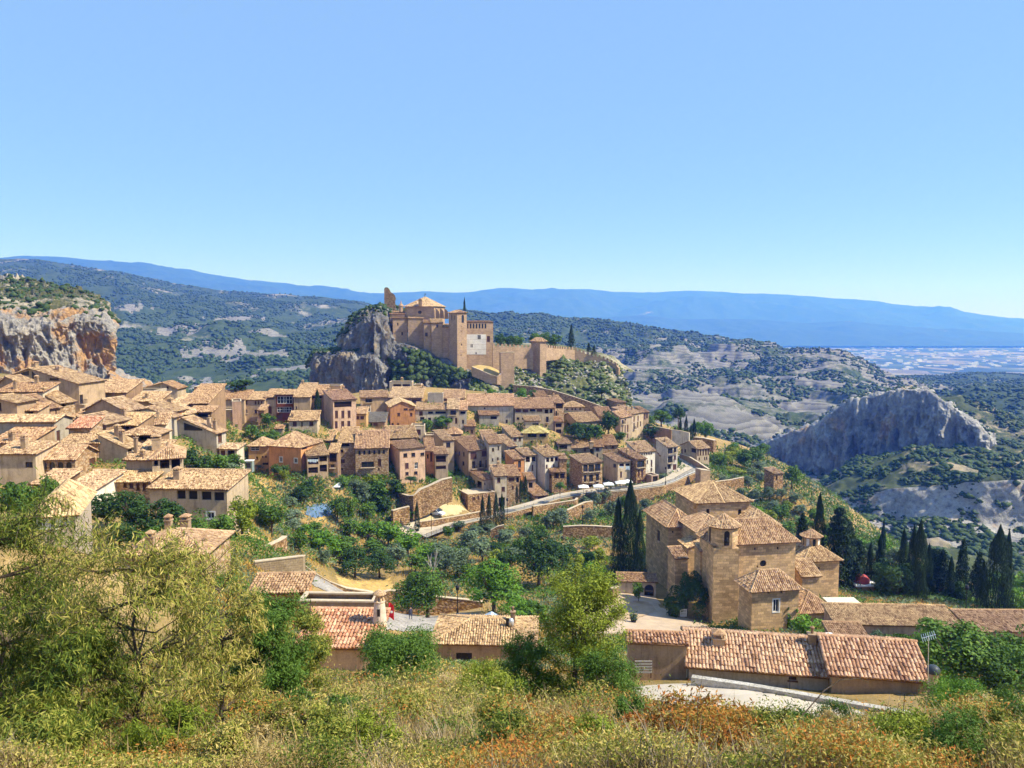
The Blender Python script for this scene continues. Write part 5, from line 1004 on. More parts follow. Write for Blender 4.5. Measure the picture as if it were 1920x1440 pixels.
sp_ = into(castle, 'M', 337, 1412, 1708, 506, 1010, 12, 'mono', .5, 'castle', [(1410 + k * 33.5, 520, 1431 + k * 33.5, 576, 'a') for k in range(7)] + [(1638,660,1672,724,'s')], L=9, rf='light', pitch=.4, o=.2, lab='palace front with seven arches at the top')
# white plaster panel with its windows on the palace front
def on_front(s, px, py, out=0.0):
    o, r = local_ray(s, px, py); t = (-out - o[1]) / r[1]; p = o + r * t; c, sn = math.cos(s['th']), math.sin(s['th'])
    return Vector((s['C0'][0] + c * p[0] - sn * p[1], s['C0'][1] + sn * p[0] + c * p[1], s['zb'] + p[2]))
def panel(name, s, rect, mat, root, out=.06, n=1):
    x0, y0, x1, y1 = rect; mb = MB(); pts = [on_front(s, zc('M', x), zc('M', None, y), out) - Vector(root.location) for x, y in ((x0, y1), (x1, y1), (x1, y0), (x0, y0))]
    back = [on_front(s, zc('M', x), zc('M', None, y), -.05) - Vector(root.location) for x, y in ((x0, y1), (x1, y1), (x1, y0), (x0, y0))]
    mb.add(pts + back, [(0, 1, 2, 3), (4, 5, 1, 0), (5, 6, 2, 1), (6, 7, 3, 2), (7, 4, 0, 3)]); return mb.build(name, mat, root)
MATS_LIME = plain('lime plaster', (.62, .58, .53), .9, 0, .14, .5)
for k in range(4): y0 = 642 + k * 57; panel('plaster_panel', sp_, (1402, y0, 1628, y0 + 55), MATS_LIME, castle)
for r_ in ((1535,648,1545,695),(1549,648,1557,695),(1560,650,1568,695),(1456,752,1464,788),(1470,752,1478,788),(1510,842,1522,864)): panel('window', sp_, r_, M_DARK, castle, .1)
# buttresses on the lit flank of the nave
for k, (x, y) in enumerate(((1060, 345), (1110, 340), (1160, 345))):
    a = P(zc('M', x), zc('M', None, y), 349 + k * 3.5); mb = MB(); mb.add([(0, -.4, 0), (1.6, -.6, -1.6), (1.9, -.6, -5), (0, -.4, -5), (0, .4, 0), (1.6, .2, -1.6), (1.9, .2, -5), (0, .4, -5)], [(0, 1, 2, 3), (7, 6, 5, 4), (0, 4, 5, 1), (1, 5, 6, 2)])
    mb.build('buttress', WALL['castle'], castle, tuple(Vector(a) - Vector(castle.location)))
# cupola, weathervane
a = P(zc('M', 672), zc('M', None, 365), 352); mb = MB(); mb.lathe((0, 0, 0), [(1.0, -1), (1.0, 1.6), (1.25, 1.7), (1.1, 2.1), (.4, 2.8), (.05, 4.2)], 8); mb.build('cupola', WALL['castle'], castle, tuple(Vector(a) - Vector(castle.location)))
a = P(zc('M', 938), zc('M', None, 230), 356); mb = MB(); mb.tube((0, 0, -.5), (0, 0, 2), .06, .05); mb.box(-.5, -.03, 1.1, .5, .03, 1.2); mb.box(.1, -.02, 1.5, .7, .02, 1.8); mb.build('weathervane', M_IRON, castle, tuple(Vector(a) - Vector(castle.location)))
a = P(zc('M', 890), zc('M', None, 290), 350); mb = MB(); mb.box(-.8, -1, -1.5, .8, 1, 1.4); mb.add([(-1, -1.1, 1.4), (1, -1.1, 1.4), (0, -1.1, 2.2), (-1, 1.1, 1.4), (1, 1.1, 1.4), (0, 1.1, 2.2)], [(0, 1, 2), (5, 4, 3), (0, 2, 5, 3), (1, 4, 5, 2)]); mb.build('dormer', WALL['brown'], castle, tuple(Vector(a) - Vector(castle.location)))
# ruined tower: thick wall fragment with a broken right edge
a = P(zc('M', 548), zc('M', None, 330), 362)
mb = MB(); prof = [(0, -4), (0, 8.2), (.6, 8.9), (1.6, 8.9), (2.3, 8.2), (3.1, 6.6), (4.2, 5.9), (4.9, 5.2), (5.3, 3.8), (5.0, 2.4), (5.2, 0), (5.1, -4)]; n = len(prof)
prof = [(x - 2.6, z) for x, z in prof]; mb.add([(x, -1 - x * .15, z) for x, z in prof] + [(x, 1.2 - x * .15, z * .97) for x, z in prof], [tuple(range(n)), tuple(range(n, 2 * n))[::-1]] + [(i, n + i, n + (i + 1) % n, (i + 1) % n) for i in range(n)], [[(p[0], p[1]) for p in prof], [(p[0], p[1]) for p in prof][::-1]] + [[(0, prof[i][1]), (2, prof[i][1]), (2, prof[(i + 1) % n][1]), (0, prof[(i + 1) % n][1])] for i in range(n)])
tag(mb.build('ruined_tower', WALL['stone'], None, tuple(a), .15), 'broken ruined stone tower standing alone on top of the crag', 'ruined tower')
# ------------------------------------------------------------------ runs of wall
def wallrun(name, label, pts, thick, mat, cat='wall', merlon=0, cap=True, res=1.5, away=True, group=None):
    """pts: (px, py_top, py_bottom, depth)"""
    tops = [Vector(P(p[0], p[1], p[3])) for p in pts]; zb = [P(p[0], p[2], p[3])[2] for p in pts]
    root = empty(name, (tops[0].x, tops[0].y, zb[0])); tag(root, label, cat, group); O = Vector(root.location); mb = MB(); cm = MB(); u = 0
    nr = []
    for i in range(len(tops)):
        a = tops[max(0, i - 1)]; b_ = tops[min(len(tops) - 1, i + 1)]; t = (b_ - a); t.z = 0; t.normalize(); nn = Vector((-t.y, t.x, 0)); 
        if nn.dot(tops[i]) < 0: nn = -nn
        nr.append(nn)
    for i in range(len(tops) - 1):
        a, b_ = tops[i] - O, tops[i + 1] - O; na, nb = nr[i] * thick, nr[i + 1] * thick; ln = (b_ - a).length; za, zb_ = zb[i] - O.z - 1.2, zb[i + 1] - O.z - 1.2
        f = [(a.x, a.y, za), (b_.x, b_.y, zb_), tuple(b_), tuple(a)]; k = [tuple(Vector(v) + (na if j in (0, 3) else nb)) for j, v in enumerate(f)]
        uv = [(u, za), (u + ln, zb_), (u + ln, b_.z), (u, a.z)]
        fs = [(0, 1, 2, 3), (5, 4, 7, 6), (3, 2, 6, 7)]; uvs = [uv, [uv[1], uv[0], uv[3], uv[2]], [(u, 0), (u + ln, 0), (u + ln, thick), (u, thick)]]
        if i == 0: fs.append((4, 0, 3, 7)); uvs.append([(0, za), (thick, za), (thick, a.z), (0, a.z)])
        if i == len(tops) - 2: fs.append((1, 5, 6, 2)); uvs.append([(0, za), (thick, za), (thick, a.z), (0, a.z)])
        mb.add(f + k, fs, uvs)
        if cap and not merlon:
            t = (b_ - a).normalized(); ca, cb = a - nr[i] * .06, b_ - nr[i + 1] * .06; da, db = a + na + nr[i] * .06, b_ + nb + nr[i + 1] * .06; h = Vector((0, 0, .12)); e = Vector((0, 0, .004))
            cm.add([tuple(v) for v in (ca + e, cb + e, db + e, da + e, ca + h, cb + h, db + h, da + h)], [(4, 5, 6, 7), (0, 1, 5, 4), (2, 3, 7, 6), (0, 4, 7, 3), (1, 2, 6, 5)])
        if merlon:
            m_ = max(1, int(ln / (2 * merlon)))
            for j in range(m_):
                for (s0, s1) in ((j / m_, (j + .5) / m_),):
                    p = a.lerp(b_, s0); r = a.lerp(b_, s1); hh = Vector((0, 0, 1.1)); nn = nr[i] * .5; e = Vector((0, 0, .003))
                    cm.add([tuple(v) for v in (p + e, r + e, r + nn + e, p + nn + e, p + hh, r + hh, r + nn + hh, p + nn + hh)], [(4, 5, 6, 7), (0, 1, 5, 4), (2, 3, 7, 6), (0, 4, 7, 3), (1, 2, 6, 5)], [[(0, 0), (.8, 0), (.8, .8), (0, .8)]] * 5)
        u += ln
    mb.build('masonry', mat, root); 
    if cm.v: cm.build('battlement' if merlon else 'coping', mat if merlon else M_CAP, root)
    return root
ST = WALL['stone']; CSM = WALL['castle']
wallrun('curtain_wall', 'battlemented castle wall between the palace and the square watchtower', [(924,648,712,334),(940,650,708,335),(962,651,690,337),(985,652,686,339),(1000,650,688,340)], 1.0, CSM, 'castle wall', .9)
wallrun('curtain_wall', 'battlemented castle wall running down to the right of the watchtower', [(1020,651,672,342),(1060,655,668,355),(1078,656,670,358),(1100,664,678,358),(1130,672,684,357),(1152,682,694,354),(1160,690,702,352)], 1.0, CSM, 'castle wall', .9)
wallrun('curtain_wall', 'old plain wall descending the slope above the back row of houses', [(962,722,738,318),(1000,725,740,316),(1040,733,750,314),(1075,744,760,312),(1100,752,775,311),(1135,765,790,309)], .8, ST, 'castle wall')
wt = tag(empty('watchtower', tuple(P(1005, 695, 338))), 'square watchtower with a low pyramid roof on the castle wall', 'tower')
into(wt, 'N', 338, 1358, 1393, 418, 588, 30, 'hip', 1.3, 'castle', [], b=1308, rf='light', pitch=.4, o=.5)
wt = tag(empty('gate_tower', tuple(P(945, 720, 322))), 'plain flat topped square tower below the palace', 'tower')
into(wt, 'N', 322, 1137, 1213, 484, 665, 8, 'flat', 0, 'castle', [], L=5)
mb = MB(); pts = [P(*q) for q in ((884, 687, 328), (900, 684, 334), (922, 687, 335), (940, 698, 332), (934, 705, 323.5), (918, 701, 323.5), (900, 693, 325.5))]; c0 = sum(pts) / 7; mb.add([tuple(p) for p in pts] + [tuple(c0 + (0, 0, .6))] + [tuple(p - (0, 0, 3)) for p in pts], [(i, (i + 1) % 7, 7) for i in range(7)] + [((i + 1) % 7, i, 8 + i, 8 + (i + 1) % 7) for i in range(7)])
tag(mb.build('terrace', M_GOLD0 := plain('golden terrace grass', (.40, .29, .12), .95, 0, .3, .8)), 'golden grass terrace at the foot of the palace', None, kind='structure')
ring = wallrun('terrace_wall', 'low wall round the golden grass terrace under the palace', [(885,688,700,326),(900,694,706,324),(918,702,714,322),(932,706,716,321),(940,700,716,322)], .5, CSM, 'wall')
# ------------------------------------------------------------------ roads, paving
M_ROAD = plain('grey road', (.30, .275, .24), .9, 0, .15, .5); M_PAVE = plain('pale paving', (.46, .39, .30), .9, 0, .14, .7); M_PLAZA = plain('plaza stone', (.42, .30, .19), .9, 0, .2, .5); M_SLABS = masonry('plaza slabs', (.36, .33, .30), .8, .8, (.2, .18, .16), .15)
def ribbon(name, label, A, B, mat, lift=0.0, kind='structure', sub=4):
    a = [PZ(*q) for q in A]; b_ = [PZ(*q) for q in B]; n = (len(a) - 1) * sub + 1; t = np.linspace(0, len(a) - 1, n)
    ai = np.stack([np.interp(t, range(len(a)), [q[k] for q in a]) for k in range(3)], -1); bi = np.stack([np.interp(t, range(len(b_)), [q[k] for q in b_]) for k in range(3)], -1)
    V = np.concatenate([ai, bi]) + (0, 0, lift); F = [[i, i + 1, n + i + 1, n + i] for i in range(n - 1)]; return tag(link(name, quadmesh(name, V, F, mat, V[:, :2][np.array(F)].reshape(-1, 2))), label, None, kind=kind)
SW = [tuple((np.array(a) * .62 + np.array(b_) * .38)) for a, b_ in zip(ROADW, ROADI)]
ribbon('road', 'grey road curving in front of the village', ROADW, SW, M_ROAD, .05)
ribbon('pavement', 'pale paved strip between the road and the houses', SW, ROADI, M_PAVE, .14)
for nm, fr_ in (('outer', .06), ('inner', .56)):
    A = [tuple(np.array(a) * (1 - fr_) + np.array(b_) * fr_) for a, b_ in zip(ROADW, ROADI)]; B = [tuple(np.array(a) * (1 - fr_ - .045) + np.array(b_) * (fr_ + .045)) for a, b_ in zip(ROADW, ROADI)]
    ribbon('road_line', 'white %s edge line painted on the curving road' % nm, A[5:], B[5:], M_WHITE, .056)
def under(py, k): return py + k
wallrun('retaining_wall', 'tall ochre stone retaining wall carrying the curving road above the olives', [(q[0], q[1] + 2, q[1] + (34 if 1100 < q[0] < 1300 else 22), PZ(*q)[1] - .15) for q in ROADW[4:11]], .7, ST, 'wall')
wallrun('retaining_wall', 'low stone retaining wall of the lower road above the gardens', [(q[0], q[1] + 1, q[1] + 14, PZ(*q)[1] - .15) for q in ROADW[1:5]], .6, ST, 'wall')
pr = PZ(1318, 893, -48.4); wallrun('wall_pier', 'square brown pier at the end of the road retaining wall', [(1314,881,922,PZ(1314,893,-49)[1]-1.2),(1332,883,925,PZ(1314,893,-49)[1])], 3, WALL['castle'], 'pier')
wallrun('parapet_wall', 'brown parapet on the far side of the road bend', [(1274,851,858,271),(1292,857,865,262),(1310,868,878,253),(1328,880,890,248)], .5, WALL['brown'], 'wall')
wallrun('retaining_wall', 'stone wall between the parked car and the road below', [(787,979,989,193),(830,973,984,196),(870,966,977,199),(900,960,971,201),(925,955,966,203)], .6, ST, 'wall')
wallrun('garden_wall', 'high rounded stone wall left of the parked car, grass terrace on top', [(764,930,968,196),(775,930,966,194),(790,918,962,196),(805,912,955,197),(830,900,938,199),(848,896,932,200)], 1.2, ST, 'wall')
wallrun('garden_wall', 'shadowed stone wall at the left end of the high terrace', [(747,925,950,200),(764,930,964,196)], .8, ST, 'wall')
wallrun('garden_wall', 'stone wall with a hedge on top beside the golden slope', [(737,958,985,190),(752,954,978,192),(768,950,972,193)], .8, ST, 'wall')
wallrun('ramp_wall', 'orange stone terrace wall below the garage road', [(1000,950,975,PZ(1000,950,-51.2)[1]-3),(1040,944,965,212),(1080,938,962,214),(1084,934,958,216)], .6, ST, 'wall')
wallrun('ramp_wall', 'slanting stone ramp wall joining the garage road and the olive grove', [(1062,958,985,200),(1080,950,983,203),(1098,942,975,206),(1112,940,965,209)], .6, ST, 'wall')
wallrun('garden_wall', 'long low stone wall below the olive grove', [(1056,988,1002,184),(1090,986,1000,184),(1120,987,999,184),(1150,989,1000,184)], .6, ST, 'wall')
wallrun('garden_wall', 'broken piece of stone wall among the grey olive trees', [(920,995,1012,184),(932,988,1010,184),(945,985,1012,184)], .6, ST, 'wall')
wallrun('garden_wall', 'stone terrace wall on the olive terraces right of the pier', [(1330,905,918,244),(1370,900,915,250),(1395,895,912,252)], .6, ST, 'wall')
wallrun('garden_wall', 'long pink stone wall on the lower olive terraces', [(1412,938,952,232),(1440,935,952,234),(1480,933,950,238)], .6, ST, 'wall')
wallrun('garden_wall', 'curved stone wall holding the golden grass left of the block retaining wall', [(452,1036,1062,90),(480,1030,1052,93),(505,1024,1046,96),(530,1012,1040,99),(538,1006,1034,101)], .6, ST, 'wall')
wallrun('block_wall', 'tall concrete block retaining wall with dark streaks under its coping', [(478,1055,1078,82),(520,1050,1092,83),(568,1044,1108,84),(572,1042,1108,86)], .5, WALL['block'], 'wall')
wallrun('lane_wall', 'stone wall along the sloping lane left of the plaza', [(570,1060,1072,94),(590,1075,1088,96),(620,1092,1105,98),(650,1104,1118,99),(700,1112,1128,100)], .5, ST, 'wall')
wallrun('plaza_wall', 'stone wall with a walled doorway behind the plaza tree', [(700,1116,1140,116),(732,1108,1135,117),(758,1110,1137,118),(820,1120,1142,119),(880,1126,1150,119),(905,1130,1152,119)], .5, ST, 'wall')
wallrun('stone_wall', 'whitish dry stone wall edging the concrete terrace in front of the long tiled house', [(1296,1270,1279,49.5),(1400,1285,1294,48),(1500,1302,1312,46.5),(1600,1320,1330,45),(1700,1338,1350,43.5),(1730,1345,1357,43)], .45, plainw := rockmat('pale rubble', [(.30, .27, .23), (.48, .44, .38), (.6, .56, .5)], (1, 1, 1), .9, bs=.1), 'wall', cap=False)
wallrun('stone_wall', 'whitewashed low stone wall under the near left tile roof', [(512,1275,1288,43),(580,1272,1286,43),(640,1272,1288,43),(705,1274,1290,43)], .4, rockmat('whitewashed rubble', [(.45, .44, .42), (.65, .64, .62), (.8, .79, .77)], (1, 1, 1), .8, bs=.1), 'wall', cap=False)
ground_patch('pavement', [(748,1008),(746,985),(752,966),(775,950),(805,940),(842,930),(848,936),(815,950),(790,962),(785,975),(795,985),(860,975),(858,984),(800,1008)], M_PAVE, 'pale road junction by the parked car', .5, .12)
ground_patch('path', [(775,985),(772,965),(800,952),(850,948),(895,955),(860,966),(800,978)], plain('sandy lot', (.50, .40, .22), .9, 0, .15, .6), 'sandy parking lot with a white car', .5, .10)
ground_patch('plaza', [(700,1135),(745,1138),(900,1152),(930,1160),(900,1180),(800,1185),(700,1180)], M_SLABS, 'grey paved plaza with a tree', .5, .10)
ground_patch('plaza', [(1120,1112),(1150,1100),(1215,1100),(1240,1140),(1330,1175),(1330,1190),(1120,1190),(1060,1190),(1090,1140)], plain('forecourt sand', (.46, .35, .25), .9, 0, .2, .5), 'paved church forecourt', .5, .08)
ground_patch('plaza_bed', [(1150,1142),(1190,1128),(1215,1130),(1230,1145),(1205,1158),(1155,1165)], M_PLAZA, 'sandy orange bed in the church forecourt', .4, .16)
ground_patch('terrace', [(1180,1290),(1296,1284),(1400,1296),(1500,1314),(1600,1333),(1640,1345),(1560,1350),(1400,1345),(1290,1330),(1200,1310)], plain('pale concrete', (.50, .43, .34), .9, 0, .2, .5), 'pale concrete terrace below the long tiled house', .4, .06)
ground_patch('cemetery', [(1590,1110),(1660,1112),(1700,1130),(1760,1135),(1900,1150),(1900,1165),(1700,1150),(1600,1145),(1570,1130)], plain('orange gravel', (.50, .27, .11), .9, 0, .2, .8), 'orange gravel of the cemetery', .6, .08)
ground_patch('path', [(575,1065),(600,1080),(660,1110),(690,1120),(640,1122),(590,1100),(570,1085)], M_SLABS, 'grey sloping lane left of the plaza', .4, .08)
for nm, pl in (('golden grass below the orange pyramid house', [(470,890),(600,893),(590,915),(540,925),(470,915)]), ('golden slope beside the road junction', [(708,965),(745,962),(750,985),(742,1003),(715,1000)]), ('golden grass among the walnut trees', [(660,930),(720,925),(735,945),(690,955),(660,950)]), ('golden grass field below the dark round trees', [(630,1080),(730,1080),(740,1110),(690,1118),(640,1105)]), ('golden grass on the walled terrace', [(735,935),(765,934),(765,948),(740,948)]),
               ('golden grass behind the plaza wall', [(840,1090),(870,1088),(885,1120),(845,1118)]), ('golden grass above the stone arc wall', [(440,1020),(500,1010),(520,1020),(470,1032)]), ('golden grass near the olive wall', [(1120,1000),(1148,998),(1148,1012),(1115,1012)]), ('golden grass on the path above the pool', [(590,965),(625,950),(628,975),(590,985)])):
    g = ground_patch('dry_grass', pl, plain('gold ground', (.46, .31, .11), .95, 0, .35, 1.2) if 'M_GOLD' not in globals() else M_GOLD, nm, .5, .06, 'stuff'); M_GOLD = g.data.materials[0]
ground_patch('pond', [(575,950),(600,944),(625,948),(622,966),(590,972),(572,966)], plain('blue pool cover', (.12, .20, .34), .3, 0, .1, 1), 'blue covered pool among the gardens', .4, .14)
# ------------------------------------------------------------------ near buildings
NB = dict(pitch=.25)
def nearhouse(name, label, cat='house'): return tag(empty(name, (0, 0, 0)), label, cat)
def nb(name, label, z, d, xl, xr, ye, yb, th, roof, rise, wall, wins=(), cat='house', **k):
    X = lambda v: zc(z, v); Y = lambda v: zc(z, None, v); s = spec(d, X(xl), X(xr), Y(ye), Y(yb), th, None, k.get('L'))
    root = empty(name, (s['C0'][0], s['C0'][1], s['zb'])); tag(root, label, cat); into(root, z, d, xl, xr, ye, yb, th, roof, rise, wall, wins, pitch=.25, **k); return root, s
r1, s1 = nb('tiled_house', 'left half of the long near house with wavy pink tiles and one small window', 'X', 53, 1292, 1556, 1247, 1310, -10, 'gable', 1.15, 'pale', [(1479,1256,1494,1276,'w'),(1366,1250,1374,1260,'n')], L=6.4, rf='pinkish', ch=[(.23,.32,.8,.55),(.93,.42,.5,.8,1)])
r2, s2 = nb('tiled_house', 'right half of the long near house with a plain brown wall', 'X', 50.4, 1560, 1738, 1262, 1330, -10, 'gable', 1.15, 'tan', [], L=6.4, rf='pinkish')
r3, s3 = nb('yard_wall_building', 'low ochre building with an uneven tiled edge left of the long near house', 'X', 54, 1178, 1288, 1206, 1268, -6, 'mono', .12, 'tan', [], L=1.5, rf='pinkish', o=.15)
r4, s4 = nb('hipped_house', 'small hip roofed house with a dark doorway beside the plaza tree', 'X', 76, 812, 1000, 1205, 1262, -3, 'hip', 1.1, 'tan', [(855,1224,885,1262,'n'),(936,1240,944,1250,'n')], L=7, ch=[(.78,.5,.45,1.3,1)])
r5, s5 = nb('tiled_house', 'near left house with straight salmon tile columns and a white conical chimney', 'X', 50, 560, 700, 1212, 1268, -2, 'mono', .8, 'tan', [(650,1262,672,1268,'n')], L=4, rf='red')
r6, s6 = nb('tiled_house', 'low building with an orange wall and pale sloping roof left of the lane', 'X', 66, 470, 570, 1112, 1140, 2, 'mono', .5, 'orange', [], L=3, rf='light')
r7, s7 = nb('parapet_building', 'flat tan parapet building behind the salmon tiled roof', 'X', 60, 560, 702, 1128, 1160, -2, 'flat', 0, 'tan', [], L=2)
r8, s8 = nb('cemetery_building', 'long low cemetery range with a striped tile roof and pink wall', 'X', 101, 1568, 1800, 1170, 1216, -3, 'mono', .9, 'pink', [], L=4.6, cat='building')
r9, s9 = nb('cemetery_building', 'second cemetery range with a pink wall at the right picture edge', 'X', 99, 1826, 1990, 1184, 1215, -1, 'mono', .8, 'pink', [], L=5, cat='building')
r10, s10 = nb('small_roof_building', 'little striped roof between the ivy and the cemetery range', 'X', 90, 1568, 1632, 1206, 1222, -3, 'mono', .8, 'pink', [], L=4, cat='building')
r11, s11 = nb('forecourt_building', 'white walled gatehouse with an arch beside the three big cypresses', 'X', 134, 1160, 1230, 1090, 1118, -4, 'mono', .4, 'pale', [(1208,1096,1226,1118,'a')], L=3, cat='gatehouse')
wallrun('forecourt_wall', 'dark stone wall running down from the gatehouse', [(1127,1100,1118,126),(1150,1105,1130,124),(1160,1100,1125,132)], .5, WALL['brown'], 'wall')
# metal cowl chimneys and the domed flue
def stand(name, label, cat, px, py, d): q = P(px, py, d); return tag(empty(name, tuple(q)), label, cat), q
t, q = stand('flue_chimney', 'round plastered flue with a dark grey dome cap at the end of the long house', 'chimney', 1748, 1300, 48.6)
mb = MB(); mb.lathe((0, 0, 0), [(.28, -1.5), (.28, 1.35)], 14); mb.build('shaft', WALL['tan'], t); mb = MB(); mb.lathe((0, 0, 1.35), [(.30, 0), (.42, .05), (.42, .2), (.38, .36), (.25, .5), (.03, .56)], 16); mb.build('cowl', plain('dark zinc', (.05, .06, .07), .45), t, smooth=True)
t, q = stand('flue_chimney', 'white conical chimney with a crown of upright tiles on the salmon roof', 'chimney', 712, 1158, 52.5)
mb = MB(); mb.lathe((0, 0, 0), [(.52, -.8), (.46, .2), (.36, 1.1), (.40, 1.15), (.40, 1.22)], 16); mb.build('shaft', plain('chimney render', (.58, .48, .38), .9, 0, .2, 3), t)
mb = MB(); 
for k in range(6): a = k * math.pi / 3; mb.tube((.3 * math.cos(a), .3 * math.sin(a), 1.2), (.12 * math.cos(a), .12 * math.sin(a), 1.75), .09, .07, 6)
mb.lathe((0, 0, 1.7), [(.5, 0), (.45, .08), (.1, .3)], 8); mb.build('crown', ROOF['tile'], t)
mb = MB(); mb.box(-.1, -.46, .25, .1, -.36, .75); mb.build('flue_opening', M_DARK, t)
for px, py, d, lab in ((952, 1176, 78, 'dark flue pipe with a silver cap on the small hip roof'),):
    t, q = stand('flue_pipe', lab, 'chimney', px, py, d); mb = MB(); mb.tube((0, 0, -.6), (0, 0, .9), .22, .2, 10); mb.build('pipe', M_IRON, t); mb = MB(); mb.lathe((.35, 0, .2), [(.3, 0), (.3, .5), (.2, .7), (.02, .78)], 12); mb.build('cowl', plain('galvanised', (.6, .62, .64), .4, .6), t, smooth=True)
t, q = stand('satellite_dish', 'small white satellite dish on the roof line by the ivy', 'dish', 1557, 1192, 55); mb = MB(); mb.lathe((0, 0, 0), [(.42, .08), (.3, .03), (.02, 0)], 16); mb.tube((0, 0, 0), (0, 0, -.9), .03, .03); mb.build('dish', M_WHITE, t)
# dome chapel and canopy
t, q = stand('domed_chapel', 'little yellow cemetery chapel with a red dome', 'chapel', 1617, 1122, 148); mb = MB(); mb.box(-2, -1.8, -1, 2, 1.8, 3.0); mb.build('wall', WALL['ochre'], t); mb = MB(); mb.box(-2.25, -2.05, 3.003, 2.25, 2.05, 3.3); mb.build('cornice', M_WHITE, t)
mb = MB(); mb.lathe((-.3, 0, 3.3), [(1.5, 0), (1.48, .4), (1.3, .9), (.95, 1.3), (.5, 1.55), (.03, 1.65)], 20); mb.build('dome', plain('red glazed dome', (.36, .06, .05), .4), t, smooth=True)
for sx in (-1.2, .9): mb = MB(); mb.box(sx, -1.86, -.6, sx + 1, -1.81, .6); w_ = mb.build('window', M_DARK, t); mb = MB(); mb.box(sx - .1, -1.9, .603, sx + 1.1, -1.82, .75); mb.build('surround', M_WHITE, w_)
t, q = stand('canopy', 'white roofed open canopy between the church and the cemetery range', 'canopy', 1585, 1160, 113); mb = MB(); mb.add([(-2, -1.6, 1.7), (2.9, -1.6, 1.7), (2.2, 2.4, 2.3), (-2.6, 2.4, 2.3), (-2, -1.6, 1.85), (2.9, -1.6, 1.85), (2.2, 2.4, 2.45), (-2.6, 2.4, 2.45)], [(4, 5, 6, 7), (3, 2, 1, 0), (0, 1, 5, 4), (1, 2, 6, 5), (2, 3, 7, 6), (3, 0, 4, 7)]); mb.build('roof', plain('canopy sheet', (.62, .54, .44), .7), t)
for x, y, z in ((-1.9, -1.4, 1.7), (.4, -1.4, 1.7), (2.6, -1.4, 1.7), (-2.3, 2.1, 2.2), (2, 2.1, 2.2)): mb = MB(); mb.box(x - .06, y - .06, -.8, x + .06, y + .06, z); mb.build('post', M_TIMBER, t)
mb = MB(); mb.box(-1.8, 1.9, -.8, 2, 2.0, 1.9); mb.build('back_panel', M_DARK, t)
# ------------------------------------------------------------------ street things
def lamp(px, py, d, h, label, kind=0):
    g = cast(px, py); d = d or g[1]; q = P(px, py, d); t = tag(empty('street_lamp', tuple(q)), label, 'street lamp', 'street lamps'); mb = MB(); mb.lathe((0, 0, 0), [(.16, -.5), (.16, .5), (.07, .7), (.05, h)], 8); mb.build('post', M_IRON, t)
    mb = MB(); mb.lathe((0, 0, h), [(.06, 0), (.24, .08), (.30, .45), (.12, .52), (.34, .56), (.22, .75), (.03, .85)], 12); mb.build('lamp_head', M_IRON, t); mb = MB(); mb.lathe((0, 0, h + .1), [(.2, 0), (.26, .3)], 8); mb.build('lamp_glass', M_WHITE, t)
lamp(858, 1150, None, 3.6, 'black street lamp on the plaza between the two green trees')
lamp(809, 999, 191, 4.4, 'street lamp beside the road junction below the car')
lamp(951, 972, 200, 4.6, 'street lamp on the road right of the four roadside cypresses')
lamp(1092, 985, 186, 4.2, 'street lamp among the olive trees below the ramp')
lamp(1248, 906, 230, 4.2, 'street lamp on the bend of the curving road')
lamp(1810, 1160, 122, 4.8, 'slim pale lamp post in the cemetery')
lamp(1121, 1110, None, 3.6, 'street lamp left of the three big cypresses')
# railings along the road: one thing per stretch
def railing(label, pts, h=1.0, gap=2.0, mat=M_IRON):
    q = [Vector(PZ(*p)) for p in pts]; t = tag(empty('railing', tuple(q[0])), label, 'railing'); O = q[0]; post = MB(); bars = MB()
    for a, b_ in zip(q[:-1], q[1:]):
        a, b_ = a - O, b_ - O; n = max(1, int((b_ - a).length / gap))
        for i in range(n): p = a.lerp(b_, i / n); post.box(p.x - .04, p.y - .04, p.z, p.x + .04, p.y + .04, p.z + h)
        for z in (.45, h - .06): bars.tube(a + Vector((0, 0, z)), b_ + Vector((0, 0, z)), .025, .025, 5)
    post.build('posts', mat, t); bars.build('rails', mat, t)
M_RAIL = plain('grey rail', (.22, .21, .20), .5)
railing('metal railing along the outer edge of the road bend', [(q[0], q[1] - 1, q[2] + .1) for q in ROADW[6:]], .9, 2.6, M_RAIL)
railing('metal railing beside the road below the terrace umbrellas', [(q[0], q[1] - 1, q[2] + .1) for q in ROADW[2:6]], .9, 2.6, M_RAIL)
railing('wooden rail beside the road junction', [(q[0], q[1] - 1, q[2] + .1) for q in ROADW[:2]], 1.0, 1.6, M_TIMBER)
# umbrellas
for k, (px, py, lab) in enumerate(((1094, 920, 'leftmost of the white terrace umbrellas, standing alone'), (1122, 919, 'second white umbrella from the left, start of the joined row'), (1141, 915, 'middle white umbrella of the joined row'), (1163, 912, 'fourth white umbrella from the left, before the tall cypress'), (1176, 910, 'white umbrella nearest the tallest cypress top'))):
    q = PZ(px, py + 6, -50.0); t = tag(empty('umbrella', tuple(q)), lab, 'umbrella', 'white terrace umbrellas'); mb = MB(); mb.tube((0, 0, -.3), (0, 0, 2.6), .05, .05); mb.build('pole', M_IRON, t)
    mb = MB(); mb.lathe((0, 0, 2.15), [(2.1, -.18), (2.1, 0), (1.1, .32), (.05, .62)], 4, sq=True); mb.build('canopy', M_WHITE, t)
random.seed(3)
for k in range(9):
    px = 1100 + k * 9; q = PZ(px, 925 - k * 1.3, -50.2); t = tag(empty('cafe_table', tuple(q)), 'dark round table on the umbrella terrace', 'table', 'dark tables on the umbrella terrace'); mb = MB(); mb.lathe((0, 0, 0), [(.35, 0), (.05, .04), (.05, .72), (.42, .74), (.42, .77)], 10); mb.build('table', M_FRAME, t)
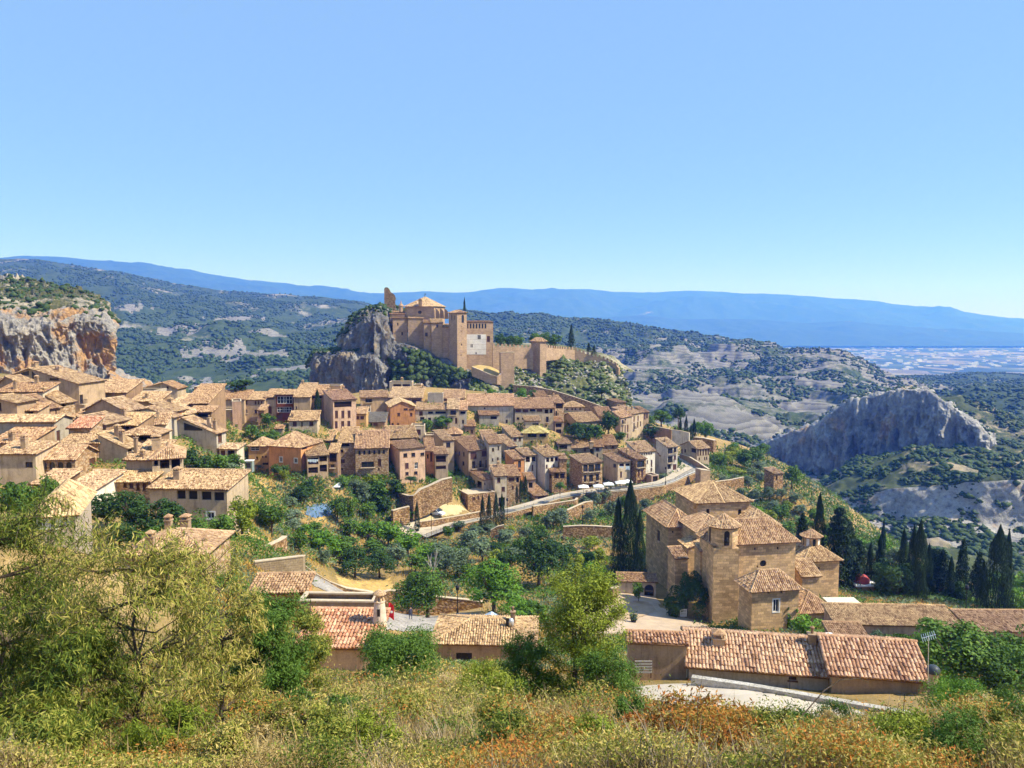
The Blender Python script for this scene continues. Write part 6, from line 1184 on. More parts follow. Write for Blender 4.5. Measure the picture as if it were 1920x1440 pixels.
# car
def car(label, q, rz, colr=(.8, .81, .83), sc=1.0):
    t = tag(empty('parked_car', tuple(q), rz), label, 'car'); t.scale = (sc,) * 3; W2 = .9
    side = [(-2.25, .35), (-2.3, .75), (-2.2, .98), (-1.95, 1.05), (-1.55, 1.52), (-.9, 1.62), (.35, 1.58), (1.05, 1.05), (2.0, .88), (2.25, .7), (2.27, .35)]; n = len(side)
    def w_(z): return W2 if z < 1.0 else W2 - .16 * (z - 1.0) / .6 * 1.3
    mb = MB(); mb.add([(x, -w_(z), z) for x, z in side] + [(x, w_(z), z) for x, z in side], [tuple(range(n))[::-1], tuple(range(n, 2 * n))] + [(i, (i + 1) % n, n + (i + 1) % n, n + i) for i in range(n)])
    p = newmat('white car paint')[3] if 'white car paint' not in MATS else None
    if p: p.inputs['Base Color'].default_value = (*colr, 1); p.inputs['Roughness'].default_value = .25; p.inputs['Coat Weight'].default_value = .5
    bd = mb.build('body', MATS['white car paint'], t); md = bd.modifiers.new('b', 'BEVEL'); md.width = .06; md.segments = 2
    g = MB()
    for s_ in (-1, 1):
        y = lambda z, o=.012: s_ * (w_(z) + o)
        for xs in (((-1.75, 1.1), (-1.45, 1.48), (-.85, 1.54), (-.75, 1.1)), ((-.68, 1.1), (-.78, 1.54), (.3, 1.52), (.32, 1.1)), ((.38, 1.1), (.38, 1.5), (.9, 1.1))): f = [(x, y(z), z) for x, z in xs]; g.add(f, [tuple(range(len(f)))])
    g.add([(.42, -.66, 1.56), (.42, .66, 1.56), (1.04, .84, 1.1), (1.04, -.84, 1.1)], [(0, 1, 2, 3)]); g.build('glazing', M_GLASS, t)
    for x in (-1.4, 1.4):
        for s_ in (-1, 1):
            mb = MB(); mb.tube((x, s_ * .72, .33), (x, s_ * .93, .33), .34, .34, 18, cap=True); w2 = mb.build('wheel', M_IRON, t); mb = MB(); mb.tube((x, s_ * .93, .33), (x, s_ * .945, .33), .21, .19, 12, cap=True); mb.build('rim', plain('rim alloy', (.5, .5, .5), .4, .8) if 'rim alloy' not in MATS else MATS['rim alloy'], w2)
    for s_ in (-1, 1): mb = MB(); mb.box(2.2, s_ * .6 - .18, .68, 2.29, s_ * .6 + .18, .82); mb.build('headlight', M_WHITE, t); mb = MB(); mb.box(-2.33, s_ * .68 - .12, .75, -2.26, s_ * .68 + .12, .98); mb.build('tail_light', plain('red lamp', (.4, .02, .02), .4) if 'red lamp' not in MATS else MATS['red lamp'], t)
q = cast(818, 968); car('white estate car parked on the sandy lot below the stone walled block', (q[0], q[1], gz(q[0], q[1]) + .12), math.radians(-24))
# people: skinned figures
def person(label, q, h=1.72, shirt=(.05, .05, .08), trousers=(.04, .05, .09), rz=0, stride=.12):
    t = tag(empty('person', tuple(q), rz), label, 'person'); k = h / 1.75
    V = [(0, 0, .95), (0, 0, 1.2), (0, 0, 1.42), (0, 0, 1.52), (0, -.02, 1.66), (0, -.01, 1.74), (.19, 0, 1.40), (.25, .03, 1.12), (.24, -.06, .86), (.24, -.08, .76), (-.19, 0, 1.40), (-.25, .04, 1.12), (-.25, -.03, .86), (-.25, -.05, .76), (.1, 0, .88), (.11, -stride, .48), (.11, -stride * .6, .08), (.11, -stride * .6 - .16, .04), (-.1, 0, .88), (-.11, stride * .6, .48), (-.11, stride * 1.2, .1), (-.11, stride * 1.2 - .15, .04)]
    E = [(0, 1), (1, 2), (2, 3), (3, 4), (4, 5), (2, 6), (6, 7), (7, 8), (8, 9), (2, 10), (10, 11), (11, 12), (12, 13), (0, 14), (14, 15), (15, 16), (16, 17), (0, 18), (18, 19), (19, 20), (20, 21)]
    R = [.15, .14, .15, .06, .10, .08, .065, .045, .035, .035, .065, .045, .035, .035, .095, .065, .045, .035, .095, .065, .045, .035]
    me = bpy.data.meshes.new('body'); me.from_pydata([tuple(c * k for c in v) for v in V], E, []); o = link('body', me, t); md = o.modifiers.new('s', 'SKIN'); sv = me.skin_vertices[0].data
    for i, r in enumerate(R): sv[i].radius = (r * k, r * k * (.8 if i < 3 else 1))
    sv[0].use_root = True; o.modifiers.new('ss', 'SUBSURF').levels = 1; o.modifiers['ss'].render_levels = 1
    m, N, L, b = newmat('clothes'); co = coord(N); sp = N.new('ShaderNodeSeparateXYZ'); L.new(co, sp.inputs[0]); r = ramp(N, [(0, trousers), (.93 * k / 2, shirt), (1.47 * k / 2, (.42, .25, .17)), (1.68 * k / 2, (.04, .025, .015))]); r.color_ramp.interpolation = 'CONSTANT'; L.new(math_(N, L, 'MULTIPLY', sp.outputs[2], .5), r.inputs[0]); L.new(r.outputs[0], b.inputs['Base Color']); me.materials.append(m)
q = cast(770, 1163); person('person in dark clothes walking across the sunny plaza', (q[0], q[1], gz(q[0], q[1]) + .1), rz=.6)
q = cast(1078, 1060); 
# red banner, tent, sign, planters, bench, pallets, aerials
t, q = stand('banner', 'red banner with a white mark on a pole behind the white conical chimney', 'banner', 729, 1166, cast(729, 1166)[1] - .5); mb = MB(); mb.tube((0, 0, -.3), (0, 0, 2.4), .03, .02); mb.build('pole', M_IRON, t)
mb = MB(); xs = np.linspace(0, 1, 9); 
for i in range(8):
    x0, x1 = xs[i], xs[i + 1]; z = lambda x: 2.35 - .35 * x * x; zb_ = lambda x: .2 + .4 * (1 - x); yv = lambda x: .08 * math.sin(x * 5); mb.add([(x0 * .62 + .02, yv(x0), zb_(x0)), (x1 * .62 + .02, yv(x1), zb_(x1)), (x1 * .62 + .02, yv(x1), z(x1)), (x0 * .62 + .02, yv(x0), z(x0))], [(0, 1, 2, 3)])
fl = mb.build('flag', plain('red cloth', (.65, .02, .025), .8), t); mb = MB(); mb.lathe((0, 0, 0), [(.16, 0), (.1, .01)], 12); o = mb.build('emblem', M_WHITE, fl, (.36, -.09, 1.25)); o.rotation_euler = (math.pi / 2, 0, 0)
t, q = stand('tent', 'pale blue peaked marquee behind the small hip roof', 'tent', 922, 1168, 97); mb = MB(); mb.lathe((0, 0, .3), [(2.1, -1.2), (2.1, .1), (.1, 1.2)], 4, sq=True); mb.build('canopy', plain('pale blue canvas', (.45, .58, .72), .7), t, rz=.5)
t, q = stand('notice_board', 'small white notice board standing at the foot of the church', 'sign', 1282, 1160, 121); mb = MB(); mb.box(-.6, -.03, .35, .5, .03, 1.6); mb.build('board', M_WHITE, t); mb = MB()
for z in (.6, .85, 1.1, 1.3): mb.box(-.5, -.04, z, .4, -.032, z + .09)
mb.build('print', plain('print', (.25, .27, .25)), t); mb = MB(); mb.box(-.5, -.02, -.3, -.44, .02, .35); mb.box(.34, -.02, -.3, .4, .02, .35); mb.build('legs', M_IRON, t)
for px, py, lab in ((1188, 1168, 'potted shrub at the front edge of the church forecourt'), (1150, 1158, 'potted plant on the left side of the church forecourt')):
    q = cast(px, py); t = tag(empty('planter', (q[0], q[1], gz(q[0], q[1]) + .1)), lab, 'planter'); mb = MB(); mb.lathe((0, 0, 0), [(.35, 0), (.5, .5), (.55, .52)], 10); mb.build('pot', M_IRON, t)
    n = 260; c = RNG.normal(0, .28, (n, 3)) + (0, 0, 1.0); s_ = .09; F = np.arange(n * 4).reshape(-1, 4); o_ = RNG.normal(0, s_, (n, 4, 3)); link('foliage', quadmesh('foliage', (c[:, None] + o_).reshape(-1, 3), F, LEAF['olive'], rnd=RNG.random(n)), t)
t, q = stand('pallet', 'grey slatted bench frame leaning on the yard wall', 'bench', 1206, 1264, 53.2); mb = MB()
for k in range(5): mb.box(-.62, -.05, .1 + k * .2, .62, 0, .2 + k * .2)
mb.build('slats', plain('weathered grey wood', (.33, .31, .28)), t); mb = MB(); mb.box(-.6, .003, -.3, -.5, .06, 1.15); mb.box(.5, .003, -.3, .6, .06, 1.15); mb.build('legs', M_TIMBER, t)
t, q = stand('television_aerial', 'silver television aerial standing in front of the big right tree', 'aerial', 1742, 1240, 47.0); mb = MB(); mb.tube((0, 0, -1.5), (-.1, 0, 1.6), .02, .02); mb.tube((-.5, 0, 1.5), (.35, 0, 1.75), .015, .015); 
for k in range(7): x = -.5 + k * .13; z = 1.5 + k * .038; mb.tube((x - .05, -.25, z - .15), (x + .05, .25, z + .15), .012, .012, 4)
mb.build('aerial', plain('aluminium', (.7, .72, .72), .4, .7), t)
for px, py, d, lab in ((1347, 1330, 46, 'rusty thin post on the terrace wall, right'), (1480, 1300, 47.4, 'thin post before the small window of the long near house')):
    t, q = stand('fence_post', lab, 'post', px if px > 1400 else 1694, py if px > 1400 else 1334, d if px > 1400 else 43.6); mb = MB(); mb.tube((0, 0, -.3), (.02, 0, 1.05), .025, .02); mb.build('post', M_IRON, t)
# laundry
for z, x0, y0, x1, y1, d, lab in (('C', 1095, 1290, 1255, 1350, 185.4, 'white washing hung across the gallery of the tan house'), ('F', 1128, 1075, 1195, 1105, 225.2, 'pale washing on the left half of the upper balcony'), ('F', 1225, 1070, 1285, 1140, 225.2, 'blue white washing on the right half of the upper balcony')):
    a = P(zc(z, x0), zc(z, None, y0), d); b_ = P(zc(z, x1), zc(z, None, y0), d); h = (y1 - y0) / 8 * d / F_PX; mb = MB(); n = 6
    for i in range(n): p = a + (b_ - a) * i / n; r = a + (b_ - a) * (i + .9) / n; hh = h * random.uniform(.5, 1); mb.add([tuple(p), tuple(r), (r[0], r[1] - .05, r[2] - hh), (p[0], p[1] - .05, p[2] - hh * .9)], [(0, 1, 2, 3)])
    tag(mb.build('laundry', plain('washing', (.62, .72, .80))), lab, 'laundry')
# pale van shed / greenhouse-like sheet in the gardens
t, q = stand('glasshouse_roof', 'white sheet roof in the garden below the laundry gallery', 'shelter', 626, 916, 188); mb = MB(); mb.add([(-2.2, -1.5, .6), (1.8, -1.5, .6), (2.3, 1.6, 1.9), (-1.5, 1.6, 1.9), (-2.2, -1.5, .68), (1.8, -1.5, .68), (2.3, 1.6, 1.98), (-1.5, 1.6, 1.98)], [(4, 5, 6, 7), (3, 2, 1, 0), (0, 1, 5, 4), (1, 2, 6, 5), (2, 3, 7, 6), (3, 0, 4, 7)]); mb.build('roof', M_WHITE, t)
mb = MB(); mb.box(-2, -1.3, -1, -1.9, -1.2, .6); mb.box(1.6, -1.3, -1, 1.7, -1.2, .6); mb.box(2, 1.4, -1, 2.1, 1.5, 1.8); mb.build('posts', M_IRON, t)
t, q = stand('metal_kiosk', 'small grey green metal cabin in the garden left of the orange house', 'cabin', 468, 880, 166); mb = MB(); mb.box(-.8, -.7, -.5, .8, .7, 1.9); mb.build('body', plain('grey green metal', (.22, .27, .26), .5), t); mb = MB(); mb.box(-.95, -.85, 1.903, .95, .85, 2.0); mb.build('roof', M_WHITE, t); mb = MB(); mb.box(-.5, -.74, .5, .5, -.71, 1.5); mb.build('window', M_GLASS, t)
wallrun('white_wall', 'bright white wall behind the row of five dark cypresses on the ridge', [(1260,806,832,292),(1276,808,832,290),(1292,812,832,286)], .4, WALL['white'], 'wall')
wallrun('brown_wall', 'brown stone wall left of the five dark cypresses on the ridge', [(1212,800,828,300),(1235,801,828,298),(1259,806,830,293)], .5, WALL['brown'], 'wall')
wallrun('stepped_wall', 'stacked pale stone terraces right of the five dark cypresses', [(1300,820,836,284),(1320,822,838,280),(1338,826,842,276)], 1.5, ST, 'wall')
# ------------------------------------------------------------------ trees
def leafquads(c, nrm, size, asp=1.0, jit=.7, droop=None):
    n = len(c); a = RNG.normal(size=(n, 3)) * jit + nrm; a /= np.linalg.norm(a, axis=1)[:, None] + 1e-9
    r = RNG.normal(size=(n, 3)) if droop is None else RNG.normal(size=(n, 3)) * .45 + np.array([0, 0, -1.0]) * droop
    u = r - (r * a).sum(1)[:, None] * a; u /= np.linalg.norm(u, axis=1)[:, None] + 1e-9; v = np.cross(a, u)
    s = size * (.6 + .8 * RNG.random((n, 1))); u = u * s * asp; v = v * s / max(asp, 1) ** .5
    return np.stack([c - u * .9, c + v * .55 - u * .1, c + u, c - v * .55 - u * .1], 1).reshape(-1, 3)
CROWN = {}
def crownmesh(kind, var, shape='round', n=1500, size=.045):
    key = (kind, var, shape, n)
    if key in CROWN: return CROWN[key]
    if shape == 'round':
        k = 34; ct = RNG.normal(size=(k, 3)); ct /= np.linalg.norm(ct, axis=1)[:, None]; ct *= (RNG.random((k, 1)) ** .45) * .40; ct[:, 2] = ct[:, 2] * .95 + .5
        ct[:, :2] *= (1.05 + .3 * np.sin(ct[:, 2:3] * 7 + var)); rad = RNG.uniform(.09, .19, k); i = RNG.integers(0, k, n); d = RNG.normal(size=(n, 3)); d[:, 2] += .35; d /= np.linalg.norm(d, axis=1)[:, None]
        c = ct[i] + d * rad[i][:, None] * (.75 + .35 * RNG.random((n, 1))); nr = d + (c - [0, 0, .5]) * 1.2; V = leafquads(c, nr, size); rn = np.clip(RNG.random(n) * .6 + RNG.random(k)[i] * .4, 0, 1)
    elif shape == 'cypress':
        z = RNG.random(n) ** .85; prof = .5 * (np.clip(z / .12, 0, 1) ** .5) * (1 - z ** 2.2) ** .8 * (1 + .14 * np.sin(z * 23 + var * 2)); t = RNG.random(n) * 2 * np.pi; lob = 1 + .16 * np.sin(t * 3 + z * 9 + var)
        r = prof * lob * (.72 + .33 * RNG.random(n)); c = np.stack([r * np.cos(t), r * np.sin(t), z], 1); d = np.stack([np.cos(t), np.sin(t), z * 0 + .25], 1)
        V = leafquads(c * [1, 1, 1], d, size, 1.6, .5, -1.0); rn = RNG.random(n)
    elif shape == 'conifer':
        z = RNG.random(n) ** .8; br = RNG.integers(0, 9, n); t = br * 2.4 + np.floor(z * 9) * 1.7 + RNG.normal(0, .22, n); r = (.5 * (1 - z) ** .75 + .03) * RNG.random(n) ** .5 * (1 + .25 * np.sin(br * 5 + np.floor(z * 9) * 3))
        c = np.stack([r * np.cos(t), r * np.sin(t), np.floor(z * 14) / 14 + .07 - r * .22 + RNG.normal(0, .015, n)], 1); V = leafquads(c, np.tile([0, 0, 1.0], (n, 1)), size, 1.3, .6); rn = RNG.random(n)
    me = quadmesh('crown', V, np.arange(n * 4).reshape(-1, 4), LEAF[kind], rnd=rn); CROWN[key] = me; return me
TRUNK = {}
def trunkmesh(var, mat=None, spread=.28, n=7):
    key = (var, mat)
    if key in TRUNK: return TRUNK[key]
    mb = MB(); rr = random.Random(var); b0 = Vector((0, 0, -.25)); t = Vector((rr.uniform(-.03, .03), rr.uniform(-.03, .03), .3)); mb.tube(b0, t, .045, .03, 7)
    for i in range(n):
        a = i * 2.4 + rr.random(); e = Vector((math.cos(a) * spread * rr.uniform(.6, 1.1), math.sin(a) * spread * rr.uniform(.6, 1.1), rr.uniform(.5, .85))); m_ = t.lerp(e, .5) + Vector((0, 0, -.04)); mb.tube(t, m_, .022, .014, 5); mb.tube(m_, e, .014, .005, 5)
        for q_ in range(2): f = e + Vector((rr.uniform(-.14, .14), rr.uniform(-.14, .14), rr.uniform(0, .14))); mb.tube(m_, f, .009, .003, 4)
    o = mb.build('trunk', mat or M_TRUNK); me = o.data; bpy.data.objects.remove(o); TRUNK[key] = me; return me
TREES = []
ORD = ['leftmost', 'second', 'third', 'fourth', 'fifth', 'sixth', 'seventh', 'eighth', 'ninth', 'tenth', 'eleventh', 'twelfth', 'thirteenth', 'fourteenth', 'fifteenth', 'sixteenth', 'seventeenth', 'eighteenth', 'nineteenth', 'twentieth']
ADJ = {'green': ('mid green', 'tree'), 'dark': ('dark green', 'tree'), 'bright': ('bright green', 'tree'), 'yellow': ('yellow green', 'tree'), 'olive': ('grey green olive', 'tree'), 'cypress': ('dark pointed cypress', 'tree'), 'conifer': ('dark ragged conifer', 'tree')}
NAME = {'olive': 'olive_tree', 'cypress': 'cypress_tree', 'conifer': 'conifer_tree'}
def T(zone, kind, lst, d=None):
    for q in lst: TREES.append((zone, kind, q, d))
Z1 = 'in gardens below the orange house'; Z2 = 'in thicket before the plaza'; Z3 = 'on terraces below the road wall'; Z4 = 'among the village houses'; Z5 = 'in the cemetery beside the church'; Z6 = 'right of the road bend'; Z7 = 'before the barn-like house'; Z8 = 'by the plaza and forecourt'; Z9 = 'behind the long near house'; Z10 = 'on the castle hill'
T(Z4, 'dark', [(450,737,28,52,236),(350,886,52,50,None),(380,894,46,54,None),(1085,832,46,54,252),(1140,822,58,44,258),(1222,828,36,38,270),(1272,795,34,26,292),(1128,745,22,34,318)])
T(Z4, 'green', [(500,803,30,30,212),(470,826,32,34,208),(492,834,26,44,205),(512,826,22,26,207),(408,892,42,46,None),(440,888,38,46,None),(330,868,34,40,None),(830,808,30,38,246),(1112,832,40,44,250),(1162,832,24,26,250),(1240,800,34,44,292),(1215,800,20,34,296),(800,812,26,30,247),(1000,748,18,22,300)])
T(Z4, 'bright', [(976,754,28,26,262),(828,902,26,44,203),(1322,830,44,34,282),(1305,816,26,22,284),(920,742,14,20,270)])
T(Z4, 'olive', [(418,893,28,62,133),(490,884,20,24,180),(1245,900,14,22,244),(446,874,22,30,145)])
T(Z4, 'cypress', [(596,790,58,14,217),(1265,829,29,8,279),(1275,829,43,9,279),(1286,829,48,9,278),(1295,829,32,8,279),(1301,822,36,8,283)])
T(Z1, 'dark', [(577,932,38,27,None),(566,945,40,44,None),(525,893,26,40,185),(722,966,40,36,None),(620,895,10,22,190),(415,1032,62,70,96),(735,915,18,30,197),(770,905,14,26,200)])
T(Z1, 'yellow', [(455,1012,88,74,None),(532,893,14,20,183),(695,912,26,30,196)])
T(Z1, 'green', [(510,1004,78,74,None),(650,992,78,46,None),(632,975,44,40,None),(706,946,46,52,None),(745,935,34,38,None),(590,1000,22,34,None),(655,1012,40,44,None),(640,920,30,30,189),(715,920,22,36,196),(770,978,26,24,None),(690,978,40,36,None)])
T(Z1, 'olive', [(548,985,34,50,None),(682,950,52,34,None),(545,955,26,34,None),(550,1000,30,40,None),(608,1062,38,30,None),(665,925,30,26,None)])
T(Z1, 'cypress', [(782,983,42,10,191)])
T(Z2, 'bright', [(600,1042,56,74,None),(728,1026,54,60,None),(765,1042,50,60,None),(690,1012,40,50,None),(640,1050,40,50,None),(800,1060,44,50,None),(570,1010,30,44,None)])
T(Z2, 'dark', [(665,1084,66,74,None),(712,1084,62,64,None),(1010,1102,116,112,None),(1065,1064,50,44,None),(860,1062,34,36,None),(950,1075,50,50,None),(930,1040,28,30,None)])
T(Z2, 'green', [(645,1048,46,54,None),(560,1040,42,40,None),(700,1050,44,56,None),(840,1012,28,26,None),(1100,1090,60,64,None),(975,1050,46,44,None),(1040,1040,30,38,None),(820,1080,40,44,None),(1015,1012,30,34,None),(780,1075,40,50,None),(880,1090,36,40,None)])
T(Z2, 'olive', [(745,1062,46,50,None),(855,1082,62,74,None),(825,1062,50,54,None),(905,1052,48,60,None),(880,1028,36,46,None),(945,1022,34,44,None),(965,1060,40,50,None),(985,1010,24,34,None),(890,1005,22,36,None),(1000,1040,30,40,None),(915,1000,20,36,None),(860,995,20,30,None)])
T(Z2, 'yellow', [(1078,1095,66,56,None),(930,1065,36,44,None),(1120,1060,36,40,None),(1110,1030,26,40,None),(960,1005,22,22,None)])
T(Z3, 'cypress', [(905,988,57,12,191),(917,986,60,11,192),(930,984,60,12,193),(941,975,48,12,195),(969,943,34,6,205),(976,941,44,7,205),(985,936,43,10,206)])
T(Z3, 'olive', [(1037,992,38,36,None),(1052,988,40,34,None),(1107,980,30,30,None),(1145,972,36,30,None),(1118,950,30,26,None),(1133,945,32,30,None),(1210,962,30,30,None),(1190,968,24,22,None),(1025,990,26,26,None),(1100,948,20,26,None),(1165,955,26,24,None)])
T(Z3, 'green', [(1060,1000,20,26,None),(1130,1005,18,24,None),(1080,1010,26,30,None),(1170,960,34,24,None),(1050,922,20,24,212)])
T(Z6, 'olive', [(1355,912,26,24,None),(1380,915,28,26,None),(1403,918,28,24,None),(1425,905,24,26,None),(1388,938,26,26,None),(1415,940,26,26,None),(1443,938,28,26,None),(1465,938,24,24,None),(1340,935,20,22,None),(1425,885,22,30,None),(1450,962,26,30,None),(1490,945,24,34,None),(1410,895,20,26,None),(1500,968,24,32,None)])
T(Z6, 'green', [(1485,918,50,36,None),(1395,880,40,40,None),(1350,878,30,34,None),(1465,980,36,42,None),(1530,985,36,44,None),(1505,1000,34,44,None),(1550,1015,34,40,None),(1420,870,36,34,None),(1330,868,18,22,None),(1475,1005,30,40,None),(1440,1000,26,34,None),(1430,855,24,34,None),(1570,1020,34,34,None)])
T(Z6, 'yellow', [(1362,872,28,36,None),(1378,892,16,40,None),(1440,985,30,40,None),(1475,960,22,30,None),(1375,860,24,30,None)])
T(Z6, 'bright', [(1420,985,36,44,None),(1535,1030,34,40,None),(1450,1020,34,40,None),(1375,850,22,30,None),(1590,1040,36,40,None)])
T(Z5, 'cypress', [(1533,1075,150,26,152),(1630,1100,84,15,150),(1648,1098,96,17,152),(1652,1080,96,12,160),(1690,1130,140,24,148),(1708,1142,158,24,145),(1720,1150,176,32,142),(1738,1130,112,20,148),(1780,1142,100,18,146),(1840,1152,104,20,142),(1867,1166,182,48,137),(1884,1160,168,22,140),(1655,1040,62,10,185)])
T(Z5, 'conifer', [(1502,1075,110,50,158),(1570,1122,168,86,150),(1608,1110,96,46,153),(1600,1120,70,60,149),(1762,1140,108,64,150),(1801,1140,128,40,150),(1832,1140,104,40,148),(1748,1120,90,50,156),(1590,1090,110,50,160)])
T(Z5, 'dark', [(1682,1150,112,92,143),(1665,1128,92,70,150),(1730,1130,80,60,152),(1795,1150,70,50,146),(1900,1150,60,60,150),(1850,1110,50,50,170)])
T(Z5, 'bright', [(1902,1160,66,64,140),(1880,1120,50,60,165),(1655,1040,44,50,190),(1620,1050,44,50,188),(1930,1130,60,60,160)])
T(Z5, 'olive', [(1640,1062,50,44,180),(1605,1040,34,40,192),(1680,1060,36,40,180)])
T(Z7, 'dark', [(200,992,78,92,84),(255,998,76,84,83),(312,1000,74,92,82),(225,1020,50,70,78)])
T(Z7, 'green', [(348,1016,62,96,79),(300,1030,50,80,76),(40,955,56,60,80),(90,930,40,50,84),(15,945,46,60,82),(415,1000,40,50,88)])
T(Z8, 'green', [(800,1160,106,112,113),(1197,1130,42,26,128),(985,1182,60,64,98)])
T(Z8, 'bright', [(925,1158,118,130,108),(975,1185,64,66,97),(1000,1170,50,60,100),(1115,1098,50,48,132)])
T(Z8, 'cypress', [(1180,1092,194,38,140),(1158,1090,158,26,141),(1198,1090,136,24,139)])
T(Z8, 'dark', [(1288,1164,104,78,122.5),(1262,1172,60,40,121)])
T(Z9, 'green', [(1782,1300,145,180,62),(1872,1320,130,170,60),(1700,1235,50,60,80),(1920,1260,90,120,72)])
T(Z9, 'bright', [(1512,1196,46,56,100),(1545,1206,26,40,96),(1745,1250,80,90,72)])
T(Z9, 'olive', [(1641,1212,36,36,86),(1660,1216,24,24,87)])
T(Z10, 'green', [(940,655,30,26,375),(970,654,26,30,372),(1000,654,30,34,376),(1022,655,32,26,378),(1040,657,32,28,378),(955,655,26,24,380)])
T(Z10, 'conifer', [(1071,652,40,14,365),(1104,660,16,10,360),(1114,664,16,10,358)])
T(Z10, 'cypress', [(871,600,40,5,345)])
cnt = {}
for zone, kind, q, dd in sorted(TREES, key=lambda t: t[2][0]):
    px, pyb, hp, wp, d = q
    if d is None:
        c = cast(px, pyb)
        if c is None: continue
        d = c[1]
    if q[4] is not None and zone == Z4 and d < 335:
        c = cast(px, pyb)
        if c is not None and abs(c[1] - d) < 45: d = c[1]
    g = P(px, pyb, d); zg = float(gz(g[0], g[1])) if d < 340 else g[2]; h = hp / F_PX * d; w_ = wp / F_PX * d; base = min(g[2], zg) if d < 340 and abs(zg - g[2]) < 4 else g[2]
    h += g[2] - base; k = cnt.get((zone, kind), 0); cnt[(zone, kind)] = k + 1
    root = empty(NAME.get(kind, 'tree'), (g[0], g[1], base), random.uniform(0, 6.28))
    a, nn = ADJ[kind]; tag(root, '%s %s, %s, %s' % (a, nn, ORD[k] + ' from left' if k else 'leftmost of its kind', zone), 'tree', '%s trees %s' % (a, zone))
    big = hp > 60; shp = kind if kind in ('cypress', 'conifer') else 'round'; mk = kind
    n = (6500 if hp > 95 else 3600 if big else 1500); sz = (.022 if hp > 95 else .03 if big else .048)
    if shp == 'cypress': n = 6500 if hp > 90 else 1800; sz = .018 if hp > 90 else .035
    var = random.randrange(3 if not (hp > 95) else 2)
    cr = link('crown', crownmesh(mk, var, shp, n, sz), root); tr = link('trunk', trunkmesh(random.randrange(4)), root)
    if shp == 'round':
        ch_ = h * .86; cr.location = (0, 0, h - ch_ * 1.0); cr.scale = (w_ * 1.08, w_ * 1.08, ch_); tr.scale = (w_ * .9, w_ * .9, h * .95); cr.rotation_euler = (random.uniform(-.12, .12), random.uniform(-.12, .12), 0)
    else: cr.scale = (w_ * 1.15, w_ * 1.15, h * 1.03); tr.scale = (w_ * .6, w_ * .6, h * .9) if shp == 'conifer' else (w_ * .25, w_ * .25, h * .5)
# bare pale tree
g = cast(813, 1090); t = tag(empty('bare_tree', tuple(g)), 'leafless pale tree standing among the green crowns behind the plaza', 'tree'); o = link('trunk', trunkmesh(9, M_TRUNKW), t); o.scale = (5, 5, 7)
# ivy on walls
def ivy(label, s, box_, n, kind='bright', side='F'):
    x0, x1, z0, z1 = box_; c = np.stack([RNG.uniform(x0, x1, n), -np.abs(RNG.normal(0, .18, n)), z0 + (z1 - z0) * RNG.random(n) ** 1.3], 1)
    keep = fbm(np.stack([c[:, 0] / 1.2, c[:, 2] / 1.2, c[:, 0] * 0], 1), 2) > (c[:, 2] - z0) / (z1 - z0) * .7 - .3; c = c[keep]; m_ = len(c)
    me = quadmesh('ivy', leafquads(c, np.tile([0, -1.0, .3], (m_, 1)), .16), np.arange(m_ * 4).reshape(-1, 4), LEAF[kind], rnd=RNG.random(m_)); o = link('ivy', me, None, (s['C0'][0], s['C0'][1], s['zb']), s['th']); tag(o, label, 'ivy')
sI = spec(109, *[zc('K', v) for v in (1115, 1452)], zc('K', None, 1018), zc('K', None, 1345), math.degrees(math.radians(9)), None, 6)
ivy('thick green ivy climbing the right corner of the low church annex', sI, (5.6, 8.6, -.5, 4.2), 2600, 'green')
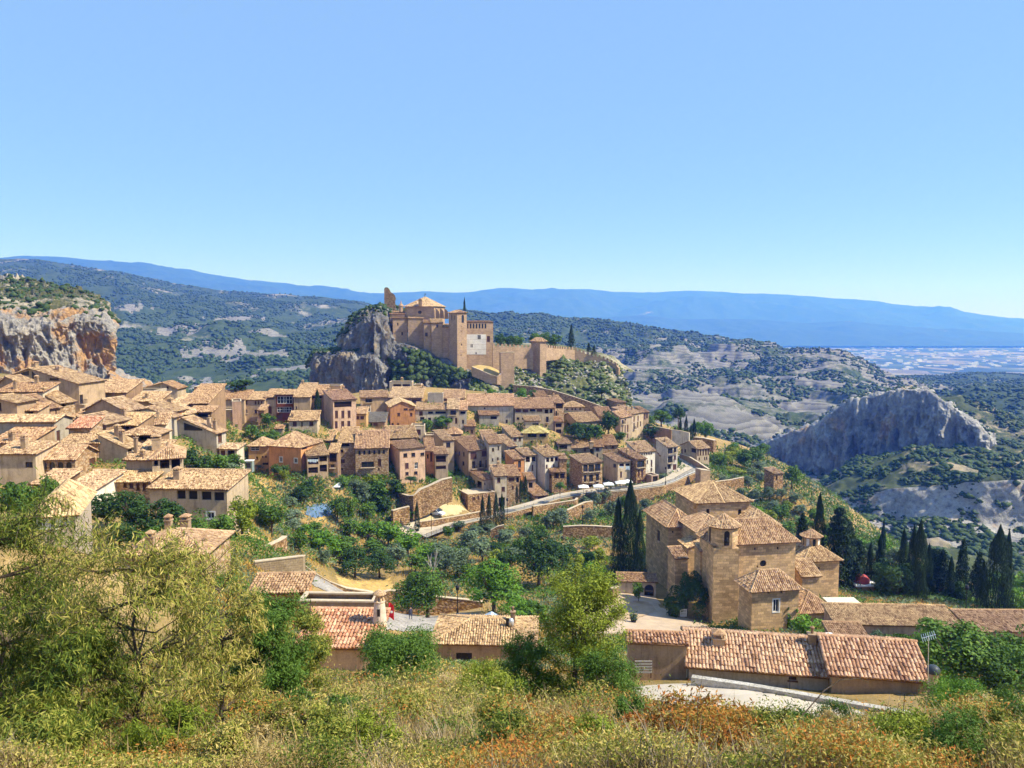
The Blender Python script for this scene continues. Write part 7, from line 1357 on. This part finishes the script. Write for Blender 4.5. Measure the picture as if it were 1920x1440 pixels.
# ------------------------------------------------------------------ near trees with visible branches
def sm(x): return x
def neartree(label, px, pyt, pyb, wpx, d, kind, nleaf, lsize, asp=2.6, droop=.8, nb=46, shape=(1, .9), trunkf=.25, lean=0, bark=None, stems=1, dens=.10, name='tree', cat='tree', base=None, group=None):
    g = P(px, pyb, d); top = P(px, pyt, d); h = top[2] - g[2]; w_ = wpx / F_PX * d / 2; zg = float(gz(g[0], g[1])); g[2] = max(zg, g[2] - 6) if zg < g[2] else zg; h = top[2] - g[2]
    root = empty(name, tuple(g)); tag(root, label, cat, group); rr = random.Random(px + pyb); mb = MB(); segs = []
    tips = []
    for i in range(nb):
        u = rr.random(); a = rr.random() * 2 * math.pi; zt = trunkf * .7 + (1 - trunkf * .7) * rr.random() ** .8; env = math.sqrt(max(0.02, 1 - ((zt - .52) / .56) ** 2)); r = env * w_ * (.35 + .65 * rr.random() ** .5)
        tips.append(Vector((r * math.cos(a) * shape[0] + lean * w_ * zt, r * math.sin(a) * shape[1], zt * h)))
    th_ = h * .012 + .01; forks = []
    for s_ in range(stems):
        o_ = Vector((rr.uniform(-.25, .25) * w_ * (stems > 1), rr.uniform(-.2, .2) * w_ * (stems > 1), 0)); p = o_ - Vector((0, 0, .4)); n = 6
        dx = Vector((rr.uniform(-.3, .3) * w_ * (stems > 1) + lean * w_, rr.uniform(-.3, .3) * w_ * (stems > 1), 0))
        for k in range(n):
            t0 = (k + 1) / n; e = o_ + dx * t0 + Vector((rr.uniform(-.05, .05) * w_, rr.uniform(-.05, .05) * w_, h * .8 * t0)); mb.tube(p, e, th_ * (1.05 - k / n), th_ * (1.05 - (k + 1) / n), 6); forks.append(e); p = e
    for t in tips:
        f = min(forks, key=lambda q: (q - t).length + max(0, q.z - t.z + h * .08) * 3); m1 = f.lerp(t, .45) + Vector((0, 0, -h * .03)); m1 += Vector([rr.uniform(-.06, .06) * w_ for _ in range(3)])
        mb.tube(f, m1, th_ * .38, th_ * .22, 5); mb.tube(m1, t, th_ * .22, th_ * .07, 4); segs.append((m1, t)); segs.append((f.lerp(m1, .6), m1))
        for q_ in range(7):
            b0 = m1.lerp(t, rr.random()); e = b0 + Vector([rr.gauss(0, 1) for _ in range(3)]).normalized() * w_ * rr.uniform(.14, .3); mb.tube(b0, e, th_ * .1, th_ * .04, 3); segs.append((b0, e)); segs.append((b0, e))
    mb.build('trunk', bark or M_TRUNK, root)
    A = np.array([s_[0] for s_ in segs]); B = np.array([s_[1] for s_ in segs]); i = RNG.integers(0, len(segs), nleaf); t = RNG.random((nleaf, 1)); c = A[i] + (B[i] - A[i]) * t + RNG.normal(0, dens * w_, (nleaf, 3)) * [1, 1, .8]
    c = c[c[:, 2] > .05 * h]; m_ = len(c); nr = c - [0, 0, h * .5]; nr /= np.linalg.norm(nr, axis=1)[:, None] + 1e-9; nr[:, 2] += .3
    V = leafquads(c, nr, lsize, asp, .9, droop); link('foliage', quadmesh('foliage', V, np.arange(m_ * 4).reshape(-1, 4), LEAF[kind], rnd=RNG.random(m_)), root); return root
neartree('tall almond tree with straw coloured drooping leaves and a dark forked trunk, left foreground', 265, 985, 1480, 430, 10.5, 'almond', 20000, .020, 2.6, .9, 66, dens=.045, trunkf=.3, bark=M_TRUNK)
neartree('dense green almond tree cut by the left picture edge', 20, 930, 1500, 400, 11.5, 'almondg', 34000, .020, 2.4, .9, 66, dens=.06, trunkf=.15)
neartree('sunlit leafy almond behind the dense one at the far left', 95, 955, 1400, 250, 15, 'almond', 14000, .024, 2.4, .8, 44, dens=.055, trunkf=.2)
neartree('straw leaved almond leaning over the lane roofs', 420, 1040, 1430, 230, 13, 'almond', 10000, .021, 2.6, .9, 40, dens=.05, trunkf=.25)
neartree('dark green bushy almond below the orange lane building', 505, 1120, 1380, 190, 17, 'green', 25200, 0.0266, 1.8, .5, 40, trunkf=.15)
neartree('thin brown-green sapling in front of the salmon tiled house', 565, 1150, 1345, 130, 22, 'almondg', 12600, 0.0304, 1.8, .5, 30, trunkf=.2, stems=2)
neartree('many stemmed round green tree in front of the hip roofed house', 755, 1190, 1310, 190, 37, 'green', 31500, 0.0494, 1.6, .3, 44, trunkf=.2, stems=5)
neartree('tall feathery yellow-green shrub tree in the centre foreground', 1085, 1062, 1345, 195, 27, 'yellow', 34000, .036, 1.4, .2, 70, dens=.07, trunkf=.08, stems=4)
neartree('low green wing of the feathery shrub, on its left', 990, 1195, 1350, 130, 27, 'green', 16800, 0.0342, 1.4, .2, 34, trunkf=.1, stems=3)
neartree('yellowish bush between the hip roofed house and the feathery shrub', 905, 1262, 1375, 150, 24, 'yellow', 16800, 0.0266, 1.4, .2, 34, trunkf=.05, stems=4, name='bush', cat='bush')
neartree('dark green bush beneath the feathery shrub', 1130, 1230, 1370, 150, 25, 'green', 16800, 0.0304, 1.4, .2, 34, trunkf=.05, stems=4, name='bush', cat='bush')
neartree('bright green thorny bush low in the centre foreground', 850, 1368, 1440, 110, 12, 'bright', 9000, .022, 1.6, .2, 36, dens=.07, trunkf=.03, stems=4, name='bush', cat='bush')
neartree('rust and orange leaved bush in the right foreground', 1320, 1325, 1500, 270, 7.6, 'rust', 6500, .020, 1.5, .2, 70, dens=.06, trunkf=.05, stems=6, name='bush', cat='bush')
neartree('dark leafy bush added for the black shadows in the bottom left corner', 70, 1330, 1500, 260, 8.5, 'almondg', 14000, .018, 2.2, .7, 44, dens=.07, trunkf=.03, stems=4, name='bush', cat='bush')  # added bush: its dark leaves stand in for the deep shadow of this corner
neartree('yellow green leafy shoots below the almond trunk', 330, 1340, 1500, 200, 8.6, 'yellow', 8000, .018, 2.2, .7, 40, dens=.06, trunkf=.03, stems=5, name='bush', cat='bush')
neartree('green and straw almond branches left of the forked trunk', 140, 1180, 1480, 250, 9.6, 'almondg', 16000, .019, 2.5, .9, 50, dens=.055, trunkf=.1, stems=2)
neartree('deep green shrub standing right of the rusty bush', 1500, 1350, 1500, 150, 8.6, 'green', 8000, .014, 1.5, .3, 36, dens=.08, trunkf=.03, stems=4, name='bush', cat='bush')
neartree('olive green shrub at the lower right of the undergrowth', 1690, 1355, 1500, 190, 9, 'almondg', 9000, .014, 1.6, .3, 40, dens=.08, trunkf=.03, stems=5, name='bush', cat='bush')
neartree('wiry green shrub at the bottom centre', 960, 1350, 1500, 150, 8.6, 'green', 7000, .014, 1.6, .3, 36, dens=.08, trunkf=.03, stems=4, name='bush', cat='bush')
neartree('tawny shrub at the bottom between almond and centre', 560, 1330, 1500, 160, 9, 'almond', 7000, .016, 1.6, .3, 36, dens=.08, trunkf=.03, stems=5, name='bush', cat='bush')
neartree('orange dead bush at the left of the rusty one', 1205, 1350, 1470, 120, 9.5, 'rust', 5000, .020, 1.5, .2, 30, dens=.06, trunkf=.05, stems=3, name='bush', cat='bush')
neartree('small rust coloured twigs at the far right edge', 1905, 1370, 1450, 60, 9, 'rust', 3150, 0.0114, 1.5, .2, 18, trunkf=.05, stems=2, name='bush', cat='bush')
neartree('tiny orange shoot standing left of centre in the undergrowth', 990, 1300, 1345, 26, 20, 'rust', 1050, 0.0190, 1.5, .2, 10, trunkf=.05, stems=1, name='bush', cat='bush')
neartree('round dark bush below the terrace wall, right foreground', 1560, 1325, 1400, 110, 26, 'green', 9450, 0.0266, 1.4, .2, 26, trunkf=.05, stems=3, name='bush', cat='bush')
neartree('bright green laurel bush at the right end of the terrace wall', 1790, 1285, 1375, 150, 34, 'bright', 16800, 0.0380, 1.5, .3, 30, trunkf=.05, stems=3, name='bush', cat='bush')
neartree('green shrub cut by the right picture edge above the undergrowth', 1900, 1310, 1420, 130, 26, 'green', 12600, 0.0304, 1.5, .3, 30, trunkf=.05, stems=3, name='bush', cat='bush')
# long bare arching stem in the right foreground
g = P(1440, 1460, 7.5); t = tag(empty('thorny_bramble', tuple(g)), 'long bare arching thorny stem in the right foreground', 'bramble'); mb = MB()
pts = [P(x, y, dd) - g for x, y, dd in ((1440, 1460, 7.5), (1470, 1380, 7.6), (1510, 1335, 7.7), (1545, 1295, 7.8), (1575, 1275, 7.9), (1610, 1272, 8.0), (1630, 1280, 8.0))]
for a, b_, r0 in zip(pts[:-1], pts[1:], (.009, .008, .007, .006, .005, .004)): mb.tube(a, b_, r0, r0 * .85, 5)
for k in range(16): i = random.randrange(5); p = Vector(pts[i]).lerp(Vector(pts[i + 1]), random.random()); mb.tube(p, p + Vector((random.uniform(-.08, .08), random.uniform(-.05, .05), random.uniform(.02, .1))), .003, .001, 3)
mb.build('stem', M_TRUNK, t)
g = P(1300, 1460, 7.2); t = tag(empty('thorny_bramble', tuple(g)), 'upright thin brown stem with a few orange leaves above the rusty bush', 'bramble'); mb = MB(); p = Vector((0, 0, 0))
for k in range(7): e = p + Vector((random.uniform(-.02, .03), 0, .15)); mb.tube(p, e, .007 - k * .0008, .006 - k * .0008, 4); p = e
mb.build('stem', M_TRUNK, t)
# ------------------------------------------------------------------ undergrowth (stuff)
def blades(name, label, pts, hts, per, spread, mat, wd=.012, curve=.4, up=1.0):
    n = len(pts) * per; i = np.repeat(np.arange(len(pts)), per); b0 = pts[i] + np.stack([RNG.normal(0, 1, n) * spread[i], RNG.normal(0, 1, n) * spread[i], RNG.random(n) * 0], 1); b0[:, 2] = gz(b0[:, 0], b0[:, 1]) - .02
    h = hts[i] * (.45 + .75 * RNG.random(n)); a = RNG.random(n) * 2 * np.pi; dr = np.stack([np.cos(a), np.sin(a), a * 0], 1); lean = (RNG.random(n) * curve)[:, None]; w_ = (wd * (.6 + .8 * RNG.random(n)))[:, None]; sd = np.stack([-dr[:, 1], dr[:, 0], a * 0], 1)
    m1 = b0 + np.array([0, 0, 1]) * h[:, None] * .55 * up + dr * h[:, None] * lean * .35; t = b0 + np.array([0, 0, 1]) * h[:, None] * up + dr * h[:, None] * lean
    V = np.stack([b0 - sd * w_, b0 + sd * w_, m1 + sd * w_ * .7, m1 - sd * w_ * .7, t], 1).reshape(-1, 3); o = np.arange(n)[:, None] * 5
    F = np.concatenate([o + [0, 1, 2, 3], o + [3, 2, 4, 4]]); F[n:, 3] = F[n:, 2]
    Fq = np.concatenate([o + [0, 1, 2, 3]]); tri = o + [3, 2, 4]
    me = bpy.data.meshes.new(name); me.vertices.add(len(V)); me.vertices.foreach_set('co', V.astype(np.float32).ravel()); me.loops.add(n * 7); me.loops.foreach_set('vertex_index', np.concatenate([Fq.ravel(), tri.ravel()]).astype(np.int32)); me.polygons.add(2 * n)
    me.polygons.foreach_set('loop_start', np.concatenate([np.arange(n) * 4, n * 4 + np.arange(n) * 3]).astype(np.int32)); me.polygons.foreach_set('loop_total', np.concatenate([np.full(n, 4), np.full(n, 3)]).astype(np.int32)); me.materials.append(mat); me.update(calc_edges=True)
    r = RNG.random(n); at = me.attributes.new('rnd', 'FLOAT', 'FACE'); at.data.foreach_set('value', np.concatenate([r, r]).astype(np.float32)); return tag(link(name, me), label, None, kind='stuff')
def screenpts(n, x0, x1, y0, y1, yf=lambda x: 0, dens=None):
    out = []
    while len(out) < n:
        x, y = random.uniform(x0, x1), random.uniform(y0, y1)
        if y < yf(x): continue
        c = cast(x, y, 3.5)
        if c is not None: out.append(c)
    return np.array(out)
edge = lambda x: np.interp(x, [0, 480, 520, 700, 860, 1000, 1200, 1230, 1400, 1600, 1700, 1920], [1180, 1180, 1292, 1292, 1290, 1300, 1310, 1368, 1388, 1388, 1385, 1345])
pt = screenpts(5200, -30, 1950, 1230, 1500, edge); dist = np.linalg.norm(pt, axis=1)
big = np.clip(.75 + 1.9 * fbm(pt / 1.8 + 300, 3), .15, 2.2); k = fbm(pt / 3.0, 3); B = k > -.1
blades('dry_grass', 'tall dry straw coloured grass covering the foreground slope', pt, (.07 + .012 * dist) * big, 30, .05 + .012 * dist, LEAF['straw'], .006, .9)
blades('undergrowth', 'tangled brown twigs of the foreground undergrowth', pt[B], (.14 + .014 * dist[B]) * big[B], 14, .05 + .010 * dist[B], LEAF['twig'], .006, 1.1)
wx = RNG.uniform(-45, 50, 9000); wy = RNG.uniform(7, 44, 9000); kk = np.abs(wx) < wy * .75 + 6; wx, wy = wx[kk], wy[kk]; kk = ~((wx > 3) & (wy > 36)); wx, wy = wx[kk], wy[kk]; pw_ = np.stack([wx, wy, gz(wx, wy)], 1); dw = np.hypot(wx, wy)
blades('dry_grass', 'dry straw and brown grass tufts between the foreground bushes', pw_, .16 + .35 * np.clip(fbm(pw_ / 2.5, 3) + .5, 0, 1), 12, .12 + .004 * dw, LEAF['straw'], .008, .8)
def leafmass(name, label, pts, hts, per, spread, kind, size):
    n = len(pts) * per; i = np.repeat(np.arange(len(pts)), per); c = pts[i] + RNG.normal(0, 1, (n, 3)) * spread[i][:, None] * [1, 1, 0]; c[:, 2] = gz(c[:, 0], c[:, 1]) + hts[i] * RNG.random(n) ** .7 * .95
    me = quadmesh(name, leafquads(c, np.tile([0, -.2, .7], (n, 1)), 1.0 * size[i][:, None], 1.5, 1.0), np.arange(n * 4).reshape(-1, 4), LEAF[kind], rnd=RNG.random(n)); return tag(link(name, me), label, None, kind='stuff')
g1 = fbm(pt / 2.2 + 40, 3) > .20; leafmass('undergrowth', 'tawny green leafy scrub patches in the foreground undergrowth', pt[g1], (.12 + .020 * dist[g1]) * big[g1], 75, .06 + .012 * dist[g1], 'almond', .005 + .0011 * dist[g1])
g2 = fbm(pt / 2.0 + 90, 3) > .26; leafmass('undergrowth', 'darker green scrub patches in the foreground undergrowth', pt[g2], (.12 + .022 * dist[g2]) * big[g2], 85, .06 + .012 * dist[g2], 'almondg', .005 + .0011 * dist[g2])
g3 = fbm(pt / 1.6 + 140, 3) + .25 * (pt[:, 0] > 0) > .34; leafmass('undergrowth', 'rust coloured dead leaves scattered through the foreground undergrowth', pt[g3], (.22 + .014 * dist[g3]) * big[g3], 70, .05 + .010 * dist[g3], 'rust', .005 + .0011 * dist[g3])
g4 = fbm(pt / 2.4 + 200, 3) > .12; leafmass('undergrowth', 'pale dry seed heads scattered over the foreground undergrowth', pt[g4], (.12 + .016 * dist[g4]) * big[g4], 46, .05 + .014 * dist[g4], 'straw', .004 + .0009 * dist[g4])
gw = fbm(pw_ / 3 + 60, 3) > .05; leafmass('undergrowth', 'low olive green weeds between the foreground bushes', pw_[gw], .18 + .3 * RNG.random(gw.sum()), 16, .14 + .004 * dw[gw], 'almondg', .012 + .0008 * dw[gw])
# waist high bushes dotted over the foreground slope
random.seed(21)
BK = [('almondg', 'olive brown'), ('straw', 'bleached straw'), ('yellow', 'yellow green'), ('almond', 'tawny'), ('green', 'deep green')]
for k, (px, y, w_, h_) in enumerate([(610, 1425, 120, 90), (520, 1400, 90, 60), (700, 1400, 110, 70), (760, 1350, 90, 50), (640, 1345, 70, 40), (950, 1420, 130, 80), (1040, 1400, 110, 70), (1110, 1430, 120, 80), (930, 1370, 90, 60), (1180, 1370, 80, 60), (1460, 1425, 150, 90), (1570, 1430, 140, 80), (1680, 1425, 150, 90), (1640, 1385, 90, 45), (1780, 1430, 140, 90), (1850, 1390, 100, 60), (1740, 1385, 80, 40), (1500, 1385, 80, 40), (420, 1440, 120, 90), (560, 1340, 60, 40)]):
    kd_, nm = BK[k % 5]; c = cast(px, min(y + 20, 1490), 3.5); neartree('%s thin twigged bush, %s from left of the foreground slope bushes' % (nm, ORD[sorted([610,520,700,760,640,950,1040,1110,930,1180,1460,1570,1680,1640,1780,1850,1740,1500,420,560]).index(px)]), px, y - h_, min(y + 20, 1490), w_, c[1], kd_, 5200, .006 + .0011 * c[1], 1.5, .2, 30, trunkf=.02, stems=5, name='bush', cat='bush', group='bushes on the foreground slope', dens=.13)
# low vegetation on the garden slopes
pt = []
while len(pt) < 5200:
    x, y = random.uniform(380, 1900), random.uniform(850, 1300); c = cast(x, y)
    if c is not None and 60 < c[1] < 330 and not (560 < x < 760 and 1060 < y < 1190) and not (1100 < x < 1330 and 1090 < y < 1200) and not (745 < x < 900 and 925 < y < 1010) and not (565 < x < 632 and 940 < y < 985) and not (620 < x < 745 and 1078 < y < 1135) and not (700 < x < 940 and 1125 < y < 1200) and not (1180 < x < 1740 and 1270 < y < 1350): pt.append(c)
pt = np.array(pt); dist = np.linalg.norm(pt, axis=1); f = fbm(pt / 13, 3)
gg = f > .02; leafmass('ground_cover', 'low green weeds and shrubs between the garden trees', pt[gg], .35 + .004 * dist[gg], 40, .010 * dist[gg], 'green', .0016 * dist[gg])
gg = (f > -.30) & (f < .10); leafmass('ground_cover', 'grey green low herbs between the garden trees', pt[gg], .3 + .003 * dist[gg], 30, .010 * dist[gg], 'olive', .0016 * dist[gg])
gg = f < .12; blades('dry_grass', 'golden dry grass on the garden terraces', pt[gg], .35 + .002 * dist[gg], 30, .012 * dist[gg], LEAF['gold'], .05, .5)
# a few lone bushes over the village ground
pt = []
while len(pt) < 500:
    x, y = random.uniform(40, 1330), random.uniform(770, 900); c = cast(x, y)
    if c is not None: pt.append(c)
pt = np.array(pt); dist = np.linalg.norm(pt, axis=1); leafmass('ground_cover', 'weeds and garden plants between the village houses', pt, .5 + .003 * dist, 50, .008 * dist, 'green', .0014 * dist)
rw = random.Random(5)
for h in HOUSES:
    if h['wall'] in ('tan', 'beige') and rw.random() < .28: h['wall'] = 'rough'
    elif h['wall'] == 'tan' and rw.random() < .3: h['wall'] = 'beige'
    build_house(h)
# ------------------------------------------------------------------ the air
mb = MB(); mb.box(-17100, -1300, PL - 1.5, 17100, 17600, 800); hz = mb.build('haze', []); m = bpy.data.materials.new('haze'); m.use_nodes = True; N = m.node_tree.nodes; N.remove(N['Principled BSDF'])
v = N.new('ShaderNodeVolumePrincipled'); v.inputs['Color'].default_value = (.06, .20, 1, 1); v.inputs['Absorption Color'].default_value = (1, 1, 1, 1); v.inputs['Density'].default_value = 1.8e-4; v.inputs['Anisotropy'].default_value = .1
m.node_tree.links.new(v.outputs[0], N['Material Output'].inputs['Volume']); hz.data.materials.append(m)
tag(hz, 'pale blue air between the village and the far mountains', None, kind='stuff')
